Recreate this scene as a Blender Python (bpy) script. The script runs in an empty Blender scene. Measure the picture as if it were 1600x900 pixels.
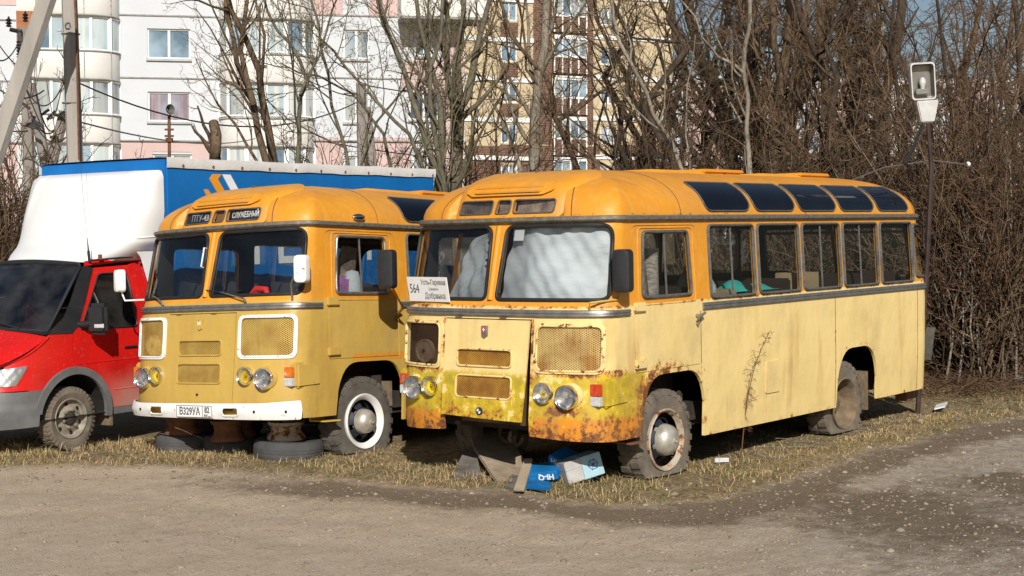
import bpy, bmesh, math, random
import numpy as np
from mathutils import Vector, Matrix, geometry
R = math.radians
PI = math.pi
scene = bpy.context.scene
col = scene.collection
rnd = random.Random(7)
rng = np.random.default_rng(11)

# ------------------------------------------------------------------ camera, world, sun
CAM = Vector((-10.524, -8.877, 2.259)); YAW = 0.681; PIT = -0.0355; FPX = 2373.0
FW = Vector((math.cos(YAW) * math.cos(PIT), math.sin(YAW) * math.cos(PIT), math.sin(PIT)))
FH = Vector((math.cos(YAW), math.sin(YAW), 0)); RH = Vector((math.sin(YAW), -math.cos(YAW), 0))
cd = bpy.data.cameras.new('camera'); cam = bpy.data.objects.new('camera', cd); col.objects.link(cam)
cam.location = CAM
cam.rotation_euler = FW.to_track_quat('-Z', 'Y').to_euler()
cd.sensor_width = 36; cd.lens = 36 * FPX / 1600; cd.clip_start = .1; cd.clip_end = 6000
scene.camera = cam
world = bpy.data.worlds.new('World'); scene.world = world; world.use_nodes = True
wn = world.node_tree; bg = wn.nodes['Background']
sky = wn.nodes.new('ShaderNodeTexSky'); sky.sky_type = 'NISHITA'; sky.sun_disc = False
SUN_AZ = R(-137); SUN_EL = R(32)
sky.sun_elevation = SUN_EL; sky.sun_rotation = PI / 2 - SUN_AZ
sky.air_density = 1.0; sky.dust_density = 1.0; sky.ozone_density = 1.0
wn.links.new(sky.outputs[0], bg.inputs[0]); bg.inputs[1].default_value = .062
sd = bpy.data.lights.new('sun', 'SUN'); sd.energy = 5.0; sd.angle = R(.5); sd.color = (1, .945, .86)
so = bpy.data.objects.new('sun', sd); col.objects.link(so)
sdir = Vector((math.cos(SUN_AZ) * math.cos(SUN_EL), math.sin(SUN_AZ) * math.cos(SUN_EL), math.sin(SUN_EL)))
so.rotation_euler = sdir.to_track_quat('Z', 'Y').to_euler(); so.location = (0, 0, 40)
scene.view_settings.view_transform = 'Standard'; scene.view_settings.look = 'None'
scene.view_settings.exposure = 0.0; scene.view_settings.gamma = 1
scene.cycles.max_bounces = 8; scene.cycles.transparent_max_bounces = 16

TILT = Matrix.Translation(CAM) @ Matrix.Rotation(-0.019, 4, FW) @ Matrix.Translation(-CAM)

def lat_of(x, y): return (x - CAM.x) * RH.x + (y - CAM.y) * RH.y
def dep_of(x, y): return (x - CAM.x) * FH.x + (y - CAM.y) * FH.y
def base_z(lat): return .0190 * np.clip(lat, -16, 16)
def W(lat, dep, z=0.0):
    """world point from metres to the right of / in front of the photographer's feet; z above the sloping ground"""
    p = CAM + RH * lat + FH * dep
    return Vector((p.x, p.y, float(base_z(lat)) + z))
def G(px, py):
    """ground point (lat, depth) seen at a picture position"""
    d = 2.259 * FPX / ((py - 365.7) + .019 * (px - 800)); return (px - 800) / FPX * d, d
def WG(px, py, z=0.0): return W(*G(px, py), z)
def WD(px, py, dep):
    """world point at a picture position and a distance"""
    return CAM + RH * ((px - 800) / FPX * dep) + FH * dep + Vector((0, 0, dep * (365.7 - py) / FPX))

# ------------------------------------------------------------------ object helpers
def tag(o, label=None, cat=None, group=None, kind=None):
    if label: o['label'] = label
    if cat: o['category'] = cat
    if group: o['group'] = group
    if kind: o['kind'] = kind
    return o
def empty(name, loc=(0, 0, 0), rz=0, label=None, cat=None, group=None):
    o = bpy.data.objects.new(name, None); col.objects.link(o); o.location = loc; o.rotation_euler = (0, 0, rz)
    o.empty_display_size = .2
    return tag(o, label, cat, group)
def link(name, me, m=None, parent=None):
    o = bpy.data.objects.new(name, me); col.objects.link(o)
    if m is not None and len(me.materials) == 0: me.materials.append(m)
    if parent: o.parent = parent
    return o
def npmesh(name, V, F, smooth=False):
    me = bpy.data.meshes.new(name); V = np.asarray(V, np.float32); F = np.asarray(F, np.int32); k = F.shape[1]
    me.vertices.add(len(V)); me.vertices.foreach_set('co', V.ravel())
    me.loops.add(F.size); me.loops.foreach_set('vertex_index', F.ravel())
    me.polygons.add(len(F)); me.polygons.foreach_set('loop_start', np.arange(0, F.size, k, dtype=np.int32))
    if smooth: me.polygons.foreach_set('use_smooth', np.ones(len(F), bool))
    me.update(calc_edges=True); return me
class MB:
    """collects shapes, then links them as one mesh object"""
    def __init__(s): s.v = []; s.f = []
    def add(s, V, F):
        n = len(s.v); s.v += [tuple(v) for v in V]; s.f += [tuple(i + n for i in f) for f in F]; return s
    def box(s, a, b, M=None):
        x0, y0, z0 = a; x1, y1, z1 = b
        V = [Vector(p) for p in ((x0, y0, z0), (x1, y0, z0), (x1, y1, z0), (x0, y1, z0), (x0, y0, z1), (x1, y0, z1), (x1, y1, z1), (x0, y1, z1))]
        if M is not None: V = [M @ v for v in V]
        return s.add(V, [(0, 3, 2, 1), (4, 5, 6, 7), (0, 1, 5, 4), (1, 2, 6, 5), (2, 3, 7, 6), (3, 0, 4, 7)])
    def cbox(s, c, d, M=None):
        return s.box([c[i] - d[i] / 2 for i in range(3)], [c[i] + d[i] / 2 for i in range(3)], M)
    def hexa(s, V):
        return s.add(V, [(0, 3, 2, 1), (4, 5, 6, 7), (0, 1, 5, 4), (1, 2, 6, 5), (2, 3, 7, 6), (3, 0, 4, 7)])
    def tube(s, pts, r, k=6, closed=False, flat=None):
        pts = [Vector(p) for p in pts]; n = len(pts)
        rs = r if isinstance(r, (list, tuple)) else [r] * n
        V = []; up = Vector((.03, .02, 1)).normalized()
        prev = None
        for i, p in enumerate(pts):
            t = (pts[(i + 1) % n] - pts[i - 1]) if closed else (pts[min(i + 1, n - 1)] - pts[max(i - 1, 0)])
            if t.length < 1e-9: t = Vector((0, 0, 1))
            t.normalize()
            if prev is None:
                a = t.cross(up)
                if a.length < .1: a = t.cross(Vector((1, 0, 0)))
            else:
                a = prev - t * prev.dot(t)
                if a.length < 1e-6: a = t.cross(up)
            a.normalize(); prev = a; b = t.cross(a)
            for j in range(k):
                w = 2 * PI * j / k; V.append(p + (a * math.cos(w) + b * math.sin(w)) * rs[i])
        F = []
        m = n if closed else n - 1
        for i in range(m):
            for j in range(k):
                F.append((i * k + j, i * k + (j + 1) % k, ((i + 1) % n) * k + (j + 1) % k, ((i + 1) % n) * k + j))
        if not closed: F.append(tuple(range(k))[::-1]); F.append(tuple((n - 1) * k + j for j in range(k)))
        return s.add(V, F)
    def lathe(s, prof, k=32, axis='y', c=(0, 0, 0), M=None, cap0=False, cap1=False):
        V = []; n = len(prof)
        for r, h in prof:
            for j in range(k):
                w = 2 * PI * j / k; a, b = r * math.cos(w), r * math.sin(w)
                p = Vector((a, h, b)) if axis == 'y' else (Vector((a, b, h)) if axis == 'z' else Vector((h, a, b)))
                p = p + Vector(c)
                V.append(M @ p if M is not None else p)
        F = [(i * k + j, i * k + (j + 1) % k, (i + 1) * k + (j + 1) % k, (i + 1) * k + j) for i in range(n - 1) for j in range(k)]
        if cap0: F.append(tuple(range(k))[::-1])
        if cap1: F.append(tuple((n - 1) * k + j for j in range(k)))
        return s.add(V, F)
    def grid(s, fn, nu, nv, closed=False):
        V = [fn(i / nu, j / nv) for i in range(nu + 1) for j in range(nv + 1)]
        F = [(i * (nv + 1) + j, (i + 1) * (nv + 1) + j, (i + 1) * (nv + 1) + j + 1, i * (nv + 1) + j + 1) for i in range(nu) for j in range(nv)]
        return s.add(V, F)
    def build(s, name, m, parent=None, smooth=None, fix=False, bevel=0, mw=None):
        me = bpy.data.meshes.new(name); me.from_pydata(s.v, [], s.f)
        if fix or bevel:
            bm = bmesh.new(); bm.from_mesh(me)
            if bevel:
                es = [e for e in bm.edges if len(e.link_faces) == 2 and e.calc_face_angle(0) > .5]
                bmesh.ops.bevel(bm, geom=es, offset=bevel, segments=2, affect='EDGES', clamp_overlap=True)
            bmesh.ops.recalc_face_normals(bm, faces=bm.faces); bm.to_mesh(me); bm.free()
        if smooth or bevel:
            me.polygons.foreach_set('use_smooth', [True] * len(me.polygons)); me.set_sharp_from_angle(angle=R(smooth or 40))
        o = link(name, me, m, parent)
        if mw is not None: o.matrix_world = mw
        return o
def copy_tree(o, parent=None, loc=None):
    c = o.copy(); col.objects.link(c)
    if parent: c.parent = parent
    for ch in list(o.children): copy_tree(ch, c)
    return c
def text_mesh(body, size, m, parent, M, name='lettering', spacing=1.0, extr=0.002, xs=1.0, bold=0.0):
    cu = bpy.data.curves.new(name, 'FONT'); cu.body = body; cu.size = size; cu.extrude = extr; cu.offset = bold
    cu.align_x = 'CENTER'; cu.align_y = 'CENTER'; cu.space_character = spacing; cu.resolution_u = 3
    o = bpy.data.objects.new('tmp', cu); col.objects.link(o)
    me = bpy.data.meshes.new_from_object(o.evaluated_get(bpy.context.evaluated_depsgraph_get()))
    bpy.data.objects.remove(o); bpy.data.curves.remove(cu)
    me.materials.clear(); me.transform(M @ Matrix.Diagonal((xs, 1, 1, 1)))
    return link(name, me, m, parent)
def frame(o, ex, ey, ez=None):
    """matrix whose x and y axes are ex, ey and origin o"""
    ex = Vector(ex).normalized(); ey = Vector(ey).normalized(); ez = Vector(ez) if ez else ex.cross(ey)
    M = Matrix.Identity(4)
    for i in range(3): M[i][0] = ex[i]; M[i][1] = ey[i]; M[i][2] = ez[i]; M[i][3] = o[i]
    return M

# ---- polygon tools
def rpoly(pts, r, seg=5):
    """polygon with rounded corners"""
    n = len(pts); out = []
    rs = r if isinstance(r, (list, tuple)) else [r] * n
    for i in range(n):
        p = Vector(pts[i]); a = Vector(pts[i - 1]); b = Vector(pts[(i + 1) % n])
        da = (a - p); db = (b - p); la = da.length; lb = db.length; da /= la; db /= lb
        rr = min(rs[i], la * .45, lb * .45)
        if rr < 1e-5: out.append((p.x, p.y)); continue
        for k in range(seg + 1):
            t = k / seg; q = (p + da * rr) * (1 - t) ** 2 + p * 2 * t * (1 - t) + (p + db * rr) * t * t
            out.append((q.x, q.y))
    return out
def densify(poly, step, closed=True):
    out = []; n = len(poly)
    for i in range(n if closed else n - 1):
        a = poly[i]; b = poly[(i + 1) % n]; d = math.hypot(b[0] - a[0], b[1] - a[1]); k = max(1, int(math.ceil(d / step)))
        for j in range(k): out.append((a[0] + (b[0] - a[0]) * j / k, a[1] + (b[1] - a[1]) * j / k))
    if not closed: out.append(poly[-1])
    return out
def inside(P, poly):
    P = np.asarray(P); x, y = P[:, 0], P[:, 1]; c = np.zeros(len(P), bool); q = np.asarray(poly); n = len(q)
    j = n - 1
    for i in range(n):
        xi, yi = q[i]; xj, yj = q[j]
        if yi != yj:
            m = ((yi > y) != (yj > y)) & (x < (xj - xi) * (y - yi) / (yj - yi) + xi); c ^= m
        j = i
    return c
def panel(name, m, parent, outer, holes, fn, step=(.1, .1), thick=.02, edge=.12, smooth=35, build=True, inner=None):
    """sheet over a mapped surface: outline and holes in 2-D, mapped by fn(u, v, off)"""
    loops = [densify(outer, edge)] + [densify(h, edge) for h in holes]
    pts = []; edges = []; segs = []
    for lp in loops:
        n0 = len(pts); n = len(lp); pts += lp; edges += [(n0 + i, n0 + (i + 1) % n) for i in range(n)]
    L = np.array(pts)
    u0, v0 = L.min(0); u1, v1 = L.max(0)
    nu = max(1, int((u1 - u0) / step[0])); nv = max(1, int((v1 - v0) / step[1]))
    gu, gv = np.meshgrid(np.linspace(u0, u1, nu + 1), np.linspace(v0, v1, nv + 1)); g = np.stack([gu.ravel(), gv.ravel()], 1)
    k = inside(g, loops[0])
    for h in loops[1:]: k &= ~inside(g, h)
    g = g[k]
    if len(g):
        d = np.full(len(g), 9.)
        for i in range(0, len(L), 400):
            d = np.minimum(d, np.sqrt(((g[:, None] - L[None, i:i + 400]) ** 2).sum(2)).min(1))
        g = g[d > min(step) * .3]
    allp = [Vector(p) for p in pts] + [Vector((float(a), float(b))) for a, b in g]
    r = geometry.delaunay_2d_cdt(allp, edges, [], 0, 1e-6)
    V2 = [(v.x, v.y) for v in r[0]]; F = r[2]
    cen = np.array([[sum(V2[i][0] for i in f) / len(f), sum(V2[i][1] for i in f) / len(f)] for f in F])
    k = inside(cen, loops[0])
    for h in loops[1:]: k &= ~inside(cen, h)
    F = [tuple(f) for f, kk in zip(F, k) if kk]
    used = sorted({i for f in F for i in f}); mp = {a: b for b, a in enumerate(used)}
    V2 = [V2[i] for i in used]; F = [tuple(mp[i] for i in f) for f in F]
    n = len(V2); nF = len(F)
    V = [fn(u, v, 0) for u, v in V2]
    if thick:
        V += [fn(u, v, -thick) for u, v in V2]
        ec = {}
        for f in F:
            for a, b in zip(f, f[1:] + f[:1]): ec[(a, b)] = 1
        B = [(a, b) for (a, b) in ec if (b, a) not in ec]
        F = F + [tuple(i + n for i in f[::-1]) for f in F] + [(b, a, a + n, b + n) for a, b in B]
    mb = MB(); mb.add(V, F)
    o = mb.build(name, m, parent, smooth=smooth, fix=True)
    if inner is not None:
        o.data.materials.append(inner)
        for i in range(nF, 2 * nF): o.data.polygons[i].material_index = 1
    return o
def loop_tube(mb, loop, fn, r, off=0, k=6, edge=.1):
    mb.tube([fn(u, v, off) for u, v in densify(loop, edge)], r, k, closed=True)

# ------------------------------------------------------------------ materials
class NT:
    def __init__(s, name):
        s.m = bpy.data.materials.new(name); s.m.use_nodes = True; s.t = s.m.node_tree; s.n = s.t.nodes; s.l = s.t.links
        s.bsdf = s.n['Principled BSDF']; s.out = s.n['Material Output']; s.tc = None
    def new(s, ty, **k):
        n = s.n.new(ty)
        for a, b in k.items(): setattr(n, a, b)
        return n
    def put(s, sock, v):
        if isinstance(v, bpy.types.NodeSocket): s.l.new(v, sock)
        elif v is not None:
            try: sock.default_value = v
            except Exception: sock.default_value = (v[0], v[1], v[2], 1) if hasattr(v, '__len__') else (v, v, v)
    def obj(s):
        if not s.tc: s.tc = s.new('ShaderNodeTexCoord')
        return s.tc.outputs['Object']
    def xyz(s, v=None):
        n = s.new('ShaderNodeSeparateXYZ'); s.put(n.inputs[0], v or s.obj()); return n.outputs[0], n.outputs[1], n.outputs[2]
    def math(s, op, a, b=None, c=None, clamp=False):
        n = s.new('ShaderNodeMath', operation=op, use_clamp=clamp); s.put(n.inputs[0], a); s.put(n.inputs[1], b); s.put(n.inputs[2], c); return n.outputs[0]
    def noise(s, scale, vec=None, detail=4, rough=.55, dist=0, stretch=None):
        v = vec or s.obj()
        if stretch:
            mp = s.new('ShaderNodeMapping'); s.put(mp.inputs[0], v); mp.inputs['Scale'].default_value = stretch; v = mp.outputs[0]
        n = s.new('ShaderNodeTexNoise'); s.put(n.inputs['Vector'], v); n.inputs['Scale'].default_value = scale
        n.inputs['Detail'].default_value = detail; n.inputs['Roughness'].default_value = rough; n.inputs['Distortion'].default_value = dist
        return n.outputs[0]
    def ss(s, x, a, b):
        """0 at a, 1 at b, smooth"""
        n = s.new('ShaderNodeMapRange'); s.put(n.inputs[0], x); 
        if b < a:
            n.inputs[1].default_value = b; n.inputs[2].default_value = a; n.inputs[3].default_value = 1; n.inputs[4].default_value = 0
        else:
            n.inputs[1].default_value = a; n.inputs[2].default_value = b
        n.interpolation_type = 'LINEAR'; return n.outputs[0]
    def mix(s, f, a, b, blend='MIX'):
        n = s.new('ShaderNodeMix', data_type='RGBA', blend_type=blend); s.put(n.inputs[0], f)
        s.put(n.inputs[6], rgba(a)); s.put(n.inputs[7], rgba(b)); return n.outputs[2]
    def bump(s, h, strength=.3, dist=.01):
        n = s.new('ShaderNodeBump'); n.inputs['Strength'].default_value = strength; n.inputs['Distance'].default_value = dist
        s.put(n.inputs['Height'], h); s.put(s.bsdf.inputs['Normal'], n.outputs[0])
    def done(s, colr=None, rough=None, metal=None, spec=None):
        s.put(s.bsdf.inputs['Base Color'], rgba(colr)); s.put(s.bsdf.inputs['Roughness'], rough); s.put(s.bsdf.inputs['Metallic'], metal)
        if spec is not None: s.put(s.bsdf.inputs['Specular IOR Level'], spec)
        return s.m
def rgba(c):
    if isinstance(c, (tuple, list)) and len(c) == 3: return (*c, 1)
    return c
def simple(name, c, rough=.6, metal=0, var=.18, scale=6, bump=0, bscale=40, c2=None, spec=None, stretch=None):
    t = NT(name); n = t.noise(scale, stretch=stretch)
    cc = c2 or tuple(x * (1 - var * 2.2) for x in c)
    k = t.ss(n, .3, .75)
    out = t.mix(k, c, cc)
    if bump: t.bump(t.noise(bscale, detail=6, stretch=stretch), bump, .02)
    return t.done(out, rough, metal, spec)
def glass(name, tint=(.75, .8, .8), rough=.02, opac=.12, dirt=.25, refl=.62):
    t = NT(name); n = t.n; n.remove(t.bsdf)
    tr = t.new('ShaderNodeBsdfTransparent'); tr.inputs[0].default_value = (*tint, 1)
    gl = t.new('ShaderNodeBsdfGlossy'); gl.inputs[0].default_value = (1, 1, 1, 1); gl.inputs['Roughness'].default_value = rough
    fr = t.new('ShaderNodeFresnel'); fr.inputs[0].default_value = 1.5
    f = t.math('ADD', t.math('MULTIPLY', fr.outputs[0], refl), opac * .3, clamp=True)
    m1 = t.new('ShaderNodeMixShader'); t.put(m1.inputs[0], f); t.l.new(tr.outputs[0], m1.inputs[1]); t.l.new(gl.outputs[0], m1.inputs[2])
    df = t.new('ShaderNodeBsdfDiffuse'); df.inputs[0].default_value = (.32, .31, .28, 1)
    m2 = t.new('ShaderNodeMixShader'); t.put(m2.inputs[0], t.math('MULTIPLY', t.ss(t.noise(3, detail=6), .35, .8), dirt)); t.l.new(m1.outputs[0], m2.inputs[1]); t.l.new(df.outputs[0], m2.inputs[2])
    t.l.new(m2.outputs[0], t.out.inputs[0]); return t.m
def screen_mat(name, c, c2, pitch=.030, fill=.34, rustn=True):
    """expanded-metal screen: opaque strands, open diamonds"""
    t = NT(name); x, y, z = t.xyz()
    a = t.math('ADD', t.math('MULTIPLY', y, 1 / pitch), t.math('MULTIPLY', z, 1.5 / pitch)); b = t.math('SUBTRACT', t.math('MULTIPLY', y, 1 / pitch), t.math('MULTIPLY', z, 1.5 / pitch))
    fa = t.math('PINGPONG', a, .5); fb = t.math('PINGPONG', b, .5)
    al = t.math('LESS_THAN', t.math('MINIMUM', fa, fb), fill / 2)
    t.put(t.bsdf.inputs['Alpha'], al)
    return t.done(t.mix(t.ss(t.noise(4, detail=5), .42, .62), c, c2), .7, .1)

CREAM = (.78, .60, .265); ORANGE = (.69, .295, .028); MUST = (.53, .355, .085)
def bus_paint(name, upper, lower, style):
    t = NT(name); x, y, z = t.xyz()
    n1 = t.noise(1.3, detail=5); n2 = t.noise(9, detail=6, rough=.65); n3 = t.noise(30, detail=5, rough=.7)
    st = t.noise(5, detail=5, stretch=(1, 1, .09)); n0 = t.noise(.8, detail=3)
    up = t.mix(t.ss(n1, .35, .7), upper, tuple(a * b for a, b in zip(upper, (.93, .88, .7))))
    up = t.mix(t.math('MULTIPLY', t.ss(n2, .5, .75), .35), up, (.78, .44, .10))
    lo = t.mix(t.ss(n1, .35, .7), lower, tuple(a * b for a, b in zip(lower, (.94, .93, .86))))
    lo = t.mix(t.math('MULTIPLY', t.ss(st, .52, .75), .35), lo, tuple(a * b for a, b in zip(lower, (.86, .76, .55))))
    zz = t.math('ADD', z, t.math('MULTIPLY', t.math('SUBTRACT', n2, .5), .025))
    front = t.ss(x, .66, .62)
    if style == 'B':
        edge = 1.60
        ye = t.mix(t.ss(n2, .4, .62), (.60, .43, .025), (.40, .30, .025))
        zn = t.math('ADD', z, t.math('MULTIPLY', t.math('SUBTRACT', n2, .5), .22))
        ym = t.math('MULTIPLY', t.math('MULTIPLY', t.ss(zn, 1.03, .99), t.ss(zn, .50, .55)), t.ss(x, .84, .78))
        ym = t.math('MULTIPLY', ym, t.ss(t.math('ADD', n2, t.math('MULTIPLY', n1, .4)), .58, .61))
        lo = t.mix(ym, lo, ye)
        oz = t.math('MULTIPLY', t.ss(zn, .63, .61), t.ss(x, .84, .78))
        hood = t.math('MULTIPLY', t.math('LESS_THAN', t.math('ABSOLUTE', y), .56), t.math('GREATER_THAN', z, .55))
        oz = t.math('MULTIPLY', oz, t.math('SUBTRACT', 1, hood))
        lo = t.mix(t.math('MULTIPLY', oz, t.ss(n3, .66, .58)), lo, (.66, .25, .02))
    else:
        edge = 1.60
        dz = t.math('MULTIPLY', t.ss(zz, 1.05, 1.03), t.math('MULTIPLY', t.ss(zz, .955, .965), t.math('MULTIPLY', t.ss(x, 1.0, 1.02), t.ss(x, 1.9, 1.88))))
        lo = t.mix(dz, lo, (.62, .27, .03))
    c = t.mix(t.ss(zz, edge, edge + .012), lo, up)
    # rust: near lower edges and arches, in patches with a shape of their own
    low = t.ss(z, 1.0 if style == 'B' else .7, .30)
    fr = t.math('ADD', t.math('MULTIPLY', t.ss(x, 1.0, .75), .85 if style == 'B' else .05), .12 if style == 'B' else .03)
    amt = t.math('MULTIPLY', low, fr)
    sk = t.math('MULTIPLY', t.ss(z, .40, .30), .5 if style == 'B' else .2)
    amt = t.math('MAXIMUM', amt, sk)
    # arch lips (front arch centre x=1.29, rear 5.05)
    for cx_, rr in ((1.29, .56), (5.05, .52)):
        dx = t.math('DIVIDE', t.math('ABSOLUTE', t.math('SUBTRACT', x, cx_)), rr); dzv = t.math('DIVIDE', t.math('SUBTRACT', z, .3), .66)
        dd = t.math('POWER', t.math('ADD', t.math('POWER', dx, 4), t.math('POWER', t.math('MAXIMUM', dzv, 0), 4)), .25)
        k = 1.0 if (style == 'B' and cx_ < 2) else .45
        amt = t.math('MAXIMUM', amt, t.math('MULTIPLY', t.ss(dd, 1.36 if cx_ < 2 and style == 'B' else 1.07, 1.0), t.math('ADD', t.math('MULTIPLY', t.ss(x, 1.8, 1.05), .5), .38) if k == 1.0 and style == 'B' else k * (.8 if style == 'B' else .3)))
    if style == 'B':
        for xs in (4.50, 6.62, 1.755, .66): amt = t.math('MAXIMUM', amt, t.math('MULTIPLY', t.math('MULTIPLY', t.ss(t.math('ABSOLUTE', t.math('SUBTRACT', x, xs)), .035, .0), t.ss(z, 1.6, 1.5)), .55))
        amt = t.math('MAXIMUM', amt, t.math('MULTIPLY', t.ss(t.math('ABSOLUTE', t.math('SUBTRACT', z, 2.42)), .05, .0), .42))
        amt = t.math('MAXIMUM', amt, t.math('MULTIPLY', t.ss(t.math('ABSOLUTE', t.math('SUBTRACT', z, 1.60)), .05, .0), .62))
        amt = t.math('MAXIMUM', amt, t.math('MULTIPLY', t.math('MULTIPLY', t.ss(t.math('ABSOLUTE', t.math('SUBTRACT', t.math('ABSOLUTE', y), .52)), .07, .01), t.ss(z, 1.58, 1.50)), t.math('MULTIPLY', t.ss(x, .3, .2), .60)))
        amt = t.math('MAXIMUM', amt, t.math('MULTIPLY', t.math('MULTIPLY', t.ss(t.math('ABSOLUTE', t.math('SUBTRACT', z, 1.02)), .08, .02), t.ss(t.math('ABSOLUTE', y), .5, .6)), t.math('MULTIPLY', t.ss(x, .6, .5), .72)))
        amt = t.math('MAXIMUM', amt, t.math('MULTIPLY', t.math('MULTIPLY', t.ss(t.math('ABSOLUTE', t.math('SUBTRACT', y, -.86)), .30, .05), t.ss(t.math('ABSOLUTE', t.math('SUBTRACT', z, .70)), .16, .02)), t.math('MULTIPLY', t.ss(x, .6, .5), .95)))
    rn = t.math('ADD', t.math('MULTIPLY', n2, .62), t.math('MULTIPLY', n3, .38))
    thr = t.math('SUBTRACT', .725, t.math('MULTIPLY', amt, .325))
    rm = t.ss(t.math('SUBTRACT', rn, thr), 0, .035)
    halo = t.ss(t.math('SUBTRACT', rn, thr), -.06, .0)
    rc = t.mix(t.ss(n3, .42, .60), (.060, .022, .012), (.23, .075, .018))
    c = t.mix(t.math('MULTIPLY', halo, .85), c, (.46, .17, .03))
    c = t.mix(rm, c, rc)
    # scattered streaks below mouldings
    sp = t.math('MULTIPLY', t.ss(st, .55, .68), t.ss(n0, .42, .58))
    c = t.mix(t.math('MULTIPLY', sp, .42 if style == 'B' else .25), c, (.36, .19, .07))
    dirt = t.math('MULTIPLY', t.ss(t.noise(2.2, detail=7, rough=.65), .48, .75), .30)
    c = t.mix(dirt, c, (.30, .22, .12))
    t.bump(t.math('ADD', t.math('ADD', n1, t.math('MULTIPLY', t.noise(4.5, detail=2, stretch=(1, 1, .45)), .30)), t.math('ADD', t.math('MULTIPLY', n3, .03), t.math('MULTIPLY', rm, -.06))), .55, .05)
    ro = t.math('ADD', t.math('MULTIPLY', rm, .35), t.math('ADD', .42 if style == 'B' else .38, t.math('MULTIPLY', n2, .15)))
    return t.done(c, ro, 0, .35)

M = {}
M['paintB'] = bus_paint('weathered_bus_paint', ORANGE, CREAM, 'B')
M['paintA'] = bus_paint('mustard_bus_paint', (.69, .30, .028), MUST, 'A')
def plain_paint(name, c, rust=.68, rough=.5):
    t = NT(name); n2 = t.noise(14, detail=6, rough=.65); n3 = t.noise(50, detail=4)
    cc = t.mix(t.ss(t.noise(3), .35, .7), c, tuple(a * .88 for a in c))
    cc = t.mix(t.ss(n2, rust - .05, rust), cc, (.45, .2, .06)); cc = t.mix(t.ss(n2, rust, rust + .02), cc, (.12, .045, .02))
    return t.done(cc, rough, 0, .35)
M['creamp'] = plain_paint('cream_paint', CREAM, .60); M['orangep'] = plain_paint('orange_paint', ORANGE, .66); M['mustp'] = plain_paint('mustard_paint', MUST, .68)
M['whitep'] = plain_paint('chipped_white_paint', (.82, .82, .80), .67)
M['alu'] = simple('dull_aluminium', (.36, .35, .33), .45, .75, .2, 12, .1)
M['trim'] = simple('oxidised_trim', (.27, .25, .21), .55, .45, .25, 18, .15)
M['chrome'] = simple('chrome', (.75, .76, .78), .12, 1, .06, 8)
M['rubber'] = simple('black_rubber', (.018, .018, .018), .6, 0, .2, 10)
M['gask'] = simple('grey_gasket', (.115, .11, .10), .7, 0, .25, 25)
M['blackp'] = simple('black_plastic', (.022, .023, .026), .42, 0, .15, 10)
M['dark'] = simple('dark_cavity', (.012, .011, .010), .9, 0, .2, 4)
M['under'] = simple('underbody_grime', (.045, .036, .028), .9, 0, .3, 8, .3, 30)
M['tyre'] = simple('dusty_tyre', (.20, .165, .125), .92, 0, .3, 5, .35, 60, c2=(.075, .064, .052))
M['tyreA'] = simple('worn_tyre', (.135, .118, .098), .9, 0, .3, 5, .3, 60, c2=(.06, .054, .046))
M['tyreG'] = simple('old_black_tyre', (.075, .074, .076), .8, 0, .3, 5, .3, 60, c2=(.04, .04, .042))
M['mud'] = simple('mud_caked_rim', (.22, .165, .10), .95, 0, .25, 9, .5, 40, c2=(.10, .07, .045))
M['hub'] = simple('scratched_hub_cap', (.62, .58, .50), .42, .45, .22, 14, .15, 40)
M['disc'] = simple('dark_blue_disc', (.03, .035, .05), .45, .2, .3, 8)
M['rustw'] = plain_paint('rusty_white_rim', (.42, .37, .30), .555)
M['whiter'] = plain_paint('white_rim', (.78, .78, .76), .72)
M['rustm'] = simple('rusted_metal', (.24, .105, .05), .9, .1, .3, 9, .5, 60, c2=(.10, .05, .03))
M['woodm'] = simple('bark_log', (.34, .26, .19), .9, 0, .4, 9, .6, 30, c2=(.05, .035, .025))
M['glass'] = glass('window_glass', (.88, .92, .92), opac=.0, dirt=.012, refl=.38); M['glassw'] = glass('windscreen_glass', (.95, .97, .97), opac=.08, dirt=.02)
M['skyl'] = simple('tinted_skylight', (.005, .006, .009), .05, 0, .2, 3, spec=.42)
M['lampg'] = glass('lamp_glass', (.95, .95, .95), .03, .25, .05)
M['lampy'] = glass('yellow_lamp_glass', (.95, .85, .02), .03, .05, .02)
M['refl'] = simple('lamp_reflector', (.82, .82, .82), .30, 1, .05, 8)
M['refly'] = simple('yellow_fog_lens', (.80, .74, .01), .5, 0, .08, 20)
M['amber'] = simple('amber_lens', (.75, .20, .02), .2, 0, .15, 30); M['red'] = simple('red_orange_lens', (.62, .07, .02), .25, 0, .15, 30)
M['lensw'] = simple('clear_lens', (.6, .6, .6), .2, 0, .15, 30)
M['clothw'] = simple('grey_white_cloth', (.50, .535, .56), .9, 0, .14, 2.5, .6, 9, stretch=(1, .5, 2))
M['paper'] = simple('white_paper', (.80, .80, .80), .8, 0, .04, 5)
M['ink'] = simple('faded_ink', (.10, .10, .11), .8, 0, .1, 5); M['inkg'] = simple('grey_ink', (.30, .30, .29), .8, 0, .1, 9)
M['inkw'] = simple('white_lettering', (.78, .78, .76), .7, 0, .1, 9)
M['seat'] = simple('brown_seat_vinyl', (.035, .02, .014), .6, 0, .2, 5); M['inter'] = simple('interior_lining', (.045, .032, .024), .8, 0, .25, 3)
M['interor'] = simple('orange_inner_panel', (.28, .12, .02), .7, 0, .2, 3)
M['brown'] = simple('brown_curtain_strip', (.22, .09, .045), .85, 0, .25, 8)
M['scrA'] = screen_mat('mustard_screen', (.58, .40, .10), (.45, .27, .06), fill=.40); M['scrB'] = screen_mat('cream_rusty_screen', (.62, .45, .17), (.42, .22, .06), fill=.40)
M['scrR'] = screen_mat('rusty_screen', (.52, .28, .04), (.30, .13, .02), fill=.44)
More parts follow.
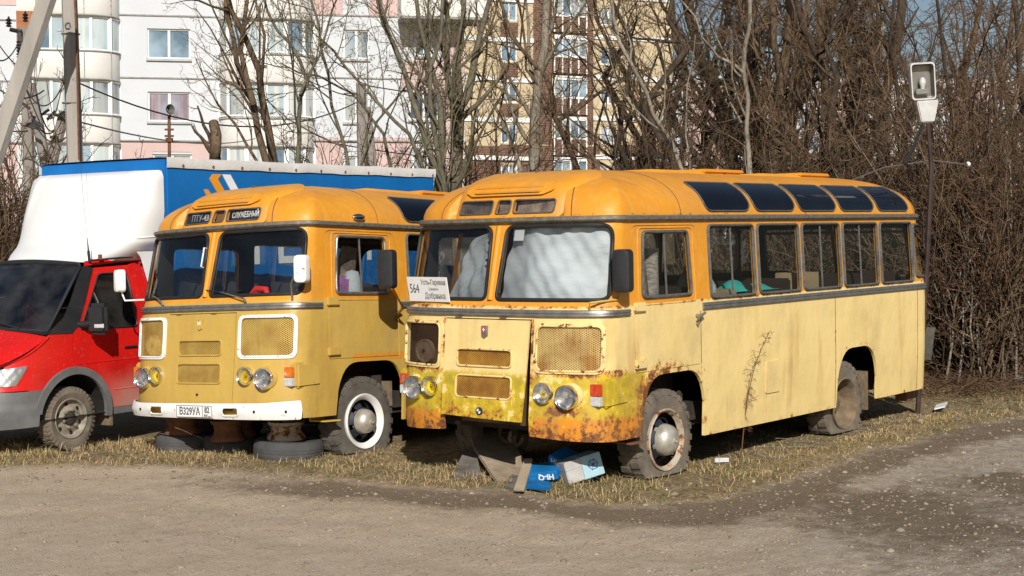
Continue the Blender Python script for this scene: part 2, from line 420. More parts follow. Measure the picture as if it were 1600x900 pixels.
M['pink'] = simple('magenta_enamel', (.45, .10, .18), .35, 0, .15, 20); M['blueb'] = simple('blue_enamel', (.02, .10, .42), .35, 0, .1, 20)
M['teal'] = simple('turquoise_cloth', (.05, .50, .42), .85, 0, .2, 9); M['redp'] = simple('red_plastic', (.65, .03, .02), .35, 0, .1, 9)
M['lilac'] = simple('lilac_bag', (.50, .22, .48), .7, 0, .25, 14)
M['bolt'] = simple('zinc_bolt', (.4, .38, .35), .5, .8, .1, 9)

# ------------------------------------------------------------------ bus body surface
BW, BD, BN, BDR, BNR, BL = 1.22, .37, 2.65, .30, 3.0, 7.08
def _contour():
    P = []
    for i in range(241):
        a = i / 240 * PI / 2; yy = math.sin(a) ** (2 / BN); xx = 1 - math.cos(a) ** (2 / BN); P.append((BD * xx, yy))
    for i in range(1, 130): P.append((BD + (BL - BD - BDR) * i / 130, 1.0))
    for i in range(121):
        a = i / 120 * PI / 2; P.append((BL - BDR + BDR * math.sin(a) ** (2 / BNR), math.cos(a) ** (2 / BNR)))
    P = np.array(P); s = np.concatenate([[0], np.cumsum(np.hypot(np.diff(P[:, 0]), np.diff(P[:, 1]) * BW))])
    return P, s
CP, CS = _contour(); SEND = float(CS[-1])
_front = CP[:241]
def sy(y):
    """arc parameter for a front position y (y<0 is the driver's side, positive arc)"""
    s = float(np.interp(abs(y) / BW, _front[:, 1], CS[:241])); return s if y < 0 else -s
def sx(x):
    if x <= BD: return float(np.interp(x, _front[:, 0], CS[:241]))
    return float(CS[240]) + (x - BD)
X0T = ([.0, .3, .45, .6, 1.0, 1.37, 1.56, 1.62, 2.34, 2.40], [.02, .02, -.01, -.02, .02, .05, .07, .11, .28, .29])
KT = ([0, .3, .8, 1.5, 2.40], [.98, .985, 1.0, 1.0, .965])
ZR, HR, RN = 2.38, .49, 2.3
def low_raw(s, z):
    a = min(abs(s), SEND); cx = float(np.interp(a, CS, CP[:, 0])); cy = float(np.interp(a, CS, CP[:, 1]))
    b = max(0, 1 - (cx / .66) ** 2) if cx < .66 else 0
    x = cx + float(np.interp(z, *X0T)) * b
    if cx > BL - BDR - .3: x -= float(np.interp(z, [.3, 1.5, 2.4], [.05, 0, .22])) * min(1, (cx - BL + BDR + .3) / .5)
    y = cy * BW * float(np.interp(z, *KT))
    return Vector((x, -y if s > 0 else y, z))
def roof_raw(s, v):
    P = low_raw(s, ZR); a = min(max(v, 0), 1) * PI / 2; g = max(0, math.cos(a)) ** (2 / RN); h = math.sin(a) ** (2 / RN)
    sp = Vector((min(max(P.x, .29 + 1.45), BL - 1.15), 0, ZR))
    q = sp + (P - sp) * g; q.z = ZR + HR * h
    if P.x < 1.2 and abs(P.y) < .70:
        e = min(1, (.70 - abs(P.y)) / .12); k = min(1, max(0, (q.z - 2.385) / .04)) * min(1, max(0, (2.80 - q.z) / .08)); q.x += .16 * e * k
    return q
def with_off(raw, e=.01):
    def fn(u, v, off=0):
        p = raw(u, v)
        if off == 0: return p
        d1 = raw(u + e, v) - raw(u - e, v); d2 = raw(u, v + e) - raw(u, v - e); n = d1.cross(d2)
        if n.length < 1e-12: n = Vector((0, 0, 1))
        n.normalize(); c = Vector((3.5, 0, 1.2))
        if n.dot(p - c) < 0: n = -n
        return p + n * off
    return fn
LOW = with_off(low_raw); ROOF = with_off(roof_raw, .004)
def v_of_z(z): return 2 / PI * math.asin(min(1, ((z - ZR) / HR)) ** (RN / 2))

WINS = [(1.95, 2.80), (2.88, 3.73), (3.81, 4.66), (4.74, 5.59), (5.67, 6.52)]
def front_loop(y0, y1, z0, z1, r=.07, dz=0):
    """rounded loop on the front given y range"""
    return rpoly([(sy(y0), z0), (sy(y1), z0), (sy(y1), z1), (sy(y0), z1)], r)
def side_loop(x0, x1, z0, z1, r=.06, sgn=1):
    return rpoly([(sgn * sx(x0), z0), (sgn * sx(x1), z0), (sgn * sx(x1), z1), (sgn * sx(x0), z1)], r)
def ws_loop(sgn):
    a, b = sgn * sy(.065), sgn * sy(1.185); c, d = sgn * sy(1.175), sgn * sy(.095)
    return rpoly([(a, 1.665), (b, 1.665), (c, 2.325), (d, 2.325)], [.06, .10, .12, .09], 6)

def arch_path(x0, x1, top, zb0, zb1, r, sgn):
    """points of a wheel-arch notch from front to back along the bottom edge"""
    pts = [(x0, zb0)] + [(x0 + .03, top - r * 1.1)]
    for k in range(1, 7):
        t = k / 6; P0 = Vector((x0 + .03, top - r * 1.1)); P1 = Vector((x0 + .10, top)); P2 = Vector((x0 + .10 + r * .9, top)); q = P0 * (1 - t) ** 2 + P1 * 2 * t * (1 - t) + P2 * t * t; pts.append((q.x, q.y))
    for k in range(0, 7):
        t = k / 6; P0 = Vector((x1 - .06 - r * .9, top)); P1 = Vector((x1 - .06, top)); P2 = Vector((x1, top - r * 1.2)); q = P0 * (1 - t) ** 2 + P1 * 2 * t * (1 - t) + P2 * t * t; pts.append((q.x, q.y))
    pts.append((x1, zb1)); return [(sgn * sx(x), z) for x, z in pts]

def bottom_path():
    P = []
    half = [(sy(-0.0), .47), (sy(-.5), .46), (sy(-.9), .435), (sx(.45), .42), (sx(.70), .42)]
    side = arch_path(.76, 1.82, .955, .42, .305, .26, 1)
    side2 = arch_path(4.53, 5.53, .93, .30, .30, .30, 1)
    end = [(sx(6.7), .30), (SEND - .01, .38)]
    pos = half + side + [(sx(3.2), .30)] + side2 + end
    neg = [(-s, z) for s, z in pos[1:]][::-1]
    return neg + pos

def build_lamp(parent, y, z, r, x, yel=False, name='headlight'):
    mb = MB(); mb.lathe([(r * .55, .07), (r * .98, .05), (r * 1.0, 0), (r * .99, -.022), (r * .93, -.034), (r * .86, -.028), (r * .84, -.012)], 28, 'x', (x, y, z), cap0=True)
    o = mb.build(name, M['chrome'], parent, smooth=50)
    l = MB(); l.lathe([(r * .84, -.012), (r * .6, .010), (r * .3, .028), (r * .06, .035)], 24, 'x', (x, y, z), cap1=True); l.build('reflector', M['refly'] if yel else M['refl'], o, smooth=60)
    b = MB(); b.lathe([(.012, .03), (.014, .005), (.004, -.004)], 10, 'x', (x, y, z), cap1=True); b.build('bulb', M['bolt'], o, smooth=60)
    g = MB(); g.lathe([(r * .87, -.020), (r * .6, -.034), (r * .3, -.042), (.001, -.045)], 24, 'x', (x, y, z)); g.build('lens', M['lampy'] if yel else M['lampg'], o, smooth=60)
    return o

def tyre_mesh(r, w, sgn, axle, flat=None, lugs=26, lug_h=.011, inner=None):
    """tyre round the y axis, outer side wall towards sgn*y; below flat (local z) it is squashed on to the ground"""
    mb = MB(); k = 52; ri = inner or r * .60; hw = w / 2
    prof = [(ri, hw * .80), (ri + (r - ri) * .2, hw * .98), (ri + (r - ri) * .55, hw * 1.05), (ri + (r - ri) * .85, hw * .97), (r - .008, hw * .82), (r, hw * .6), (r, 0), (r, -hw * .6), (r - .008, -hw * .82), (ri + (r - ri) * .55, -hw * 1.05), (ri, -hw * .8)]
    mb.lathe(prof, k, 'y')
    for i in range(lugs):
        for sd_ in (1, -1):
            a0 = 2 * PI * (i + (.5 if sd_ < 0 else 0)) / lugs; a1 = a0 + 2 * PI / lugs * .52
            V = []
            for (rr, yy) in ((r - .03, .30), (r - .045, 1.03), (r + lug_h - .006, .98), (r + lug_h, .22)):
                pass
            for a in (a0, a1):
                ca, sa = math.cos(a), math.sin(a)
                for rr, yy in ((r - .02, .12), (r - .05, 1.02), (r + lug_h * .6, .90), (r + lug_h, .14)):
                    V.append((rr * ca, sd_ * hw * yy, rr * sa))
            mb.add(V, [(0, 1, 2, 3), (7, 6, 5, 4), (0, 4, 5, 1), (1, 5, 6, 2), (2, 6, 7, 3), (3, 7, 4, 0)])
    if flat is not None:
        out = []
        for v in mb.v:
            x, y, z = v
            if z < flat:
                d = flat - z; bulge = .030
                y += math.copysign(bulge, y) if abs(y) > hw * .3 else 0; x *= 1 + .03 * d / .15; z = flat - .004 + (z - flat) * .02
            elif z < flat + .12:
                q = 1 - (z - flat) / .12; y += math.copysign(.030 * q * q, y) if abs(y) > hw * .3 else 0
            out.append((x, y, z))
        mb.v = out
    return mb

def bus_wheel(parent, x, y, z, kind, sgn=-1, axle=None, extra_flat=None, name='wheel'):
    """kind: 'B' rusty rim, 'A' white rim, 'rear' deep mud-caked dish"""
    w = empty(name, (x, y, z)); w.parent = parent
    tm = M['tyreA'] if kind == 'A' else M['tyre']
    mb = tyre_mesh(.465, .235, sgn, z, flat=-z + .0)
    mb.build('tyre', tm, w, smooth=40, fix=True)
    s = sgn; hw = .1175
    if kind == 'rear':
        d = MB(); d.lathe([(.285, s * hw * .82), (.292, s * (hw + .012)), (.280, s * (hw + .020)), (.262, s * (hw)), (.250, s * .02), (.232, -s * .05), (.15, -s * .085), (.13, -s * .06), (.10, -s * .05)], 36); d.build('rim', M['mud'], w, smooth=40, fix=True)
        h = MB(); h.lathe([(.10, -s * .06), (.10, s * .01), (.075, s * .03), (.001, s * .034)], 20)
        for i in range(6):
            a = i * PI / 3; h.lathe([(.017, -s * .075), (.017, -s * .03), (.001, -s * .03)], 6, 'y', (.135 * math.cos(a), 0, .135 * math.sin(a)))
        h.build('hub', M['mud'], w, smooth=40, fix=True)
        return w
    rm = M['whiter'] if kind == 'A' else M['rustw']
    d = MB(); d.lathe([(.285, s * hw * .80), (.293, s * (hw + .008)), (.287, s * (hw + .020)), (.276, s * (hw + .016)), (.262 if kind == 'B' else .235, s * (hw - .012)), (.250 if kind == 'B' else .228, s * (hw - .03))], 44); d.build('rim', rm, w, smooth=40, fix=True)
    # disc with hand holes
    dm = MB(); k = 40
    def dp(a, r_):
        dep = float(np.interp(r_, [.09, .15, .20, .245], [.045, .055, .015, -.03 + .0]))
        return (r_ * math.cos(a), s * (hw - .03 + dep - .05), r_ * math.sin(a))
    holes = [i * 2 * PI / 6 + .3 for i in range(6)]
    rr = [.09, .13, .150, .170, .195, .215, .245]
    V = [dp(2 * PI * j / k, r_) for r_ in rr for j in range(k)]; F = []
    for i in range(len(rr) - 1):
        for j in range(k):
            a = 2 * PI * (j + .5) / k; rm_ = (rr[i] + rr[i + 1]) / 2
            if 2 <= i <= 3 and any(abs((a - h + PI) % (2 * PI) - PI) < .17 for h in holes): continue
            F.append((i * k + j, i * k + (j + 1) % k, (i + 1) * k + (j + 1) % k, (i + 1) * k + j))
    dm.add(V, F); dm.build('disc', M['disc'], w, smooth=40)
    hc = MB(); R0 = .140 if kind == 'B' else .124
    hc.lathe([(R0 * 1.08, s * (hw - .055)), (R0 * 1.06, s * (hw + .0)), (R0 * .98, s * (hw + .045)), (R0 * .82, s * (hw + .078)), (R0 * .55, s * (hw + .098)), (R0 * .30, s * (hw + .104)), (.028, s * (hw + .105)), (.026, s * (hw + .118)), (.014, s * (hw + .120)), (.012, s * (hw + .108)), (.001, s * (hw + .108))], 32)
    hc.build('hub_cap', M['hub'], w, smooth=35, fix=True)
    return w

def mirror_part(parent, c, w, h, armpts, armmat, shellm, name='side_mirror', face=None, yaw=0):
    mb = MB(); Mx = Matrix.Translation(c) @ Matrix.Rotation(yaw, 4, 'Z')
    out = rpoly([(-w / 2, -h / 2), (w / 2, -h / 2), (w / 2, h / 2), (-w / 2, h / 2)], .05)
    n = len(out); V = []
    for (sc, xx) in ((1, .03), (1.0, -.01), (.86, -.05), (.5, -.06)):
        for u, v in out: V.append(Mx @ Vector((xx, u * sc, v * (sc * .3 + .7 if sc < 1 else 1))))
    F = [(i * n + j, i * n + (j + 1) % n, (i + 1) * n + (j + 1) % n, (i + 1) * n + j) for i in range(3) for j in range(n)]
    F += [tuple(range(n)), tuple(3 * n + j for j in range(n))]
    mb.add(V, F); o = mb.build(name, shellm, parent, smooth=35, fix=True)
    g = MB(); g.add([Mx @ Vector((.032, u * .9, v * .93)) for u, v in out], [tuple(range(n))]); g.build('mirror_glass', M['chrome'], o)
    a = MB(); a.tube(armpts, .011, 8); a.build('arm', armmat, o, smooth=50)
    return o

def build_bus(style, root):
    B = style == 'B'; P = M['paintB' if B else 'paintA']; lowp = M['creamp' if B else 'mustp']
    # --- body shell
    outer = bottom_path() + [(SEND - .01, ZR), (-(SEND - .01), ZR)]
    outer = [(-(SEND - .01), bottom_path()[0][1])] + bottom_path() + [(SEND - .01, ZR), (-(SEND - .01), ZR)]
    ob = []
    for q in outer:
        if not ob or math.hypot(q[0] - ob[-1][0], q[1] - ob[-1][1]) > 1e-4: ob.append(q)
    holes = []
    gas = {}
    for sg in (-1, 1):
        holes.append(ws_loop(sg)); gas[('ws', sg)] = holes[-1]
    hood = rpoly([(sy(.50), .60), (sy(-.50), .60), (sy(-.50), 1.49), (sy(.50), 1.49)], .004, 1)
    hoodhole = [(sy(.505), .45), (sy(-.515), .45), (sy(-.507), 1.495), (sy(.505), 1.495)] if B else [(sy(.505), .50), (sy(-.505), .50), (sy(-.505), 1.495), (sy(.505), 1.495)]
    holes.append(hoodhole)
    gr = []
    for sg in (-1, 1):
        a, b = sy(sg * .575), sy(sg * 1.155)
        lp = rpoly([(a, 1.045), (b, 1.045), (b, 1.44), (a, 1.44)], .07); holes.append(lp); gr.append((sg, lp))
    lp = side_loop(.72, 1.70, 1.30, 2.24, .10, -1); wl = [(-1, 7, lp)]; holes.append(lp)
    dl = rpoly([(sx(.665), .995), (sx(1.745), .995), (sx(1.745), 2.315), (sx(.665), 2.315)], [.01, .01, .09, .09])
    holes.append(dl)
    for sg in (1, -1):
        for i, (a, b) in enumerate(WINS):
            rr = .06
            if sg < 0 and i in (1, 2, 4): rr = .30
            lp = side_loop(a, b, 1.615, 2.305, rr, sg); wl.append((sg, i, lp)); holes.append(lp)
        lp = rpoly([(sg * sx(6.61), 1.66), (sg * (SEND - 1.08), 1.66), (sg * (SEND - 1.10), 2.28), (sg * sx(6.60), 2.28)], .06); wl.append((sg, 5, lp)); holes.append(lp)
        a = sg * (SEND - 1.00); b = sg * (SEND - .05); lp = rpoly([(a, 1.66), (b, 1.66), (b, 2.26), (a, 2.26)], .08); wl.append((sg, 6, lp)); holes.append(lp)
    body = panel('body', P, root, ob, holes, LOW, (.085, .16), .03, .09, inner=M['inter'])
    # --- roof
    nv = 14; smp = sorted(set([SEND * i / 90 for i in range(91)] + [CS[240] * i / 40 for i in range(41)]))
    smp = [-s for s in smp[::-1]][:-1] + smp
    V = [ROOF(s, j / nv) for s in smp for j in range(nv + 1)]
    F = [(i * (nv + 1) + j, (i + 1) * (nv + 1) + j, (i + 1) * (nv + 1) + j + 1, i * (nv + 1) + j + 1) for i in range(len(smp) - 1) for j in range(nv)]
    mb = MB(); mb.add(V, F)
    me_ = mb.build('roof', P, root, smooth=40, fix=True)
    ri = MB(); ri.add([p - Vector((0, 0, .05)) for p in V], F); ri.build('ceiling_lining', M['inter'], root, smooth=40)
    # --- rain gutter and belt mouldings
    mb = MB(); ss = [s for s in np.linspace(-SEND + .02, SEND - .02, 240)]
    def band(mb, ss, z0, z1, prof):
        n = len(prof); V = []
        for s in ss:
            for (zz, of) in prof: V.append(LOW(s, z0 + (z1 - z0) * zz, of))
        F = [(i * n + j, (i + 1) * n + j, (i + 1) * n + (j + 1) % n, i * n + (j + 1) % n) for i in range(len(ss) - 1) for j in range(n)]
        F += [tuple(range(n)), tuple((len(ss) - 1) * n + j for j in range(n))[::-1]]
        mb.add(V, F)
    band(mb, ss, 2.345, 2.41, [(0, -.002), (.05, .018), (.35, .042), (.8, .046), (1, .020), (1, -.015)])
    mb.build('rain_gutter', M['trim'], root, smooth=40, fix=True)
    rib = [(0, -.002), (0, .012), (.18, .022), (.40, .022), (.46, .014), (.54, .014), (.60, .022), (.85, .022), (1, .012), (1, -.002)]
    mb = MB(); band(mb, np.linspace(sy(1.215), sx(.55), 90), 1.515, 1.575, rib); mb.build('front_moulding', M['alu'], root, smooth=30, fix=True)
    mb = MB(); band(mb, np.linspace(sx(1.79), SEND - .4, 70), 1.505, 1.575, rib); mb.build('side_moulding', M['alu'], root, smooth=30, fix=True)
    mb = MB(); band(mb, np.linspace(-sx(.9), -(SEND - .4), 40), 1.505, 1.575, rib); mb.build('side_moulding', M['alu'], root, smooth=30, fix=True)
    # --- glazing
    for sg in (-1, 1):
        lp = gas[('ws', sg)]
        f = MB(); loop_tube(f, lp, LOW, .019, .004); fo = f.build('windscreen_gasket', M['rubber'], root, smooth=60)
        panel('windscreen', M['glassw'], fo, lp, [], lambda u, v, o: LOW(u, v, o - .008), (.09, .1), 0, .08)
    for sg, i, lp in wl:
        f = MB(); loop_tube(f, lp, LOW, .017, .002); loop_tube(f, [(u + (.0), v) for u, v in lp], LOW, .012, .014)
        fo = f.build('window', M['gask'], root, smooth=60)
        panel('pane', M['glass'], fo, lp, [], lambda u, v, o: LOW(u, v, o - .012), (.2, .3), 0, .09)
        if sg > 0 and i < 5 and i != 1 and i != 4:
            a, b = WINS[i]; xm = (a + b) / 2
            f = MB(); f.tube([LOW(sx(xm), z, -.004) for z in (1.62, 1.95, 2.30)], .011, 6); f.build('sliding_divider', M['gask'], fo, smooth=50)
    # --- driver's door
    wl2 = rpoly([(sx(.785), 1.665), (sx(1.60), 1.665), (sx(1.575), 2.255), (sx(.835), 2.255)], .055)
    dl2 = rpoly([(sx(.671), 1.0), (sx(1.739), 1.0), (sx(1.739), 2.309), (sx(.671), 2.309)], [.01, .01, .09, .09])
    door = panel('driver_door', P, root, dl2, [wl2], lambda u, v, o: LOW(u, v, o + .004), (.12, .14), .03, .1)
    f = MB(); loop_tube(f, wl2, LOW, .018, .010); fo = f.build('door_window', M['alu'] if not B else M['gask'], door, smooth=60)
    f = MB(); loop_tube(f, rpoly([(sx(.72), 1.60), (sx(1.675), 1.60), (sx(1.665), 2.29), (sx(.76), 2.29)], .06), LOW, .006, .006); f.build('pressed_edge', P, door, smooth=60)
    panel('pane', M['glass'], door, wl2, [], lambda u, v, o: LOW(u, v, o - .008), (.2, .3), 0, .09)
    f = MB(); f.tube([LOW(sx(1.185), z, .002) for z in (1.67, 1.95, 2.25)], .011, 6); f.build('sliding_divider', M['gask'], door, smooth=50)
    for zc in (1.585, 1.075):
        h = MB(); q = LOW(sx(.70), zc, .018); h.cbox((q.x + .02, q.y, zc), (.17, .036, .085)); h.build('hinge', lowp, door, bevel=.008)
    q = LOW(sx(1.67), 1.46, .03); h = MB(); h.tube([q + Vector((0, .03, 0)), q + Vector((0, -.02, 0))], .016, 8); h.tube([q + Vector((-.05, -.028, -.02)), q + Vector((.0, -.03, 0)), q + Vector((.07, -.03, .025))], .013, 8); h.tube([q + Vector((0, .03, -.075)), q + Vector((0, -.005, -.08))], .013, 8)
    h.build('door_handle', M['bolt'], door, smooth=50)
    # --- front hood with its two screens and badge
    g1 = rpoly([(sy(.32), 1.06), (sy(-.32), 1.06), (sy(-.32), 1.215), (sy(.32), 1.215)], .045)
    g2 = rpoly([(sy(.325), .775), (sy(-.325), .775), (sy(-.325), .975), (sy(.325), .975)], .045)
    if B: ho = [(sy(.497), .605), (sy(-.455), .585), (sy(-.497), 1.485), (sy(.497), 1.485)]
    else: ho = [(sy(.498), .545), (sy(-.498), .545), (sy(-.498), 1.487), (sy(.498), 1.487)]
    offh = .016 if B else .004
    hd = panel('hood', P, root, ho, [g1, g2], lambda u, v, o: LOW(u, v, o + offh + (.03 * max(0, (1.2 - v)) if B else 0)), (.1, .1), .02, .08)
    for lp, mt in ((g1, M['scrR'] if B else M['scrA']), (g2, M['scrR'] if B else M['scrA'])):
        panel('grille_screen', mt, hd, lp, [], lambda u, v, o: LOW(u, v, o - .004 + (offh + .03 * max(0, 1.2 - v) if B else 0)), (.1, .1), 0, .08)
        f = MB(); loop_tube(f, lp, LOW, .010, offh + (.012 if B else .004)); f.build('grille_frame', lowp, hd, smooth=60)
    for yy in (.33, -.2):
        q = LOW(sy(yy), 1.497, .02); f = MB(); f.tube([q + Vector((0, -.035, 0)), q + Vector((0, .035, 0))], .009, 8); f.build('hood_hinge', M['rustm'] if B else lowp, root, smooth=50)
    q = LOW(0, 1.375, offh + .004); em = MB()
    ol = [(-.035, .055), (.035, .055), (.033, -.04), (0, -.06), (-.033, -.04)]
    em.add([q + Vector((0, a, b)) for a, b in ol] + [q + Vector((-.018, a * .92, b * .92)) for a, b in ol], [(0, 1, 2, 3, 4), (9, 8, 7, 6, 5)] + [(i, (i + 1) % 5, 5 + (i + 1) % 5, 5 + i) for i in range(5)])
    eo = em.build('emblem', M['alu'] if B else M['mustp'], hd, fix=True)
    e2 = MB(); e2.box((q.x - .0215, q.y - .026, q.z - .005), (q.x - .017, q.y + .026, q.z + .045)); e2.build('enamel', M['pink'] if B else M['creamp'], eo)
    e3 = MB()
    for k in range(4):
        a = k * PI / 2; e3.tube([(q.x - .023, q.y, q.z + .018), (q.x - .023, q.y + .016 * math.cos(a), q.z + .018 + .016 * math.sin(a))], [.006, .002], 5)
    e3.build('star', M['paper'], eo)
    if B:
        qq = LOW(sy(.02), .655, offh + .022); f = MB(); f.lathe([(.036, .012), (.036, -.004), (.030, -.007)], 24, 'x', tuple(qq), cap1=True); ro = f.build('roundel', M['blackp'], hd, smooth=40)
        for k in range(4):
            f = MB(); V = [(qq.x - .009, qq.y, qq.z)] + [(qq.x - .009, qq.y + .024 * math.cos(a), qq.z + .024 * math.sin(a)) for a in np.linspace(k * PI / 2, (k + 1) * PI / 2, 7)]
            f.add(V, [tuple(range(8))]); f.build('roundel_quarter', M['blueb'] if k % 2 else M['paper'], ro)
    else:
        q2 = LOW(0, .66, .006); f = MB(); f.lathe([(.012, .0), (.012, -.012), (.001, -.012)], 12, 'x', tuple(q2)); f.build('latch', M['dark'], hd)
    # --- big side screens
    for sg, lp in gr:
        f = MB(); rr = .022
        cx_, cz_ = (sum(p[0] for p in lp) / len(lp)), (sum(p[1] for p in lp) / len(lp))
        ol = [(cx_ + (u - cx_) * 1.10, cz_ + (v - cz_) * 1.12) for u, v in lp]
        fr = panel('grille_frame', M['whitep'] if not B else lowp, root, ol, [lp], lambda u, v, o: LOW(u, v, o + .014), (.2, .2), .016, .05)
        f = MB(); loop_tube(f, lp, LOW, .011, .012); f.build('frame_bead', M['whitep'] if not B else lowp, fr, smooth=60)
        if not (B and sg > 0):
            panel('grille_screen', M['scrB'] if B else M['scrA'], fr, lp, [], lambda u, v, o: LOW(u, v, o - .003), (.1, .1), 0, .08)
        else:
            panel('grille_screen', screen_mat('brown_dark_screen', (.10, .05, .025), (.06, .03, .02), fill=.22), fr, lp, [], lambda u, v, o: LOW(u, v, o - .003), (.1, .1), 0, .08)
        # radiator / horn behind the screen
        f = MB()
        if sg < 0 and B:
            for k in range(9):
                yk = -1.10 + .06 * k; xk = LOW(sy(yk), 1.25, -.05).x + .02
                f.tube([(xk, yk, 1.03), (xk, yk, 1.45)], .012 if k % 2 else .018, 8)
            f.build('radiator_pipe', M['mud'], root, smooth=50)
        if not B and sg < 0: continue
        f = MB(); q = LOW(sy(sg * .86), 1.17, -.05); f.lathe([(.02, -.02), (.05, 0), (.095, .0), (.10, -.012), (.11, -.012), (.112, .02), (.02, .06)], 28, 'x', tuple(q)); f.build('horn', M['mud'] if B else M['creamp'], root, smooth=40)
    bx = MB()
    for sg in (-1, 1):
        for y_ in (sg * .60, sg * .98): pass
        bx.box((.36, sg * .55 - .02, .62), (.38, sg * .55 + .60 * (1 if sg > 0 else 0) + .02, 1.50)) if sg > 0 else bx.box((.36, -1.16, .62), (.38, -.53, 1.50))
    bx.box((.30, -.53, .50), (.32, .53, 1.50)); bx.build('inner_bulkhead', simple('bulkhead_' + ('cream' if B else 'mustard'), (.10, .055, .02) if B else (.30, .20, .06), .8, 0, .3, 5), root)
    # --- lamps
    for sg in (-1, 1):
        build_lamp(root, sg * .905, .824, .112, .035)
        yl = (not B) or sg > 0
        build_lamp(root, sg * .669, .852, .096, .015, yl, 'fog_lamp')
        for yy, rr, xx in ((.905, .120, .065), (.669, .104, .038)):   # raised rings of the nose pressing
            f = MB(); q = LOW(sy(sg * yy), .835, .0); f.lathe([(rr * 1.08, .10), (rr * 1.0, .02), (rr * .93, .0), (rr * .8, .0)], 28, 'x', (xx + .005, sg * yy, .83)); f.build('lamp_bezel', lowp, root, smooth=60)
        # corner pod with indicator
        f = MB(); y0, y1 = sg * 1.055, sg * 1.225
        f.hexa([Vector(p) for p in ((.18, y0, .725), (.50, sg * 1.08, .74), (.52, sg * 1.235, .74), (.20, y1, .725), (.18, y0, .985), (.50, sg * 1.08, .96), (.52, sg * 1.235, .96), (.20, y1, .985))])
        po = f.build('indicator_pod', P if B else lowp, root, bevel=.02)
        f = MB(); f.cbox((.168, sg * 1.135, .885), (.05, .105, .105)); f.build('indicator_lens', M['red'] if B else M['amber'], po, bevel=.006)
        f = MB(); f.cbox((.168, sg * 1.135, .787), (.05, .105, .085)); f.build('side_light_lens', M['lensw'], po, bevel=.006)
        if B:
            f = MB(); c = (.141, sg * 1.135, .89)
            f.tube([(c[0], c[1] - .012, c[2] + .03), (c[0], c[1] + .01, c[2] + .004), (c[0], c[1] - .01, c[2] - .002), (c[0], c[1] + .012, c[2] - .03)], .005, 5); f.build('lens_mark', M['redp'] if sg < 0 else M['teal'], po)
    # --- destination cowl over the windscreen
    def cowl(u, v, o=0):     # u: y, v: z
        x = float(np.interp(v, [2.40, 2.5, 2.6, 2.68, 2.74, 2.80, 2.84], [.285, .325, .365, .42, .50, .66, .86]))
        e = max(0, abs(u) - .55) / .25; x += .22 * e * e + .10 * (u / .8) ** 2
        return Vector((x - o, u, v - (.03 * e * e)))
    bl = []
    for a, b in ((.13, .56), (-.085, .085), (-.56, -.13)):
        bl.append(rpoly([(a, 2.447), (b, 2.447), (b - .012 * (1 if b > 0 else -1), 2.570), (a, 2.570)], .028, 4))
    co = panel('destination_cowl', P, root, rpoly([(-.80, 2.405), (.80, 2.405), (.74, 2.80), (.60, 2.845), (-.60, 2.845), (-.74, 2.80)], .05), bl, cowl, (.07, .04), .03, .05)
    for i, lp in enumerate(bl):
        f = MB(); loop_tube(f, lp, cowl, .008, .004, edge=.06); fo = f.build('destination_window', M['gask'], co, smooth=60)
        panel('pane', M['lampg'], fo, lp, [], lambda u, v, o: cowl(u, v, -.006), (.1, .1), 0, .08)
        bk = MB(); cyy = sum(p[0] for p in lp) / len(lp); wd = max(p[0] for p in lp) - min(p[0] for p in lp)
        x = cowl(cyy, 2.5).x + .05; bk.add([(x - .02, cyy - wd / 2, 2.44), (x - .02, cyy + wd / 2, 2.44), (x + .02, cyy + wd / 2, 2.58), (x + .02, cyy - wd / 2, 2.58)], [(0, 1, 2, 3)])
        if not B and i != 1: bm_ = M['blackp']
        else: bm_ = M['woodm'] if B else M['interor']
        bk.build('destination_board', bm_, fo)
        if not B and i != 1:
            Mx = frame((x - .012, cyy, 2.508), (0, -1, 0), (.22, 0, 1))
            tx = 'ПТУ-43' if cyy > 0 else 'СЛУЖЕБНЫЙ'
            text_mesh(tx, .10 if cyy > 0 else .085, M['inkw'], fo, Mx, 'lettering', xs=.80 if cyy > 0 else .70, bold=.001)
    vp = rpoly([(-.52, 2.655), (-.42, 2.615), (.42, 2.615), (.52, 2.655), (.47, 2.735), (-.47, 2.735)], .02, 2)
    vv = panel('air_scoop', P, root, vp, [], lambda u, v, o: cowl(u, v, o + .03), (.08, .03), .03, .05)
    for zc in (2.645, 2.69):
        f = MB(); f.tube([cowl(y_, zc, .032) for y_ in np.linspace(-.40, .40, 12)], .008, 5); f.build('rib', P, vv, smooth=50)
    f = MB(); f.tube([cowl(y_, 2.633, .030) for y_ in np.linspace(-.38, .38, 12)], .004, 5); f.build('slot', M['dark'], vv)
    f = MB(); f.cbox((.86, 0, 2.80 + .045), (.07, .03, .03)); f.build('roof_knob', M['gask'], root, bevel=.008)
    # --- roof seams, skylights, hatches
    f = MB()
    for s_ in (sy(-.80), sy(.80)): f.tube([ROOF(s_, v, .001) for v in np.linspace(.02, .93, 16)], .005, 5)
    for xx in (1.50, 6.75):
        for sg in (1, -1): f.tube([ROOF(sg * sx(xx), v, .001) for v in np.linspace(.0, .95, 14)], .004, 5)
    f.build('roof_seam', M['rustm'], root, smooth=50)
    va, vb = v_of_z(2.445), v_of_z(2.725)
    def RS(u, v, o=0): return ROOF(u, v, o)
    for sg in (1, -1):
        for a, b in WINS:
            lp = rpoly([(sg * sx(a - .02), va), (sg * sx(b - .02), va), (sg * sx(b + .0), vb), (sg * sx(a + .0), vb)], [.12, .12, .05, .05], 6)
            so_ = panel('skylight', M['skyl'], root, lp, [], lambda u, v, o: ROOF(u, v, o + .008), (.1, .06), .01, .05)
            f = MB(); loop_tube(f, lp, ROOF, .0085, .008, edge=.05); f.build('skylight_frame', M['gask'], so_, smooth=60)
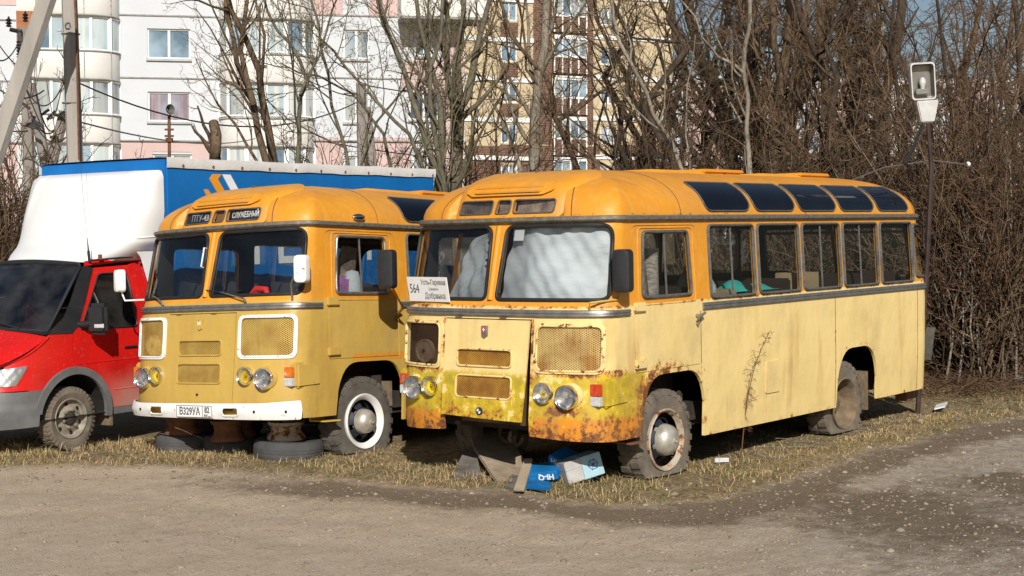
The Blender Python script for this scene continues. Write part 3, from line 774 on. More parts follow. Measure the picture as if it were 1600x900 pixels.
    for a, b in ((2.15, 4.05), (4.35, 6.05)):
        f = MB()
        zt = 2.885
        f.hexa([Vector(p) for p in ((a, -.42, 2.80), (b, -.42, 2.80), (b, .42, 2.80), (a, .42, 2.80), (a + .10, -.36, zt), (b - .12, -.36, zt), (b - .12, .36, zt), (a + .10, .36, zt))])
        ho_ = f.build('roof_hatch', M['orangep'], root, bevel=.015)
        f = MB(); f.box(((a + b) / 2 + .1, -.40, zt - .02), (b - .05, .40, zt + .022)); f.build('hatch_lid', M['orangep'], ho_, bevel=.012)
    # --- bottom step pods, hatch, seams on the side
    f = MB()
    q = LOW(sx(.78), .40, .0); f.hexa([Vector(p) for p in ((.60, -1.20, .36), (.80, -1.23, .36), (.80, -.98, .36), (.60, -.98, .36), (.60, -1.20, .375), (.80, -1.23, .375), (.80, -.98, .375), (.60, -.98, .375))])
    f.box((.60, -1.0, .36), (.80, -.98, .50)); f.build('door_step', M['rustm'] if B else lowp, root)
    f = MB(); f.tube([LOW(sx(3.27), .58, .004)] + [LOW(sx(a), b, .004) for a, b in ((2.95, .58), (2.95, .93), (3.27, .93))], .005, 5, closed=True)
    panel('side_flap', P, root, rpoly([(sx(2.96), .60), (sx(3.25), .60), (sx(3.25), .92), (sx(2.96), .92)], .03), [], lambda u, v, o: LOW(u, v, o + .014), (.15, .15), .012, .1)
    f = MB()
    for xx, z0, z1 in ((4.50, .32, 1.50), (6.62, .32, 1.50), (1.755, 1.0, 1.50)): f.tube([LOW(sx(xx), z, .0005) for z in np.linspace(z0, z1, 6)], .004, 5)
    f.build('panel_seam', M['rustm'] if B else lowp, root)
    f = MB(); f.tube([LOW(0, z, .006) for z in (1.66, 1.9, 2.1, 2.33)], .03, 8); f.build('centre_pillar', M['orangep'], root, smooth=50)
    # --- underside, wheels
    un = MB(); un.box((.55, -.95, .42), (6.9, .95, .60)); un.box((.9, -.42, .30), (6.4, -.34, .48)); un.box((.9, .34, .30), (6.4, .42, .48))
    un.lathe([(.05, -1.0), (.05, 1.0)], 12, 'y', (1.306, 0, .318)); un.lathe([(.06, -1.0), (.17, -.1), (.17, .1), (.06, 1.0)], 12, 'y', (4.906, 0, .30))
    un.box((2.0, -.9, .36), (3.0, -.45, .55)); un.box((.72, -.80, .45), (1.9, -.76, .98)); un.box((4.45, -.66, .45), (5.6, -.62, .96))
    un.box((.72, .76, .45), (1.9, .80, .98)); un.box((4.45, .62, .45), (5.6, .66, .96))
    un.box((.72, -1.19, .985), (1.9, -.78, 1.0)); un.box((4.48, -1.19, .96), (5.58, -.6, .975)); un.box((5.75, -.80, .32), (6.3, -.2, .42))
    un.box((.55, -.5, .62), (.62, .5, 1.0))
    un.build('chassis', M['under'], root)
    if B:
        f = MB(); f.cbox((6.75, -.98, .27), (.18, .16, .24)); f.cbox((6.95, -.95, .24), (.14, .14, .16)); f.build('tow_bracket', M['rustm'], root, bevel=.01)
        f = MB(); f.hexa([Vector(p) for p in ((7.12, -1.15, .62), (7.16, -1.15, .62), (7.16, -1.0, .62), (7.12, -1.0, .62), (7.10, -1.22, 1.02), (7.14, -1.22, 1.02), (7.14, -1.12, 1.02), (7.10, -1.12, 1.02))]); f.build('rear_bracket', M['alu'], root)
        f = MB(); f.box((5.40, -1.14, .18), (5.44, -.88, .62)); f.build('mud_flap', M['mud'], root)
        f = MB(); f.cbox((1.62, -.98, .66), (.18, .10, .10)); f.tube([(1.55, -1.02, .60), (1.7, -1.0, .72)], .025, 8); f.build('shock_mount', M['under'], root)
    else:
        f = MB(); f.box((1.72, -1.10, .45), (1.76, -.85, .72)); f.build('mud_flap', M['mud'], root)
        f = MB(); f.cbox((1.60, -.98, .74), (.14, .10, .10)); f.build('shock_mount', M['under'], root)
    yw = -1.10 + .1175
    bus_wheel(root, 1.306, yw, .318, 'B' if B else 'A')
    bus_wheel(root, 1.306, -yw, .318, 'B' if B else 'A', 1)
    bus_wheel(root, 4.906, yw - .01, .30, 'rear'); bus_wheel(root, 4.906, -yw + .01, .30, 'rear', 1)
    # --- interior
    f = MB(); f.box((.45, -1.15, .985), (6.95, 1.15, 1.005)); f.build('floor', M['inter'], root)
    f = MB(); f.box((.42, -1.05, 1.0), (.55, 1.05, 1.55)); f.hexa([Vector(p) for p in ((.30, -1.0, 1.50), (.72, -1.0, 1.50), (.72, 1.0, 1.50), (.30, 1.0, 1.50), (.30, -1.0, 1.60), (.70, -1.0, 1.62), (.70, 1.0, 1.62), (.30, 1.0, 1.60))]); f.build('dashboard', M['blackp'], root)
    f = MB(); c = Vector((.98, -.62, 1.62)); ax = Vector((-.55, 0, .83)).normalized(); a1 = Vector((0, 1, 0)); a2 = ax.cross(a1)
    f.tube([c + a1 * .22 * math.cos(t) + a2 * .22 * math.sin(t) for t in np.linspace(0, 2 * PI, 28, endpoint=False)], .013, 6, closed=True); f.tube([c, c - ax * .5], .02, 6); f.tube([c - a1 * .21, c + a1 * .21], .010, 5)
    f.build('steering_wheel', M['blackp'], root, smooth=50)
    def seat(x, y):
        f = MB(); f.box((x, y - .42, 1.28), (x + .42, y + .42, 1.40)); f.hexa([Vector(p) for p in ((x + .36, y - .42, 1.36), (x + .44, y - .42, 1.36), (x + .44, y + .42, 1.36), (x + .36, y + .42, 1.36), (x + .45, y - .40, 1.74), (x + .50, y - .40, 1.74), (x + .50, y + .40, 1.74), (x + .45, y + .40, 1.74))])
        f.box((x + .1, y - .3, 1.0), (x + .14, y - .26, 1.3)); f.box((x + .1, y + .26, 1.0), (x + .14, y + .3, 1.3)); f.build('seat', M['seat'], root, bevel=.02)
    seat(1.15, -.66)
    for i in range(5):
        for yy in (-.70, .70):
            if i == 0 and yy > 0: continue
            seat(2.4 + .85 * i, yy)
    f = MB(); f.tube([(6.85, y_, z_) for y_, z_ in ((-1.05, 1.1), (-1.05, 2.2), (1.05, 2.2), (1.05, 1.1))], .02, 6); f.build('grab_rail', M['interor'], root)
    # driver partition behind the seat
    f = MB(); f.box((1.80, -1.12, 1.0), (1.83, -.30, 1.72)); f.build('partition', M['inter'], root)
    f = MB()
    for zz_ in (2.36,): f.box((.7, -1.10, zz_), (6.6, -1.04, zz_ + .02)); f.box((.7, 1.04, zz_), (6.6, 1.10, zz_ + .02))
    f.build('ceiling_trim', M['interor'], root)
    # --- black driver's mirror on an arm
    if B:
        mc = Vector((.35, -1.31, 1.92)); arm = [LOW(sy(-1.06), 1.57, .02), LOW(sy(-1.06), 1.60, .09), mc + Vector((.06, .08, -.25)), mc + Vector((.04, .0, -.05)), mc + Vector((.03, 0, .02))]
        mirror_part(root, mc, .18, .38, arm, M['mustp'], M['blackp'], yaw=R(12))
    else:
        mc = Vector((1.08, -1.66, 1.90)); arm = [Vector((1.72, -1.22, 1.42)), Vector((1.60, -1.42, 1.50)), mc + Vector((.10, .04, -.16)), mc + Vector((.04, .0, -.03)), mc + Vector((.03, 0, .04))]
        mirror_part(root, mc, .20, .40, arm, M['orangep'], M['blackp'], yaw=R(12))
    return body, hd

# ------------------------------------------------------------------ ground
def vnoise(x, y, seed=0):
    xi = np.floor(x).astype(np.int64); yi = np.floor(y).astype(np.int64); fx = x - xi; fy = y - yi
    def h(a, b):
        n = (a * 374761393 + b * 668265263 + seed * 1442695041) & 0x7fffffff; n = ((n ^ (n >> 13)) * 1274126177) & 0x7fffffff
        return ((n ^ (n >> 16)) & 0xffff) / 65535.0
    u = fx * fx * (3 - 2 * fx); v = fy * fy * (3 - 2 * fy)
    return (h(xi, yi) * (1 - u) + h(xi + 1, yi) * u) * (1 - v) + (h(xi, yi + 1) * (1 - u) + h(xi + 1, yi + 1) * u) * v
def fbm(x, y, o=4, seed=0):
    s = 0; a = .5; t = 0
    for i in range(o): s = s + a * vnoise(x * 2 ** i, y * 2 ** i, seed + i); t += a; a *= .5
    return s / t
BORD = [G(*p) for p in ((-700, 722), (-100, 726), (0, 727), (200, 722), (400, 738), (600, 750), (760, 764), (950, 784), (1100, 784), (1210, 758), (1300, 724), (1400, 692), (1500, 668), (1650, 642), (2100, 580))]
BLAT = np.array([b[0] for b in BORD]); BDEP = np.array([b[1] for b in BORD])
def sdist(lat, dep): return dep - np.interp(lat, BLAT, BDEP) + (fbm(lat * 1.7, dep * 1.7, 3, 5) - .5) * .5
def gheight(lat, dep):
    """ground height above the sloping plane"""
    s = sdist(lat, dep)
    near = np.clip((26 - dep) / 6, 0, 1)
    z = (fbm(lat * .8, dep * .8, 4, 1) - .5) * .05 + (fbm(lat * 5, dep * 5, 3, 2) - .5) * .018
    z = z - .045 * np.clip(.5 - s / .8, 0, 1) + .02 * np.exp(-((s - .5) / .5) ** 2)
    z = z - .02
    for c0, k0 in ((-1.5, .05), (-2.9, .02)): z = z - .018 * np.exp(-((s - c0 - .35 * np.sin(lat * .5 + c0)) / .22) ** 2)
    far = np.clip((dep - 24) / 20, 0, 1)
    return z * near + far * (-.3) + (1 - near) * (fbm(lat * .2, dep * .2, 3, 3) - .5) * .3
def axis_pts(fine0, fine1, step, lo, hi, grow=1.25):
    a = list(np.arange(fine0, fine1, step)); s = step; x = a[-1]
    while x < hi: s *= grow; x += s; a.append(x)
    s = step; x = fine0; b = []
    while x > lo: s *= grow; x -= s; b.append(x)
    return np.array(b[::-1] + a)
def make_ground():
    la = axis_pts(-8, 9.5, .085, -1500, 1500); de = axis_pts(7.5, 25, .085, -60, 3000)
    A, D = np.meshgrid(la, de, indexing='ij'); z = gheight(A, D) + base_z(A)
    X = CAM.x + RH.x * A + FH.x * D; Y = CAM.y + RH.y * A + FH.y * D
    V = np.stack([X, Y, z], -1).reshape(-1, 3); nu, nv = len(la), len(de)
    i = np.arange(nu - 1)[:, None] * nv + np.arange(nv - 1)[None]; F = np.stack([i, i + nv, i + nv + 1, i + 1], -1).reshape(-1, 4)
    me = npmesh('ground', V, F, True)
    at = me.attributes.new('verge', 'FLOAT', 'POINT'); at.data.foreach_set('value', sdist(A, D).ravel().astype(np.float32))
    # wet, dark soil: a band along the verge and patches at the right
    s = sdist(A, D); band = .95 * np.exp(-((s + .42) / .45) ** 2) * np.clip((A + 3.8) / 2, 0, 1)
    pt = np.clip((fbm(A * .55, D * .4, 4, 9) - .44) * 6, 0, 1) * np.clip((A - 1.2) / 2, 0, 1) * np.clip((D - 9.5) / 2.5, 0, 1)
    at = me.attributes.new('wet', 'FLOAT', 'POINT'); at.data.foreach_set('value', np.clip(band + pt, 0, 1).ravel().astype(np.float32))
    at = me.attributes.new('gravel', 'FLOAT', 'POINT'); at.data.foreach_set('value', np.clip((A - .8) / 3, 0, 1).ravel().astype(np.float32))
    t = NT('dirt_and_grass_soil')
    def attr(n): a = t.new('ShaderNodeAttribute'); a.attribute_name = n; return a.outputs['Fac']
    vg, wet, grv = attr('verge'), attr('wet'), attr('gravel')
    n1 = t.noise(.7, detail=6); n2 = t.noise(6, detail=8, rough=.7); n3 = t.noise(38, detail=6, rough=.7); nb = t.noise(17, detail=4)
    st = t.noise(2.0, detail=6, stretch=(.7, 1.1, 1))
    vor = t.new('ShaderNodeTexVoronoi'); vor.inputs['Scale'].default_value = 24; t.put(vor.inputs['Vector'], t.obj())
    vor2 = t.new('ShaderNodeTexVoronoi'); vor2.inputs['Scale'].default_value = 60; t.put(vor2.inputs['Vector'], t.obj())
    road = t.mix(t.ss(n2, .35, .65), (.52, .42, .31), (.41, .325, .235))
    road = t.mix(t.math('MULTIPLY', t.ss(st, .42, .62), .5), road, (.51, .42, .325))
    grav = t.mix(t.ss(n2, .40, .62), (.37, .34, .305), (.21, .165, .12))
    road = t.mix(t.math('MULTIPLY', grv, .75), road, grav)
    # stones
    sep = t.new('ShaderNodeSeparateColor'); t.put(sep.inputs[0], vor.outputs['Color'])
    stone = t.math('MULTIPLY', t.ss(vor.outputs['Distance'], .30, .22), t.math('GREATER_THAN', t.math('ADD', sep.outputs[0], t.math('MULTIPLY', n1, .5)), 1.02))
    sc_ = t.mix(sep.outputs[1], (.42, .37, .30), (.24, .20, .16))
    road = t.mix(t.math('MULTIPLY', stone, .85), road, sc_)
    s2 = t.new('ShaderNodeSeparateColor'); t.put(s2.inputs[0], vor2.outputs['Color'])
    fine = t.math('MULTIPLY', t.ss(vor2.outputs['Distance'], .34, .22), t.math('GREATER_THAN', s2.outputs[0], .66))
    road = t.mix(t.math('MULTIPLY', fine, .55), road, t.mix(s2.outputs[1], (.44, .39, .33), (.13, .10, .075)))
    wm = t.ss(t.math('ADD', wet, t.math('MULTIPLY', t.math('SUBTRACT', n2, .5), 1.1)), .15, .75)
    road = t.mix(t.math('MULTIPLY', wm, .82), road, t.mix(stone, (.125, .088, .056), (.21, .17, .13)))
    soil = t.mix(t.ss(n2, .35, .62), (.30, .225, .125), (.13, .092, .052))
    soil = t.mix(t.math('MULTIPLY', t.ss(nb, .52, .60), .7), soil, (.38, .30, .16))
    soil = t.mix(t.math('MULTIPLY', t.ss(n1, .50, .62), .4), soil, (.115, .12, .04))
    vm = t.ss(t.math('ADD', vg, t.math('MULTIPLY', t.math('SUBTRACT', n3, .5), .6)), -.12, .15)
    c = t.mix(vm, road, soil)
    n5 = t.noise(95, detail=5, rough=.75)
    c = t.mix(t.math('MULTIPLY', t.ss(n5, .52, .70), .24), c, (.16, .12, .085)); c = t.mix(t.math('MULTIPLY', t.ss(n3, .55, .66), .30), c, (.50, .42, .33))
    h = t.math('ADD', t.math('MULTIPLY', n3, .6), t.math('ADD', t.math('MULTIPLY', t.math('SUBTRACT', 1, vor2.outputs['Distance']), .35), t.math('MULTIPLY', stone, .8)))
    t.bump(t.math('ADD', h, n2), .9, .03)
    t.done(c, .93, 0, .2)
    return tag(link('ground', me, t.m), kind='structure')
make_ground()

def blades(n, latr, depr, keep, hmin, hmax, lean=.6, w=.0028, seed=1):
    """bent grass blades as two-segment strips; keep(lat, dep, rnd) filters positions"""
    r = np.random.default_rng(seed)
    cl = r.uniform(latr[0], latr[1], n // 11); cdp = r.uniform(depr[0], depr[1], n // 11)
    ii = r.integers(0, len(cl), n); la = cl[ii] + r.normal(0, .06, n); de = cdp[ii] + r.normal(0, .06, n)
    k = keep(la, de, r.random(n)); la, de, ii = la[k], de[k], ii[k]; n = len(la)
    hs = (r.uniform(hmin, hmax, len(cl)) * (.25 + 2.4 * np.clip(fbm(cl * .9, cdp * .9, 3, 21) - .25, 0, 1) ** 1.6))[ii] * r.uniform(.5, 1.2, n)
    a = r.uniform(0, 2 * PI, n); ln = r.uniform(.2, lean + .5, n) * hs
    d = np.stack([np.cos(a), np.sin(a), np.zeros(n)], 1); s = np.stack([-np.sin(a), np.cos(a), np.zeros(n)], 1)
    base = np.stack([CAM.x + RH.x * la + FH.x * de, CAM.y + RH.y * la + FH.y * de, base_z(la) + gheight(la, de) - .005], 1)
    up = np.array([0, 0, 1.])
    ww = (w * r.uniform(.7, 1.6, n))[:, None]
    p1 = base + d * (ln * .35)[:, None] + up * (hs * .62)[:, None]; p2 = base + d * (ln * 1.15)[:, None] + up * (hs * r.uniform(.55, 1.0, n))[:, None]
    V = np.stack([base - s * ww, base + s * ww, p1 - s * ww * .8, p1 + s * ww * .8, p2 - s * ww * .2, p2 + s * ww * .2], 1).reshape(-1, 3)
    o = np.arange(n)[:, None] * 6; F = np.concatenate([o + np.array([[0, 1, 3, 2]]), o + np.array([[2, 3, 5, 4]])], 0)
    return V, F
def grass_mat(name, ca, cb, cc):
    t = NT(name); n = t.noise(2.2, detail=3); n2 = t.noise(60, detail=2)
    g = t.new('ShaderNodeNewGeometry')
    c = t.mix(g.outputs['Random Per Island'], ca, cb); c = t.mix(t.ss(n, .50, .66), c, cc)
    return t.done(c, .8, 0, .2)
def verge(lo, hi): return lambda la, de, q: (sdist(la, de) > lo) & (sdist(la, de) < hi) & (q < np.clip(fbm(la * 1.3, de * 1.3, 3, 31) * 5.5 - 2.35, .03, 1))
V, F = blades(330000, (-7.5, 10.5), (10.5, 24), lambda la, de, q: verge(.0, 2.2)(la, de, q) | ((sdist(la, de) > 0) & (la > 2.2) & (q < .45)), .025, .11, 1.7, .0022, 3)
tag(link('dry_grass', npmesh('dry_grass', V, F), grass_mat('straw', (.60, .45, .24), (.28, .20, .10), (.38, .31, .13))), kind='stuff')
V, F = blades(34000, (-3, 10.5), (11, 22), lambda la, de, q: (sdist(la, de) > .02) & (sdist(la, de) < 2.6) & (q < np.clip(fbm(la * .9, de * .9, 3, 77) * 5 - 2.6, 0, 1)), .02, .07, .5, .003, 4)
tag(link('green_grass', npmesh('green_grass', V, F), grass_mat('fresh_grass', (.10, .15, .025), (.18, .20, .04), (.08, .12, .02))), kind='stuff')
V, F = blades(60000, (-7.2, 9.5), (11.5, 21), lambda la, de, q: (sdist(la, de) > .15) & (sdist(la, de) < 1.7) & (fbm(la * 1.1 + 7, de * 1.1, 3, 61) > .50) & (q < np.clip(fbm(la * 2.2, de * 2.2, 2, 62) * 5 - 2.5, 0, 1)), .04, .16, 1.5, .0024, 13)
tag(link('long_dry_grass', npmesh('long_dry_grass', V, F), grass_mat('pale_straw', (.66, .50, .27), (.36, .26, .13), (.48, .38, .19))), kind='stuff')
V, F = blades(6000, (-6, 10), (11, 19), lambda la, de, q: (sdist(la, de) > -1.2) & (sdist(la, de) < .1) & (fbm(la * 2, de * 2, 2, 8) > .55), .015, .05, .9, .0026, 5)
tag(link('stray_grass', npmesh('stray_grass', V, F), grass_mat('stray_straw', (.34, .27, .13), (.18, .16, .05), (.12, .14, .03))), kind='stuff')

def stones(name, n, latr, depr, keep, smin, smax, m, seed):
    r = np.random.default_rng(seed); la = r.uniform(*latr, n); de = r.uniform(*depr, n); k = keep(la, de, r.random(n)); la, de = la[k], de[k]; n = len(la)
    s = smin * (smax / smin) ** (r.random(n) ** 2.2)
    ico = np.array([(0, 0, 1), (.9, 0, .3), (.28, .85, .3), (-.72, .52, .3), (-.72, -.52, .3), (.28, -.85, .3), (.72, .52, -.5), (-.28, .85, -.5), (-.9, 0, -.5), (-.28, -.85, -.5), (.72, -.52, -.5)])
    Fi = np.array([(0, 1, 2), (0, 2, 3), (0, 3, 4), (0, 4, 5), (0, 5, 1), (1, 6, 2), (2, 6, 7), (2, 7, 3), (3, 7, 8), (3, 8, 4), (4, 8, 9), (4, 9, 5), (5, 9, 10), (5, 10, 1), (1, 10, 6)])
    a = r.uniform(0, 2 * PI, n); ca, sa = np.cos(a)[:, None], np.sin(a)[:, None]
    P = ico[None] * (1 + r.normal(0, .14, (n, 11, 1))) * np.stack([r.uniform(.8, 1.5, n), r.uniform(.6, 1, n), r.uniform(.35, .7, n)], 1)[:, None]
    P = P * s[:, None, None]
    X = P[..., 0] * ca - P[..., 1] * sa; Y = P[..., 0] * sa + P[..., 1] * ca
    X += (CAM.x + RH.x * la + FH.x * de)[:, None]; Y += (CAM.y + RH.y * la + FH.y * de)[:, None]; Z = P[..., 2] + (base_z(la) + gheight(la, de) + s * .1)[:, None]
    V = np.stack([X, Y, Z], -1).reshape(-1, 3); F = (np.arange(n)[:, None, None] * 11 + Fi[None]).reshape(-1, 3)
    return tag(link(name, npmesh(name, V, F), m), kind='stuff')
def stone_mat(name, a, b, c):
    t = NT(name); g = t.new('ShaderNodeNewGeometry'); q = t.mix(g.outputs['Random Per Island'], a, b); q = t.mix(t.ss(t.noise(30, detail=4), .4, .7), q, c); return t.done(q, .9, 0, .2)
gm = stone_mat('pale_gravel', (.33, .28, .22), (.18, .145, .11), (.25, .20, .15))
stones('gravel', 15000, (-6, 9), (8.8, 18), lambda la, de, q: (sdist(la, de) < .1) & (q < np.clip(fbm(la * .7, de * .9, 3, 40) * 2.4 - .8 + .12 * la, .05, .9)), .006, .026, gm, 1)
stones('fine_gravel', 26000, (-5.5, 6.5), (8.9, 15.5), lambda la, de, q: (sdist(la, de) < .25) & (np.abs(la) < de * .36) & (q < np.clip(fbm(la * 1.3, de * 1.6, 4, 44) * 2.2 - .55, .15, 1)), .0035, .011, stone_mat('brown_grit', (.42, .34, .25), (.19, .14, .095), (.30, .23, .16)), 6)
stones('coarse_gravel', 500, (-6, 9), (9, 19), lambda la, de, q: (sdist(la, de) < .8) & (q < .6), .022, .042, gm, 2)
stones('soil_crumbs', 7000, (-7, 10), (11, 23), lambda la, de, q: (sdist(la, de) > -.9) & (sdist(la, de) < 2.0), .006, .024, stone_mat('soil_lumps', (.16, .11, .07), (.07, .05, .032), (.22, .17, .11)), 3)
stones('litter_specks', 260, (-6, 10), (11, 22), lambda la, de, q: (sdist(la, de) > -.6) & (sdist(la, de) < 2.6), .008, .026, stone_mat('pale_litter', (.55, .54, .50), (.35, .30, .24), (.45, .43, .40)), 4)

# ------------------------------------------------------------------ the two buses
rootB = empty('old_bus', label='weathered cream and orange bus with sheeted windscreen and route sign 564', cat='bus', group='old orange-roofed buses')
mB, hoodB = build_bus('B', rootB)
rootA = empty('old_bus', label='mustard yellow bus with white front bumper standing between truck and cream bus', cat='bus', group='old orange-roofed buses')
mA, hoodA = build_bus('A', rootA)
rootB.matrix_world = TILT
rootA.matrix_world = TILT @ Matrix.Translation((-.481, 3.433, .010)) @ (Matrix.Rotation(.047, 4, 'Z') @ Matrix.Rotation(.040, 4, 'Y') @ Matrix.Rotation(-.036, 4, 'X'))

def dress_B(root):
    # sheets hung behind the windscreens
    def cloth(y0, y1, z0, z1, cut=None, seed=0):
        def fn(a, b):
            y = y0 + (y1 - y0) * a; z = z0 + (z1 - z0) * b
            w = .022 * math.sin(9 * a + 5 * b + seed) + .016 * math.sin(17 * a - 11 * b + seed) + .007 * math.sin(43 * (a + .5 * b) + seed) + .02 * math.sin(4 * b + 7 * a * b)
            if cut: y = cut(y, b)
            return LOW(sy(y), z, -.075 + w)
        return fn
    f = MB(); f.grid(cloth(-.085, -1.175, 1.645, 2.345, lambda y, b: y, 1), 44, 30); f.build('windscreen_sheet', M['clothw'], root, smooth=70)
    f = MB(); f.grid(cloth(.08, .56, 1.66, 2.31, lambda y, b: .08 + (y - .08) * float(np.interp(b, [0, .25, .5, .8, .9, 1], [1.12, .95, .80, .72, .55, .12])), 3), 26, 26); f.build('windscreen_sheet', M['clothw'], root, smooth=70)
    f = MB(); f.grid(lambda a, b: LOW(sy(1.06 + .07 * a), 1.66 + .66 * b, -.05), 3, 8); f.build('curtain_strip', M['brown'], root)
    f = MB(); f.grid(lambda a, b: LOW(sy(.72 + .07 * a), 1.66 + .66 * b, -.22), 3, 8); f.build('curtain_strip', M['interor'], root)
    p0 = LOW(sy(-.235), 2.245, .004); 
    f = MB(); f.grid(lambda a, b: LOW(sy(-.175 - .115 * a), 2.20 + .10 * b, -.012), 4, 3); f.build('pasted_note', M['paper'], root)
    f = MB(); f.tube([LOW(sy(-.105), z_, .022) for z_ in (1.72, 1.74)], .012, 6); f.tube([LOW(sy(.09), 2.18, .03), LOW(sy(.075), 2.17, .045)], .012, 6); f.tube([LOW(sy(.09), 2.02, .03), LOW(sy(.075), 2.01, .045)], .012, 6); f.build('wiper_stub', M['blackp'], root)
dress_B(rootB)
sg = empty('route_sign', label='white route sign reading 564 leaning inside the corner of the windscreen', cat='sign')
# the sign stands in front of the left windscreen corner of the cream bus
c0 = LOW(sy(1.10), 1.635, .035); c1 = LOW(sy(.47), 1.625, .035); c0 = Vector((c1.x + (c0.x - c1.x) * .75, c0.y, 1.635)); ex = (c1 - c0); ex.z = 0; wdt = .60; ex.normalize()
eyv = Vector((.16 * ex.y, -.16 * ex.x, 1)).normalized()
c0 = c1 - ex * wdt
SM = frame(c0 + Vector((0, 0, 0)), ex, eyv)
f = MB(); f.box((0, 0, -.004), (wdt, .235, .004), SM); o = f.build('board', M['paper'], sg)
def stx(t_, x, y, s, m_='ink', xs=1, b=.0): text_mesh(t_, s, M[m_], sg, SM @ Matrix.Translation((x, y, .006)), 'lettering', xs=xs, extr=.001, bold=b)
stx('564', .10, .12, .125, 'ink', .78); stx('Усть-Гаревая', .395, .185, .066, 'inkg', .86, .0015); stx('Шеметы', .39, .122, .036, 'inkg'); stx('Добрянка', .40, .055, .075, 'inkg', .86, .0015)
sg.matrix_world = TILT

def dress_A(root):
    # white bumper
    f = MB(); ss = np.linspace(sy(1.20), sy(-1.17), 70); prof = [(.40, .02), (.405, .075), (.43, .10), (.515, .10), (.545, .075), (.55, .02)]
    def bp(s, z, o): q = LOW(s, .5, o + .02); q.z = z + .0; return q
    lp = [rpoly([(sy(a), .455), (sy(b), .455), (sy(b), .535), (sy(a), .535)], .03) for a, b in ((.68, .47), (-.43, -.64))]
    def bmap(u, v, o=0):
        e = .03
        q = LOW(u, .55, .085 + o - e * min(1, abs(v - .50) / .085)); q.z = v; return q
    bo = panel('bumper', M['whitep'], root, rpoly([(sy(1.215), .425), (sy(-1.20), .415), (sy(-1.20), .605), (sy(-.9), .582), (sy(.9), .565), (sy(1.215), .585)], .02), lp, bmap, (.09, .03), .012, .08)
    for l in lp:
        f = MB(); loop_tube(f, l, bmap, .010, .0); f.build('slot_rim', M['whitep'], bo, smooth=60)
    for y_ in (.86, -.83, -1.12):
        q = bmap(sy(y_), .50); f = MB(); f.lathe([(.014, .004), (.012, -.006), (.001, -.006)], 10, 'x', tuple(q)); f.build('bolt', M['dark'], bo)
    # number plate
    q = bmap(sy(-.05), .495); pl = MB(); pl.cbox((q.x - .010, q.y, .495), (.008, .53, .125)); po = pl.build('number_plate', M['paper'], root)
    X = q.x - .016; PM = frame((X, q.y, .495), (0, -1, 0), (0, 0, 1))
    f = MB()
    for (a, b, c, d) in ((-.262, .262, .056, .060), (-.262, .262, -.060, -.056), (-.262, -.258, -.06, .06), (.258, .262, -.06, .06), (.126, .130, -.06, .06)): f.box((a, c, -.001), (b, d, .002), PM)
    f.build('plate_border', M['ink'], po)
    text_mesh('В329УА', .105, M['ink'], po, PM @ Matrix.Translation((-.065, -.002, 0)), xs=.86, bold=.002, extr=.001)
    text_mesh('82', .082, M['ink'], po, PM @ Matrix.Translation((.193, .014, 0)), xs=.9, bold=.002, extr=.001); text_mesh('RUS', .03, M['ink'], po, PM @ Matrix.Translation((.175, -.040, 0)), bold=.001, extr=.001)
    f = MB(); f.box((.215, -.052, -.001), (.245, -.043, .002), PM); f.build('plate_flag', M['red'], po)
    # white mirror in front of the windscreen, on a chrome post
    b0 = LOW(sy(-1.12), 1.60, .02)
    mirror_part(root, Vector((.24, -1.27, 1.91)), .15, .28, [b0, b0 + Vector((-.03, -.02, .16)), Vector((.18, -1.20, 1.80)), Vector((.20, -1.26, 1.90))], M['alu'], M['whitep'], 'round_mirror', yaw=R(20))
    b0 = LOW(sy(1.16), 1.66, .02)
    mirror_part(root, Vector((.22, 1.47, 1.88)), .13, .25, [b0, Vector((.24, 1.42, 1.66)), Vector((.25, 1.48, 1.74)), Vector((.24, 1.47, 1.86))], M['whitep'], M['whitep'], 'round_mirror', yaw=R(-12))
    # wipers
    for y0, y1, ym in ((-.62, -.05, -.52), (.62, 1.02, .95)):
        f = MB(); a = LOW(sy(y0), 1.585, .03); m_ = LOW(sy(y0 * .35 + y1 * .65), 1.70, .035)
        f.tube([a, a + Vector((-.02, 0, .03)), m_], [.014, .010, .006], 6); wo = f.build('wiper_arm', M['alu'], root, smooth=50)
        f = MB(); f.tube([LOW(sy(ym * 1.0), 1.71, .024), m_, LOW(sy(y1 + .07), 1.735, .024)], .006, 5); f.build('wiper_blade', M['blackp'], wo)
    f = MB(); q = [LOW(sy(.085), z_, o_) for z_, o_ in ((1.97, .01), (1.97, .05), (2.17, .05), (2.17, .01))]; f.tube(q, .009, 6); f.build('grab_handle', M['whitep'], root, smooth=50)
    # roof side marker lamp
    q = ROOF(sx(1.18), v_of_z(2.46), .02); f = MB(); f.lathe([(.001, -.09), (.025, -.07), (.036, -.02), (.038, .02), (.028, .07), (.001, .1)], 12, 'x', tuple(q)); f.build('marker_lamp', M['chrome'], root, smooth=60)
    # bits on the dashboard and behind the door glass
    f = MB(); c = LOW(sy(-.62), 1.70, -.16); f.tube([c + Vector((0, .14, .0)), c + Vector((0, .04, .07)), c + Vector((0, -.10, .06)), c + Vector((0, -.14, -.06))], [.02, .035, .035, .02], 8); f.tube([c + Vector((0, .08, .02)), c + Vector((0, -.10, .0))], .02, 6); f.build('red_tool', M['redp'], root, smooth=50)
    f = MB(); f.tube([LOW(sy(y_), 1.672, -.05) for y_ in np.linspace(-.15, -.85, 20)], .014, 5); f.build('beaded_cord', M['teal'], root)
    f = MB(); f.lathe([(.001, .24), (.07, .22), (.10, .12), (.11, .0), (.1, -.1)], 12, 'z', (.62 + .65, -1.0, 1.68)); f.build('white_bag', M['clothw'], root, smooth=60)
    f = MB(); f.cbox((1.16, -.98, 1.74), (.22, .12, .24)); f.build('lilac_bag', M['lilac'], root, bevel=.04)
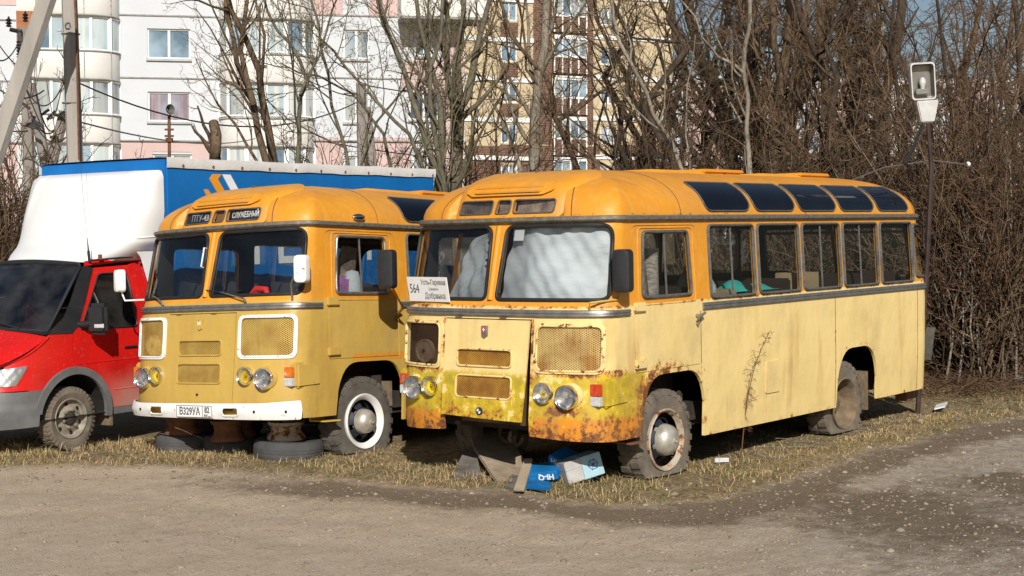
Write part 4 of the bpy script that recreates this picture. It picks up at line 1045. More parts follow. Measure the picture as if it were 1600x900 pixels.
    f = MB(); f.cbox((.95, -.98, 1.72), (.18, .12, .2)); f.build('striped_bag', M['clothw'], root, bevel=.03)
    f = MB(); f.tube([Vector((1.28, -.85, 1.62)), Vector((1.32, -.84, 1.85)), Vector((1.40, -.86, 2.16))], [.15, .12, .09], 10); f.build('fur_seat_cover', M['woodm'], root, smooth=60)
dress_A(rootA)
def inside_B():
    a = empty('birch_log', (0, 0, 0), label='grey birch log standing behind the driver door window', cat='log')
    f = MB(); f.tube([(1.34, -.92, 1.1), (1.35, -.92, 1.7), (1.36, -.92, 2.10)], .085, 12); f.build('log_bark', simple('birch_bark', (.50, .44, .38), .8, 0, .3, 14, .4, 40, c2=(.10, .07, .05), stretch=(1, 1, 4)), a, smooth=50)
    f = MB(); f.tube([(1.14, -.95, 1.2), (1.12, -.95, 1.6), (1.15, -.95, 1.95)], [.11, .10, .05], 10); f.build('fur_cover', M['woodm'], a, smooth=50); a.matrix_world = TILT
    a = empty('bundle', label='turquoise cloth bundle lying against the second side window', cat='bundle')
    f = MB(); f.grid(lambda u, v: Vector((2.55 + 1.0 * u, -1.10 + .3 * v, 1.64 + .17 * math.sin(PI * v) * (.6 + .4 * math.sin(9 * u)) * math.sin(PI * min(1, u * 1.1)))), 24, 8); f.build('cloth', M['teal'], a, smooth=60); a.matrix_world = TILT
    a = empty('bundle', label='brown and white sacks piled behind the first side window', cat='sacks')
    f = MB(); f.lathe([(.001, .28), (.12, .24), (.2, .1), (.22, 0), (.2, -.2)], 14, 'z', (2.18, -.9, 1.62)); f.build('sack', M['clothw'], a, smooth=60); f = MB(); f.cbox((2.3, -1.0, 1.55), (.6, .25, .25)); f.build('carton', simple('cardboard', (.36, .26, .16), .85, 0, .15, 5), a, bevel=.02); a.matrix_world = TILT
    a = empty('box', label='small brown carton behind the third side window', cat='box')
    f = MB(); f.cbox((4.1, -.98, 1.66), (.45, .3, .26)); f.build('carton', simple('carton_board', (.42, .30, .17), .85, 0, .15, 5), a, bevel=.01); a.matrix_world = TILT
inside_B()

# ------------------------------------------------------------------ the red truck
TD, TW_, TN = .80, .97, 2.9
def _tcont():
    P = []
    for i in range(121):
        a = i / 120 * PI / 2; P.append((-1.05 + TD * (1 - math.cos(a) ** (2 / TN)), math.sin(a) ** (2 / TN)))
    P.append((1.35, 1.0)); P = np.array(P); s = np.concatenate([[0], np.cumsum(np.hypot(np.diff(P[:, 0]), np.diff(P[:, 1]) * TW_))]); return P, s
TP, TS = _tcont()
def tx(x): return float(np.interp(x, TP[:, 0], TS))
def ty(y): return float(np.interp(abs(y) / TW_, TP[:121, 1], TS[:121])) * (1 if y < 0 else -1)
def truck_raw(s, z):
    a = abs(s); x = float(np.interp(a, TS, TP[:, 0])); y = float(np.interp(a, TS, TP[:, 1])) * TW_
    b = max(0, min(1, (-.25 - x) / .8)); x += float(np.interp(z, [.3, .5, .68, .75, 1.0, 1.3], [.03, -.03, .0, .05, .14, .30])) * b
    y *= float(np.interp(z, [.3, .5, .9, 1.28, 1.6, 2.05], [.955, .975, 1.0, .985, .93, .80]))
    return Vector((x, -y if s > 0 else y, z))
TS_ = with_off(truck_raw)
M['redt'] = None
def red_paint():
    t = NT('red_truck_paint'); x, y, z = t.xyz(); n = t.noise(3, detail=6); n2 = t.noise(25, detail=5)
    c = t.mix(t.ss(n, .4, .7), (.62, .012, .010), (.50, .012, .010))
    d = t.math('MULTIPLY', t.ss(t.math('ADD', z, t.math('MULTIPLY', t.math('SUBTRACT', n, .5), .35)), .88, .45), t.ss(x, .25, .8))
    c = t.mix(t.math('MULTIPLY', d, .75), c, (.40, .28, .22)); c = t.mix(t.math('MULTIPLY', t.ss(n2, .6, .7), .35), c, (.35, .16, .12))
    return t.done(c, t.math('ADD', .24, t.math('MULTIPLY', d, .5)), 0, .5)
M['redt'] = red_paint()
M['greyb'] = simple('grey_bumper_plastic', (.17, .175, .18), .6, 0, .2, 4, .15, 60); M['blue'] = simple('blue_tarpaulin', (.005, .155, .48), .42, 0, .10, 2.2, .35, 3)
M['whitet'] = simple('white_fibreglass', (.76, .76, .755), .38, 0, .03, 1.5, .04, 6); M['tarpw'] = simple('white_tarpaulin', (.76, .75, .73), .55, 0, .08, 3, .4, 7)
M['rimg'] = simple('dusty_steel_rim', (.38, .34, .27), .7, .2, .25, 12, .2); M['chorange'] = simple('orange_print', (.80, .32, .02), .5, 0, .05, 3)
M['tglass'] = glass('truck_glass', (.20, .22, .24), opac=.30, dirt=.12, refl=.95)
def build_truck():
    rt = empty('cargo_truck', label='red cab truck with white roof fairing and blue tarpaulin box', cat='truck')
    red = M['redt']
    ac = (.05, .37); 
    def arc(r, a0, a1, n=14): return [(tx(ac[0] + r * math.cos(R(a0 + (a1 - a0) * i / n))), ac[1] + r * math.sin(R(a0 + (a1 - a0) * i / n))) for i in range(n + 1)]
    def ztop(x): return float(np.interp(x, [-1.05, -.85, -.6, -.27], [.93, .985, 1.10, 1.275]))
    for sg in (1, -1):
        mp = lambda u, v, o=0, sg=sg: TS_(sg * u, v, o)
        fen = [(tx(-.84), .70), (tx(-.56), .70)] + [q for q in arc(.47, 150, 88, 10) if q[0] > tx(-.5)] + [(tx(.045), .84), (tx(.045), 1.265)] + [(tx(x), ztop(x)) for x in (-.27, -.4, -.5, -.6, -.72, -.84)]
        fo = panel('front_wing', red, rt, fen, [], mp, (.08, .08), .02, .07)
        dp_ = [(tx(.055), 1.27), (tx(.055), .84)] + arc(.475, 86, 8, 12) + [(tx(.60), .40), (tx(1.05), .40), (tx(1.05), 1.99), (tx(.52), 1.97), (tx(.14), 1.33)]
        wn_ = rpoly([(tx(.165), 1.305), (tx(1.0), 1.29), (tx(.975), 1.90), (tx(.56), 1.90)], [.02, .05, .05, .06])
        do = panel('door', red, rt, dp_, [wn_], lambda u, v, o, mp=mp: mp(u, v, o + .004), (.08, .08), .03, .07)
        panel('pane', M['tglass'], do, wn_, [], lambda u, v, o, mp=mp: mp(u, v, o - .006), (.15, .15), 0, .1)
        f = MB(); loop_tube(f, wn_, mp, .012, .004); f.build('window_seal', M['blackp'], do, smooth=60)
        f = MB(); f.tube([mp(tx(a), b, .002) for a, b in ((.50, 1.30), (.47, 1.6), (.43, 1.72))], .009, 6); f.build('window_bar', M['alu'], do)
        f = MB(); f.tube([mp(tx(x), .93, .003) for x in np.linspace(.1, 1.02, 8)], .007, 5); f.tube([mp(tx(x), .60, .003) for x in np.linspace(.62, 1.02, 6)], .007, 5); f.build('pressed_line', red, do, smooth=60)
        q = mp(tx(.88), 1.06, .008); f = MB(); f.cbox(q, (.19, .022, .03)); f.build('door_handle', M['blackp'], do, bevel=.006)
        panel('windscreen_pillar', M['blackp'], rt, [(tx(-.29), 1.28), (tx(.05), 1.268), (tx(.14), 1.335), (tx(.50), 1.965), (tx(.44), 1.99), (tx(.36), 1.99), (tx(-.02), 1.45)], [], lambda u, v, o, mp=mp: mp(u, v, o + .008), (.1, .1), .03, .08)
        panel('rear_pillar', red, rt, [(tx(1.06), .40), (tx(1.27), .40), (tx(1.27), 2.03), (tx(1.06), 2.0)], [], mp, (.1, .2), .03, .1)
        panel('roof_side', red, rt, [(tx(.40), 1.995), (tx(1.27), 2.035), (tx(1.27), 2.07), (tx(.42), 2.05)], [], lambda u, v, o, mp=mp: mp(u, v, o + .004), (.1, .1), .02, .1)
        panel('sill', M['greyb'], rt, [(tx(.60), .32), (tx(1.30), .32), (tx(1.30), .395), (tx(.60), .395)], [], mp, (.1, .1), .02, .1)
        fl = arc(.535, 172, -6, 22) + arc(.455, -6, 172, 22)
        panel('wheel_arch_trim', M['greyb'], rt, fl, [], lambda u, v, o, mp=mp: mp(u, v, o + .035), (.1, .1), .045, .06)
        panel('headlight', M['lampg'], rt, rpoly([(ty(-.52), .735), (tx(-.70), .755), (tx(-.60), .97), (ty(-.62), .915)], .03), [], lambda u, v, o, mp=mp: mp(u, v, o + .030), (.05, .05), .004, .05)
        panel('headlight_reflector', M['refl'], rt, rpoly([(ty(-.53), .74), (tx(-.705), .76), (tx(-.61), .962), (ty(-.63), .908)], .03), [], lambda u, v, o, mp=mp: mp(u, v, o + .010 + .004 * math.sin(u * 60) * math.sin(v * 50)), (.02, .02), .006, .03)
        bu = [(ty(-.0), .30), (tx(-.44), .31), (tx(-.42), .50), (tx(-.37), .62), (tx(-.33), .69), (tx(-.84), .69), (ty(-.5), .735), (ty(-.0), .72)]
        bo = panel('bumper', M['greyb'], rt, bu, [], lambda u, v, o, mp=mp: mp(u, v, o + .02 + .015 * (v < .52)), (.06, .03), .03, .06)
    # hood, cowl, windscreen
    def hoodp(a, b):
        x = -.29 - a * .60; u = b * 2 - 1; E_ = truck_raw(tx(x), ztop(x)); cx_ = x - .17 - .02 * a; h = E_.z + .075 * (1 - .3 * a); E_ = Vector((E_.x, E_.y * 1.012, E_.z - .012))
        k = 1 - abs(u) ** 2.2; y = -abs(E_.y) * 1.0 * u
        return Vector((x + (cx_ - x) * k, -y, E_.z + (h - E_.z) * k))
    for sg in (1, -1):
        f = MB(); f.tube([truck_raw(sg * tx(x), ztop(x) - .010) for x in np.linspace(-.29, -.89, 16)], .017, 6); f.build('hood_edge', red, rt, smooth=60)
    f = MB(); f.grid(hoodp, 14, 20); f.build('hood', red, rt, smooth=60)
    f = MB(); f.grid(lambda a, b: truck_raw(ty(.72 - 1.44 * b), .72 + .25 * a), 6, 20); f.build('front_grille', M['greyb'], rt, smooth=60)
    f = MB(); f.grid(lambda a, b: Vector((-.29 - .16 * (1 - abs(2 * b - 1) ** 2.2) - .02 + .10 * a, .95 * (2 * b - 1), 1.275 + .055 * (1 - abs(2 * b - 1) ** 2.2) + .03 * a)), 3, 20); f.build('cowl_panel', M['blackp'], rt, smooth=60)
    def wsp(a, b, o=0):
        u = b * 2 - 1; w_ = .915 + (.775 - .915) * a; k = 1 - abs(u) ** 2.4
        return Vector((-.25 + .62 * a - .17 * k * (1 - .35 * a) - o * .7, w_ * u, 1.30 + .71 * a + .03 * k + o * .7))
    f = MB(); f.grid(wsp, 10, 22); wso = f.build('windscreen', M['tglass'], rt, smooth=70)
    f = MB(); f.tube([wsp(0, b, .008) for b in np.linspace(0, 1, 20)] + [wsp(a, 1, .008) for a in np.linspace(.1, 1, 6)] + [wsp(1, b, .008) for b in np.linspace(.98, .02, 20)] + [wsp(a, 0, .008) for a in np.linspace(.95, .1, 6)], .022, 6, closed=True); f.build('windscreen_seal', M['blackp'], wso, smooth=60)
    f = MB(); f.grid(lambda a, b: Vector((.37 + .90 * a - .10 * (1 - abs(2 * b - 1) ** 2.4) * (1 - a), (2 * b - 1) * (.775 + .02 * a), 2.035 + .04 * (1 - (2 * b - 1) ** 2) + .01 * a)), 6, 14); f.build('cab_roof', M['whitet'], rt, smooth=60)
    for y0, y1 in ((-.62, .05), (.1, .75)):
        f = MB(); a = wsp(.0, (y0 / .915 + 1) / 2, .03); b = wsp(.12, (y1 / .915 + 1) / 2, .02); f.tube([a, a * .5 + b * .5 + Vector((-.01, 0, .01)), b], [.014, .010, .006], 6); f.build('wiper', M['blackp'], rt, smooth=50)
    f = MB(); f.box((-.3, -.90, .9), (.15, .90, 1.27)); f.build('dashboard', M['blackp'], rt)
    f = MB(); f.box((1.22, -.80, .6), (1.27, .80, 2.0)); f.box((-.4, -.75, .35), (1.25, .75, .55)); f.build('cab_back', M['dark'], rt)
    for yy in (-.5, .1, .5):
        f = MB(); f.box((.65, yy - .23, .75), (1.1, yy + .23, .9)); f.box((1.02, yy - .23, .85), (1.15, yy + .23, 1.55)); f.build('seat', M['seat'], rt, bevel=.03)
    f = MB(); f.tube([(-.12, .25, 1.92), (-.12, .25, 1.80)], .003, 4); f.cbox((-.12, .25, 1.75), (.02, .05, .10)); f.build('air_freshener', M['creamp'], rt)
    # mirror
    Mx = Matrix.Translation((.24, -1.17, 1.42)) @ Matrix.Rotation(R(14), 4, 'Z')
    f = MB(); f.cbox((0, 0, 0), (.12, .24, .34), Mx); mo = f.build('side_mirror', M['blackp'], rt, bevel=.04)
    f = MB(); f.cbox((-.052, -.035, -.075), (.02, .12, .05), Mx); f.build('mirror_indicator', M['lensw'], mo, bevel=.006)
    f = MB(); f.tube([(.16, -.94, 1.36), (.18, -1.02, 1.36), (.22, -1.12, 1.38)], .035, 8); f.build('mirror_foot', M['blackp'], mo, smooth=50)
    # roof fairing
    def shield(u, v, o=0):     # u -1..1 round the plan, v height
        z = v; xc = float(np.interp(z, [2.04, 2.12, 2.22, 2.26, 2.5, 2.79, 2.95, 3.03, 3.075], [.30, .40, .56, .60, .72, .88, .98, 1.06, 1.22]))
        w_ = float(np.interp(z, [2.04, 2.12, 2.25, 2.6, 3.0, 3.075], [.80, .88, 1.0, 1.05, 1.05, 1.02]))
        a = abs(u); n_ = 2.5; D = min(.72, 1.36 - xc)
        if a < .8:
            t_ = a / .8 * PI / 2; x = xc + D * (1 - max(0, math.cos(t_)) ** (2 / n_)); y = w_ * math.sin(t_) ** (2 / n_)
        else: x = xc + D + (1.38 - xc - D) * (a - .8) / .2; y = w_
        for cu_, am in ((.33, .022),):       # two raised ribs
            x -= am * math.exp(-((a - cu_ - .05 * (z - 2.3)) / .05) ** 2) * min(1, max(0, (z - 2.45) / .2))
        return Vector((x, -y if u > 0 else y, z))
    zs = [2.04, 2.08, 2.12, 2.17, 2.21, 2.235, 2.26, 2.32, 2.4, 2.5, 2.6, 2.7, 2.8, 2.88, 2.95, 3.0, 3.03, 3.055, 3.075]
    us = np.linspace(-1, 1, 81); V = [shield(u, z) for u in us for z in zs]; nz = len(zs)
    F = [(i * nz + j, (i + 1) * nz + j, (i + 1) * nz + j + 1, i * nz + j + 1) for i in range(80) for j in range(nz - 1)]
    f = MB(); f.add(V, F); f.add([shield(u, 3.075) for u in us] + [Vector((1.38, shield(u, 3.0).y, 3.075)) for u in us], [(i, i + 1, 82 + i, 81 + i) for i in range(80)])
    f.build('roof_fairing', M['whitet'], rt, smooth=75)
    for sg in (1, -1):
        panel('fairing_skirt', M['whitet'], rt, rpoly([(1.20, 1.62), (1.375, 1.60), (1.375, 2.14), (1.05, 2.14), (1.12, 2.06)], .03), [], lambda u, v, o, sg=sg: Vector((u, -sg * (float(np.interp(v, [1.7, 2.05, 2.14], [.99, .93, .93])) + o), v)), (.1, .1), .01, .1)
        f = MB(); f.tube([shield(sg * a, 2.28 + .10 * (a - .5), .0) for a in np.linspace(.62, .98, 8)], .009, 6); f.build('fairing_crease', M['whitet'], rt, smooth=70)
    # box
    bx = empty('cargo_box'); bx.parent = rt; x0, x1, yb, zt = 1.40, 6.72, 1.075, 3.215
    f = MB(); f.box((x0, -yb, .95), (x1, yb, zt - .004)); f.build('tarpaulin_side', M['blue'], bx, bevel=.02)
    def wav(x): return .008 * math.sin(x * 5) + .005 * math.sin(x * 13 + 1)
    f = MB(); n = 60
    V = []; 
    for i in range(n + 1):
        x = x0 - .01 + (x1 - x0 + .02) * i / n
        for (y, z) in ((-yb - .018, zt - .115 + .5 * wav(x)), (-yb - .028, zt - .06), (-yb - .022, zt + wav(x)), (-yb + .10, zt + .012), (0, zt + .018), (yb - .1, zt + .012), (yb + .022, zt), (yb + .02, zt - .115)): V.append((x, y, z))
    F = [(i * 8 + j, (i + 1) * 8 + j, (i + 1) * 8 + j + 1, i * 8 + j + 1) for i in range(n) for j in range(7)]
    f.add(V, F); f.build('white_roof_sheet', M['tarpw'], bx, smooth=60)
    for i in range(11):
        f = MB(); xx = x0 + .25 + .5 * i; f.lathe([(.018, .0), (.018, -.008), (.006, -.008)], 8, 'y', (xx, -yb - .022, zt - .085)); f.build('eyelet', M['rustm'], bx)
    for y_ in (-yb + .07, yb - .12):
        f = MB(); f.tube([(x0 - .03, y_, zt - .18), (x0 - .035, y_, zt - .36)], .014, 6); f.build('rope_hook', M['alu'], bx)
    def poly(pts, m_, nm):
        f = MB(); k = len(pts); f.add([(x, -yb - .008, z) for x, z in pts] + [(x, -yb, z) for x, z in pts], [tuple(range(k)), tuple(range(k, 2 * k))[::-1]] + [(i, (i + 1) % k, k + (i + 1) % k, k + i) for i in range(k)]); return f.build(nm, m_, bx, fix=True)
    poly([(2.16, 3.045), (2.31, 3.045), (2.24, 2.985), (2.62, 2.52), (2.47, 2.52), (2.10, 2.985)][::1], M['chorange'], 'orange_chevron')
    poly([(2.32, 3.045), (2.46, 3.045), (2.86, 2.52), (2.71, 2.52)], M['paper'], 'white_chevron')
    poly([(2.00, 2.86), (2.07, 2.86), (2.24, 2.66), (2.12, 2.66)], M['chorange'], 'orange_chevron')
    TM = lambda x, z: frame((x, -yb - .006, z), (1, 0, 0), (0, 0, 1))
    text_mesh('Ка', .26, M['paper'], bx, TM(4.35, 1.95))
    for x_, ch in ((2.75, 'П'), (3.45, 'Е'), (5.0, 'Л')): text_mesh(ch, .62, M['paper'], bx, TM(x_, 2.15), bold=.02)
    f = MB(); f.box((.6, -.45, .50), (6.6, -.38, .66)); f.box((.6, .38, .50), (6.6, .45, .66)); f.box((1.5, -1.0, .86), (6.6, 1.0, .95)); f.lathe([(.04, -.8), (.04, .8)], 10, 'y', (.03, 0, .34)); f.lathe([(.05, -.8), (.05, .8)], 10, 'y', (4.3, 0, .34)); f.build('chassis', M['under'], rt)
    f = MB(); f.box((.56, -.95, .20), (.60, -.70, .52)); f.build('mud_flap', M['mud'], rt)
    f = MB(); f.lathe([(.47, -.95), (.47, -.60), (.40, -.60)], 24, 'y', (.05, 0, .37)); f.v = [(x, y, max(z, .36)) for x, y, z in f.v]; f.build('wheel_arch_liner', M['dark'], rt)
    def tw(x, y, sgn):
        w = empty('wheel', (x, y, .338)); w.parent = rt
        tyre_mesh(.342, .185, sgn, 0, flat=-.334, lugs=40, lug_h=.006, inner=.212).build('tyre', M['tyre'], w, smooth=40, fix=True)
        s = sgn; f = MB(); f.lathe([(.212, s * .075), (.222, s * .085), (.218, s * .094), (.205, s * .088), (.195, s * .045), (.180, s * .035), (.150, s * .040), (.120, s * .062), (.080, s * .066), (.078, s * .05)], 36); f.build('rim', M['rimg'], w, smooth=35, fix=True)
        f = MB(); f.lathe([(.075, s * .05), (.072, s * .085), (.045, s * .10), (.001, s * .10)], 18); 
        f.build('hub', M['under'], w, smooth=35, fix=True)
        for i in range(6):
            a = i * PI / 3 + .2; f = MB(); f.lathe([(.019, s * .06), (.019, s * .088), (.001, s * .09)], 6, 'y', (.098 * math.cos(a), 0, .098 * math.sin(a))); f.build('wheel_nut', M['rimg'], w)
            f = MB(); a += .5; f.lathe([(.022, s * .0475), (.001, s * .0475)], 12, 'y', (.158 * math.cos(a), 0, .158 * math.sin(a))); f.build('hand_hole', M['dark'], w)
    for x_ in (.03, 4.3):
        tw(x_, -.835, -1); tw(x_, .835, 1)
    # aerials clipped to the roof edge
    f = MB(); f.tube([(.46, -.80, 2.04), (.45, -.80, 2.16)], .016, 8); f.tube([(.45, -.80, 2.16), (.44, -.80, 2.30)], [.010, .004], 6); f.tube([(.44, -.80, 2.28), (.42, -.78, 2.7), (.38, -.78, 3.25)], .0022, 4)
    f.tube([(.47, -.80, 2.16), (.47, -.79, 2.7), (.47, -.78, 3.05)], .0016, 4); f.build('aerial', M['blackp'], rt)
    f = MB(); f.tube([(.45, -.835, 2.055), (.9, -.83, 2.075), (1.27, -.83, 2.09)], .012, 6); f.build('roof_gutter', M['blackp'], rt)
    for x_ in (.58, 1.10): 
        f = MB(); f.cbox((x_, -.84, 2.09), (.035, .03, .06)); f.build('gutter_clip', M['rustm'], rt)
    rt.matrix_world = TILT @ Matrix.Translation((-.858, 6.207, 0)) @ Matrix.Rotation(.11, 4, 'Z')
build_truck()

# ------------------------------------------------------------------ props under the mustard bus and junk in front of the cream one
def old_tyre(px, py, rad, h, label, rot=0):
    lat, dep = G(px, py); dep += rad
    f = MB(); f.lathe([(rad * .62, .02), (rad * .62, h - .02), (rad * .70, h), (rad * .90, h - .005), (rad * .985, h * .80), (rad, h * .62), (rad * .992, h * .60), (rad * 1.0, h * .55), (rad * 1.0, h * .46), (rad * .992, h * .44), (rad, h * .40), (rad * .985, h * .2), (rad * .90, .005), (rad * .66, 0)], 48, 'z')
    o = empty('old_tyre'); f.build('casing', M['tyreG'], o, smooth=35, fix=True); o.location = W(lat, dep, -.035); o.rotation_euler = (R(1.5), 0, rot)
    return tag(o, label, 'tyre', 'tyres lying flat under the mustard bus'), lat, dep
def old_rim(lat, dep, z, rad, h, m, label):
    f = MB(); f.lathe([(rad * .98, 0), (rad * 1.0, .02), (rad * .95, .045), (rad * .82, .07), (rad * .76, h * .5), (rad * .80, h - .05), (rad * .94, h - .03), (rad * .96, h), (rad * .9, h), (rad * .70, h - .06), (rad * .5, h - .07), (rad * .2, h - .07)], 36, 'z')
    o = f.build('steel_rim', m, None, smooth=35, fix=True); o.location = W(lat, dep, z); o.rotation_euler = (R(rnd.uniform(-3, 3)), R(rnd.uniform(-3, 3)), 0)
    return tag(o, label, 'wheel rim', 'rims propping up the mustard bus')
for px, py, rad, h, m, lb, lr in ((275, 707, .30, .20, 'rustm', 'leftmost flat tyre under the white bumper', 'rusty rim on the leftmost tyre'), (352, 708, .31, .18, 'rustm', 'middle tyre half hidden under the white bumper', 'rusted rim on the middle tyre'), (441, 722, .365, .22, 'rustw', 'largest flat tyre nearest the white rimmed wheel', 'pale rusty rim on the largest tyre')):
    o, la, de = old_tyre(px, py, rad, h, lb)
    old_rim(la + (.06 if px == 352 else 0) - (.02 if px == 441 else 0), de - .02, h - .04, .20 if px != 352 else .215, .19, M[m], lr)
old_rim(-3.02, 16.1, .12, .19, .22, M['rustm'], 'dark rusty rim set back behind the middle tyre')

def slab(pts, th, m, name, label, cat, bevel=.004):
    """a sheet lying or leaning: corner points in world, thickness"""
    f = MB(); P = [Vector(p) for p in pts]; n = (P[1] - P[0]).cross(P[2] - P[0]).normalized(); k = len(P)
    if n.z < 0: n = -n
    f.add(P + [p - n * th for p in P], [tuple(range(k)), tuple(range(k, 2 * k))[::-1]] + [(i, (i + 1) % k, k + (i + 1) % k, k + i) for i in range(k)])
    return tag(f.build(name, m, None, fix=True, bevel=bevel), label, cat)
bm_ = simple('weathered_board', (.42, .34, .25), .9, 0, .3, 7, .5, 30, c2=(.24, .18, .12)); dk_ = simple('dark_rotten_sheet', (.20, .175, .15), .9, 0, .3, 7, .4, 30)
slab([WG(778, 759, 0.02), WG(812, 753, 0.03), WG(818, 741, 0.14), WG(800, 722, 0.20), WG(765, 709, 0.34), WG(730, 713, 0.31), WG(742, 734, 0.20)], .025, bm_, 'broken_board', 'warped grey brown board leaning under the cream bus', 'board')
slab([WG(706, 749, 0.02), WG(752, 752, 0.02), WG(744, 734, 0.14), WG(727, 731, 0.18)], .02, dk_, 'broken_board', 'dark triangular scrap left of the warped board', 'board')
slab([WG(788, 763, 0.02), WG(812, 768, 0.00), WG(822, 756, 0.04), WG(800, 751, 0.05)], .02, dk_, 'stone_scrap', 'small dark scrap below the warped board', 'scrap')
slab([WG(803, 769, 0.01), WG(818, 771, 0.02), WG(832, 747, 0.17), WG(820, 745, 0.16)], .012, simple('torn_cardboard', (.50, .40, .28), .9, 0, .15, 6), 'cardboard_flap', 'torn tan cardboard flap between board and blue boxes', 'cardboard')
def junk():
    e = empty('cable_coil', label='rusty coils of pipe and strap hanging below the cream bus hood', cat='coil')
    c = WG(797, 728, .0) + FH * .25 + Vector((0, 0, .26))
    for i, (dx, dz, r_, m_) in enumerate(((-.03, .03, .085, 'mud'), (.06, -.02, .08, 'rustw'), (.10, -.04, .075, 'mud'))):
        f = MB(); f.tube([c + RH * (dx + r_ * .8 * math.cos(t)) + Vector((0, 0, dz + r_ * math.sin(t))) + FH * (.06 * math.sin(t + i)) for t in np.linspace(0, 2 * PI, 22, endpoint=False)], .022, 7, closed=True); f.build('loop', M[m_], e, smooth=60)
    f = MB(); Mx = frame(c + RH * .22 + Vector((0, 0, .03)), RH, FH); f.cbox((0, 0, 0), (.28, .14, .04), Mx); f.cbox((.02, 0, .04), (.08, .1, .05), Mx); f.build('clamp', M['gask'], e, bevel=.006)
    e = empty('hanging_sack', label='khaki box shaped bag under the open hood of the cream bus', cat='bag')
    c = WG(783, 728, 0) + FH * .75 + Vector((0, 0, .36)); f = MB(); f.cbox((0, 0, 0), (.36, .25, .22), frame(c, RH, FH)); f.build('bag_body', simple('khaki_canvas', (.26, .20, .11), .9, 0, .2, 6, .4, 15), e, bevel=.03)
    e = empty('hoses', label='dark hoses and wires dangling below the cream bus hood', cat='hoses')
    for k in range(5):
        c = WG(740 + 22 * k, 728, 0) + FH * (.5 + .1 * (k % 3)); f = MB(); f.tube([c + Vector((0, 0, .62)) + RH * .05 * math.sin(k), c + Vector((0, 0, .42)) + RH * (.10 * math.sin(2.1 * k)), c + Vector((0, 0, .34 - .04 * k)) + RH * (.14 * math.cos(k)), c + Vector((0, 0, .45)) + RH * .2], .012 + .004 * (k % 2), 6); f.build('hose', M['rustm' if k % 2 else 'gask'], e, smooth=60)
junk()
def carton(px, py, dims, yaw, pitch, roll, m, name, label, cat, z=0, marks=()):
    c = WG(px, py, z) ; dx, dy, dz = dims
    base = Matrix.Translation(c) @ Matrix.Rotation(math.atan2(RH.y, RH.x) + yaw, 4, 'Z') @ Matrix.Rotation(pitch, 4, 'X') @ Matrix.Rotation(roll, 4, 'Y')
    rt = empty(name, label=label, cat=cat)
    f = MB(); f.box((-dx / 2, 0, 0), (dx / 2, dy, dz)); f.build('carton', m, rt, bevel=.006)
    f = MB(); f.box((-dx / 2 - .002, -.003, dz * .62), (dx / 2 + .002, dy + .003, dz * .64)); f.build('lid_edge', m, rt)
    for (body, s, x, z_, face, mm) in marks:
        if face == 'front': Mx = frame((x, -.003, z_), (1, 0, 0), (0, 0, 1))
        elif face == 'flip': Mx = frame((x, -.003, z_), (-1, 0, 0), (0, 0, -1))
        elif face == 'left': Mx = frame((-dx / 2 - .003, x, z_), (0, -1, 0), (0, 0, 1))
        else: Mx = frame((x, z_, dz + .003), (1, 0, 0), (0, 1, 0))
        text_mesh(body, s, mm, rt, Mx, extr=.001, bold=.002)
    rt.matrix_world = base; return rt
bb = simple('blue_carton', (.01, .19, .50), .45, 0, .2, 8, .1, 30); sl = simple('silvery_carton', (.50, .49, .48), .5, .1, .15, 8, .3, 18); lbx = simple('pale_blue_carton', (.38, .58, .66), .45, 0, .1, 6)
carton(845, 757, (.34, .26, .085), R(-16), R(12), R(-8), bb, 'blue_box', 'flattened blue box printed HI-Q upside down, nearest the road', 'box', .02, (('HI-Q', .07, .06, .035, 'flip', M['paper']), ('8', .05, .10, .04, 'left', M['paper'])))
carton(877, 752, (.30, .24, .09), R(-38), R(14), R(16), bb, 'blue_box', 'blue box printed HI-Q leaning behind the flattened one', 'box', .10, (('HI-Q', .065, -.05, .045, 'front', M['paper']),))
slab([WG(812, 766, .02), WG(858, 772, .03), WG(862, 764, .05), WG(826, 757, .05)], .012, bb, 'cardboard_flap', 'loose blue flap sticking out under the flattened box', 'cardboard')
sb = carton(918, 757, (.36, .26, .20), R(20), R(-6), R(-14), sl, 'silver_box', 'silver and pale blue carton tipped beside the front wheel', 'box', .04, ())
f = MB(); f.box((-.02, -.004, -.002), (.183, .264, .204)); f.build('pale_blue_label', lbx, sb, bevel=.004)
f = MB()
for k in range(6):
    a = k * PI / 3; f.tube([(.09 + .05 * math.cos(a), -.006, .11 + .05 * math.sin(a)), (.09 + .05 * math.cos(a + 1.2), -.006, .11 + .05 * math.sin(a + 1.2)), (.09, -.006, .11)], .004, 4)
f.build('label_print', M['blueb'], sb)
tag(slab([WG(1462, 642, .02), WG(1478, 642, .05), WG(1482, 636, .06), WG(1466, 635, .02)], .012, M['paper'], 'crumpled_bag', 'white plastic scrap on the grass behind the cream bus', 'litter'), None, None)
slab([WG(1118, 723, .0), WG(1140, 722, .0), WG(1140, 720, .02), WG(1120, 720, .02)], .006, M['paper'], 'paper_scrap', 'white paper scrap on the grass below the cream bus side', 'litter')
slab([WG(1578, 600, .02), WG(1600, 600, .06), WG(1600, 592, .14), WG(1582, 592, .10)], .02, lbx, 'plastic_bag', 'pale blue plastic bag at the foot of the thicket', 'litter')
slab([WG(100, 703, .01), WG(122, 704, .01), WG(124, 696, .07), WG(106, 695, .08)], .05, bm_, 'brick_chock', 'brown stone beside the truck front wheel', 'stone')
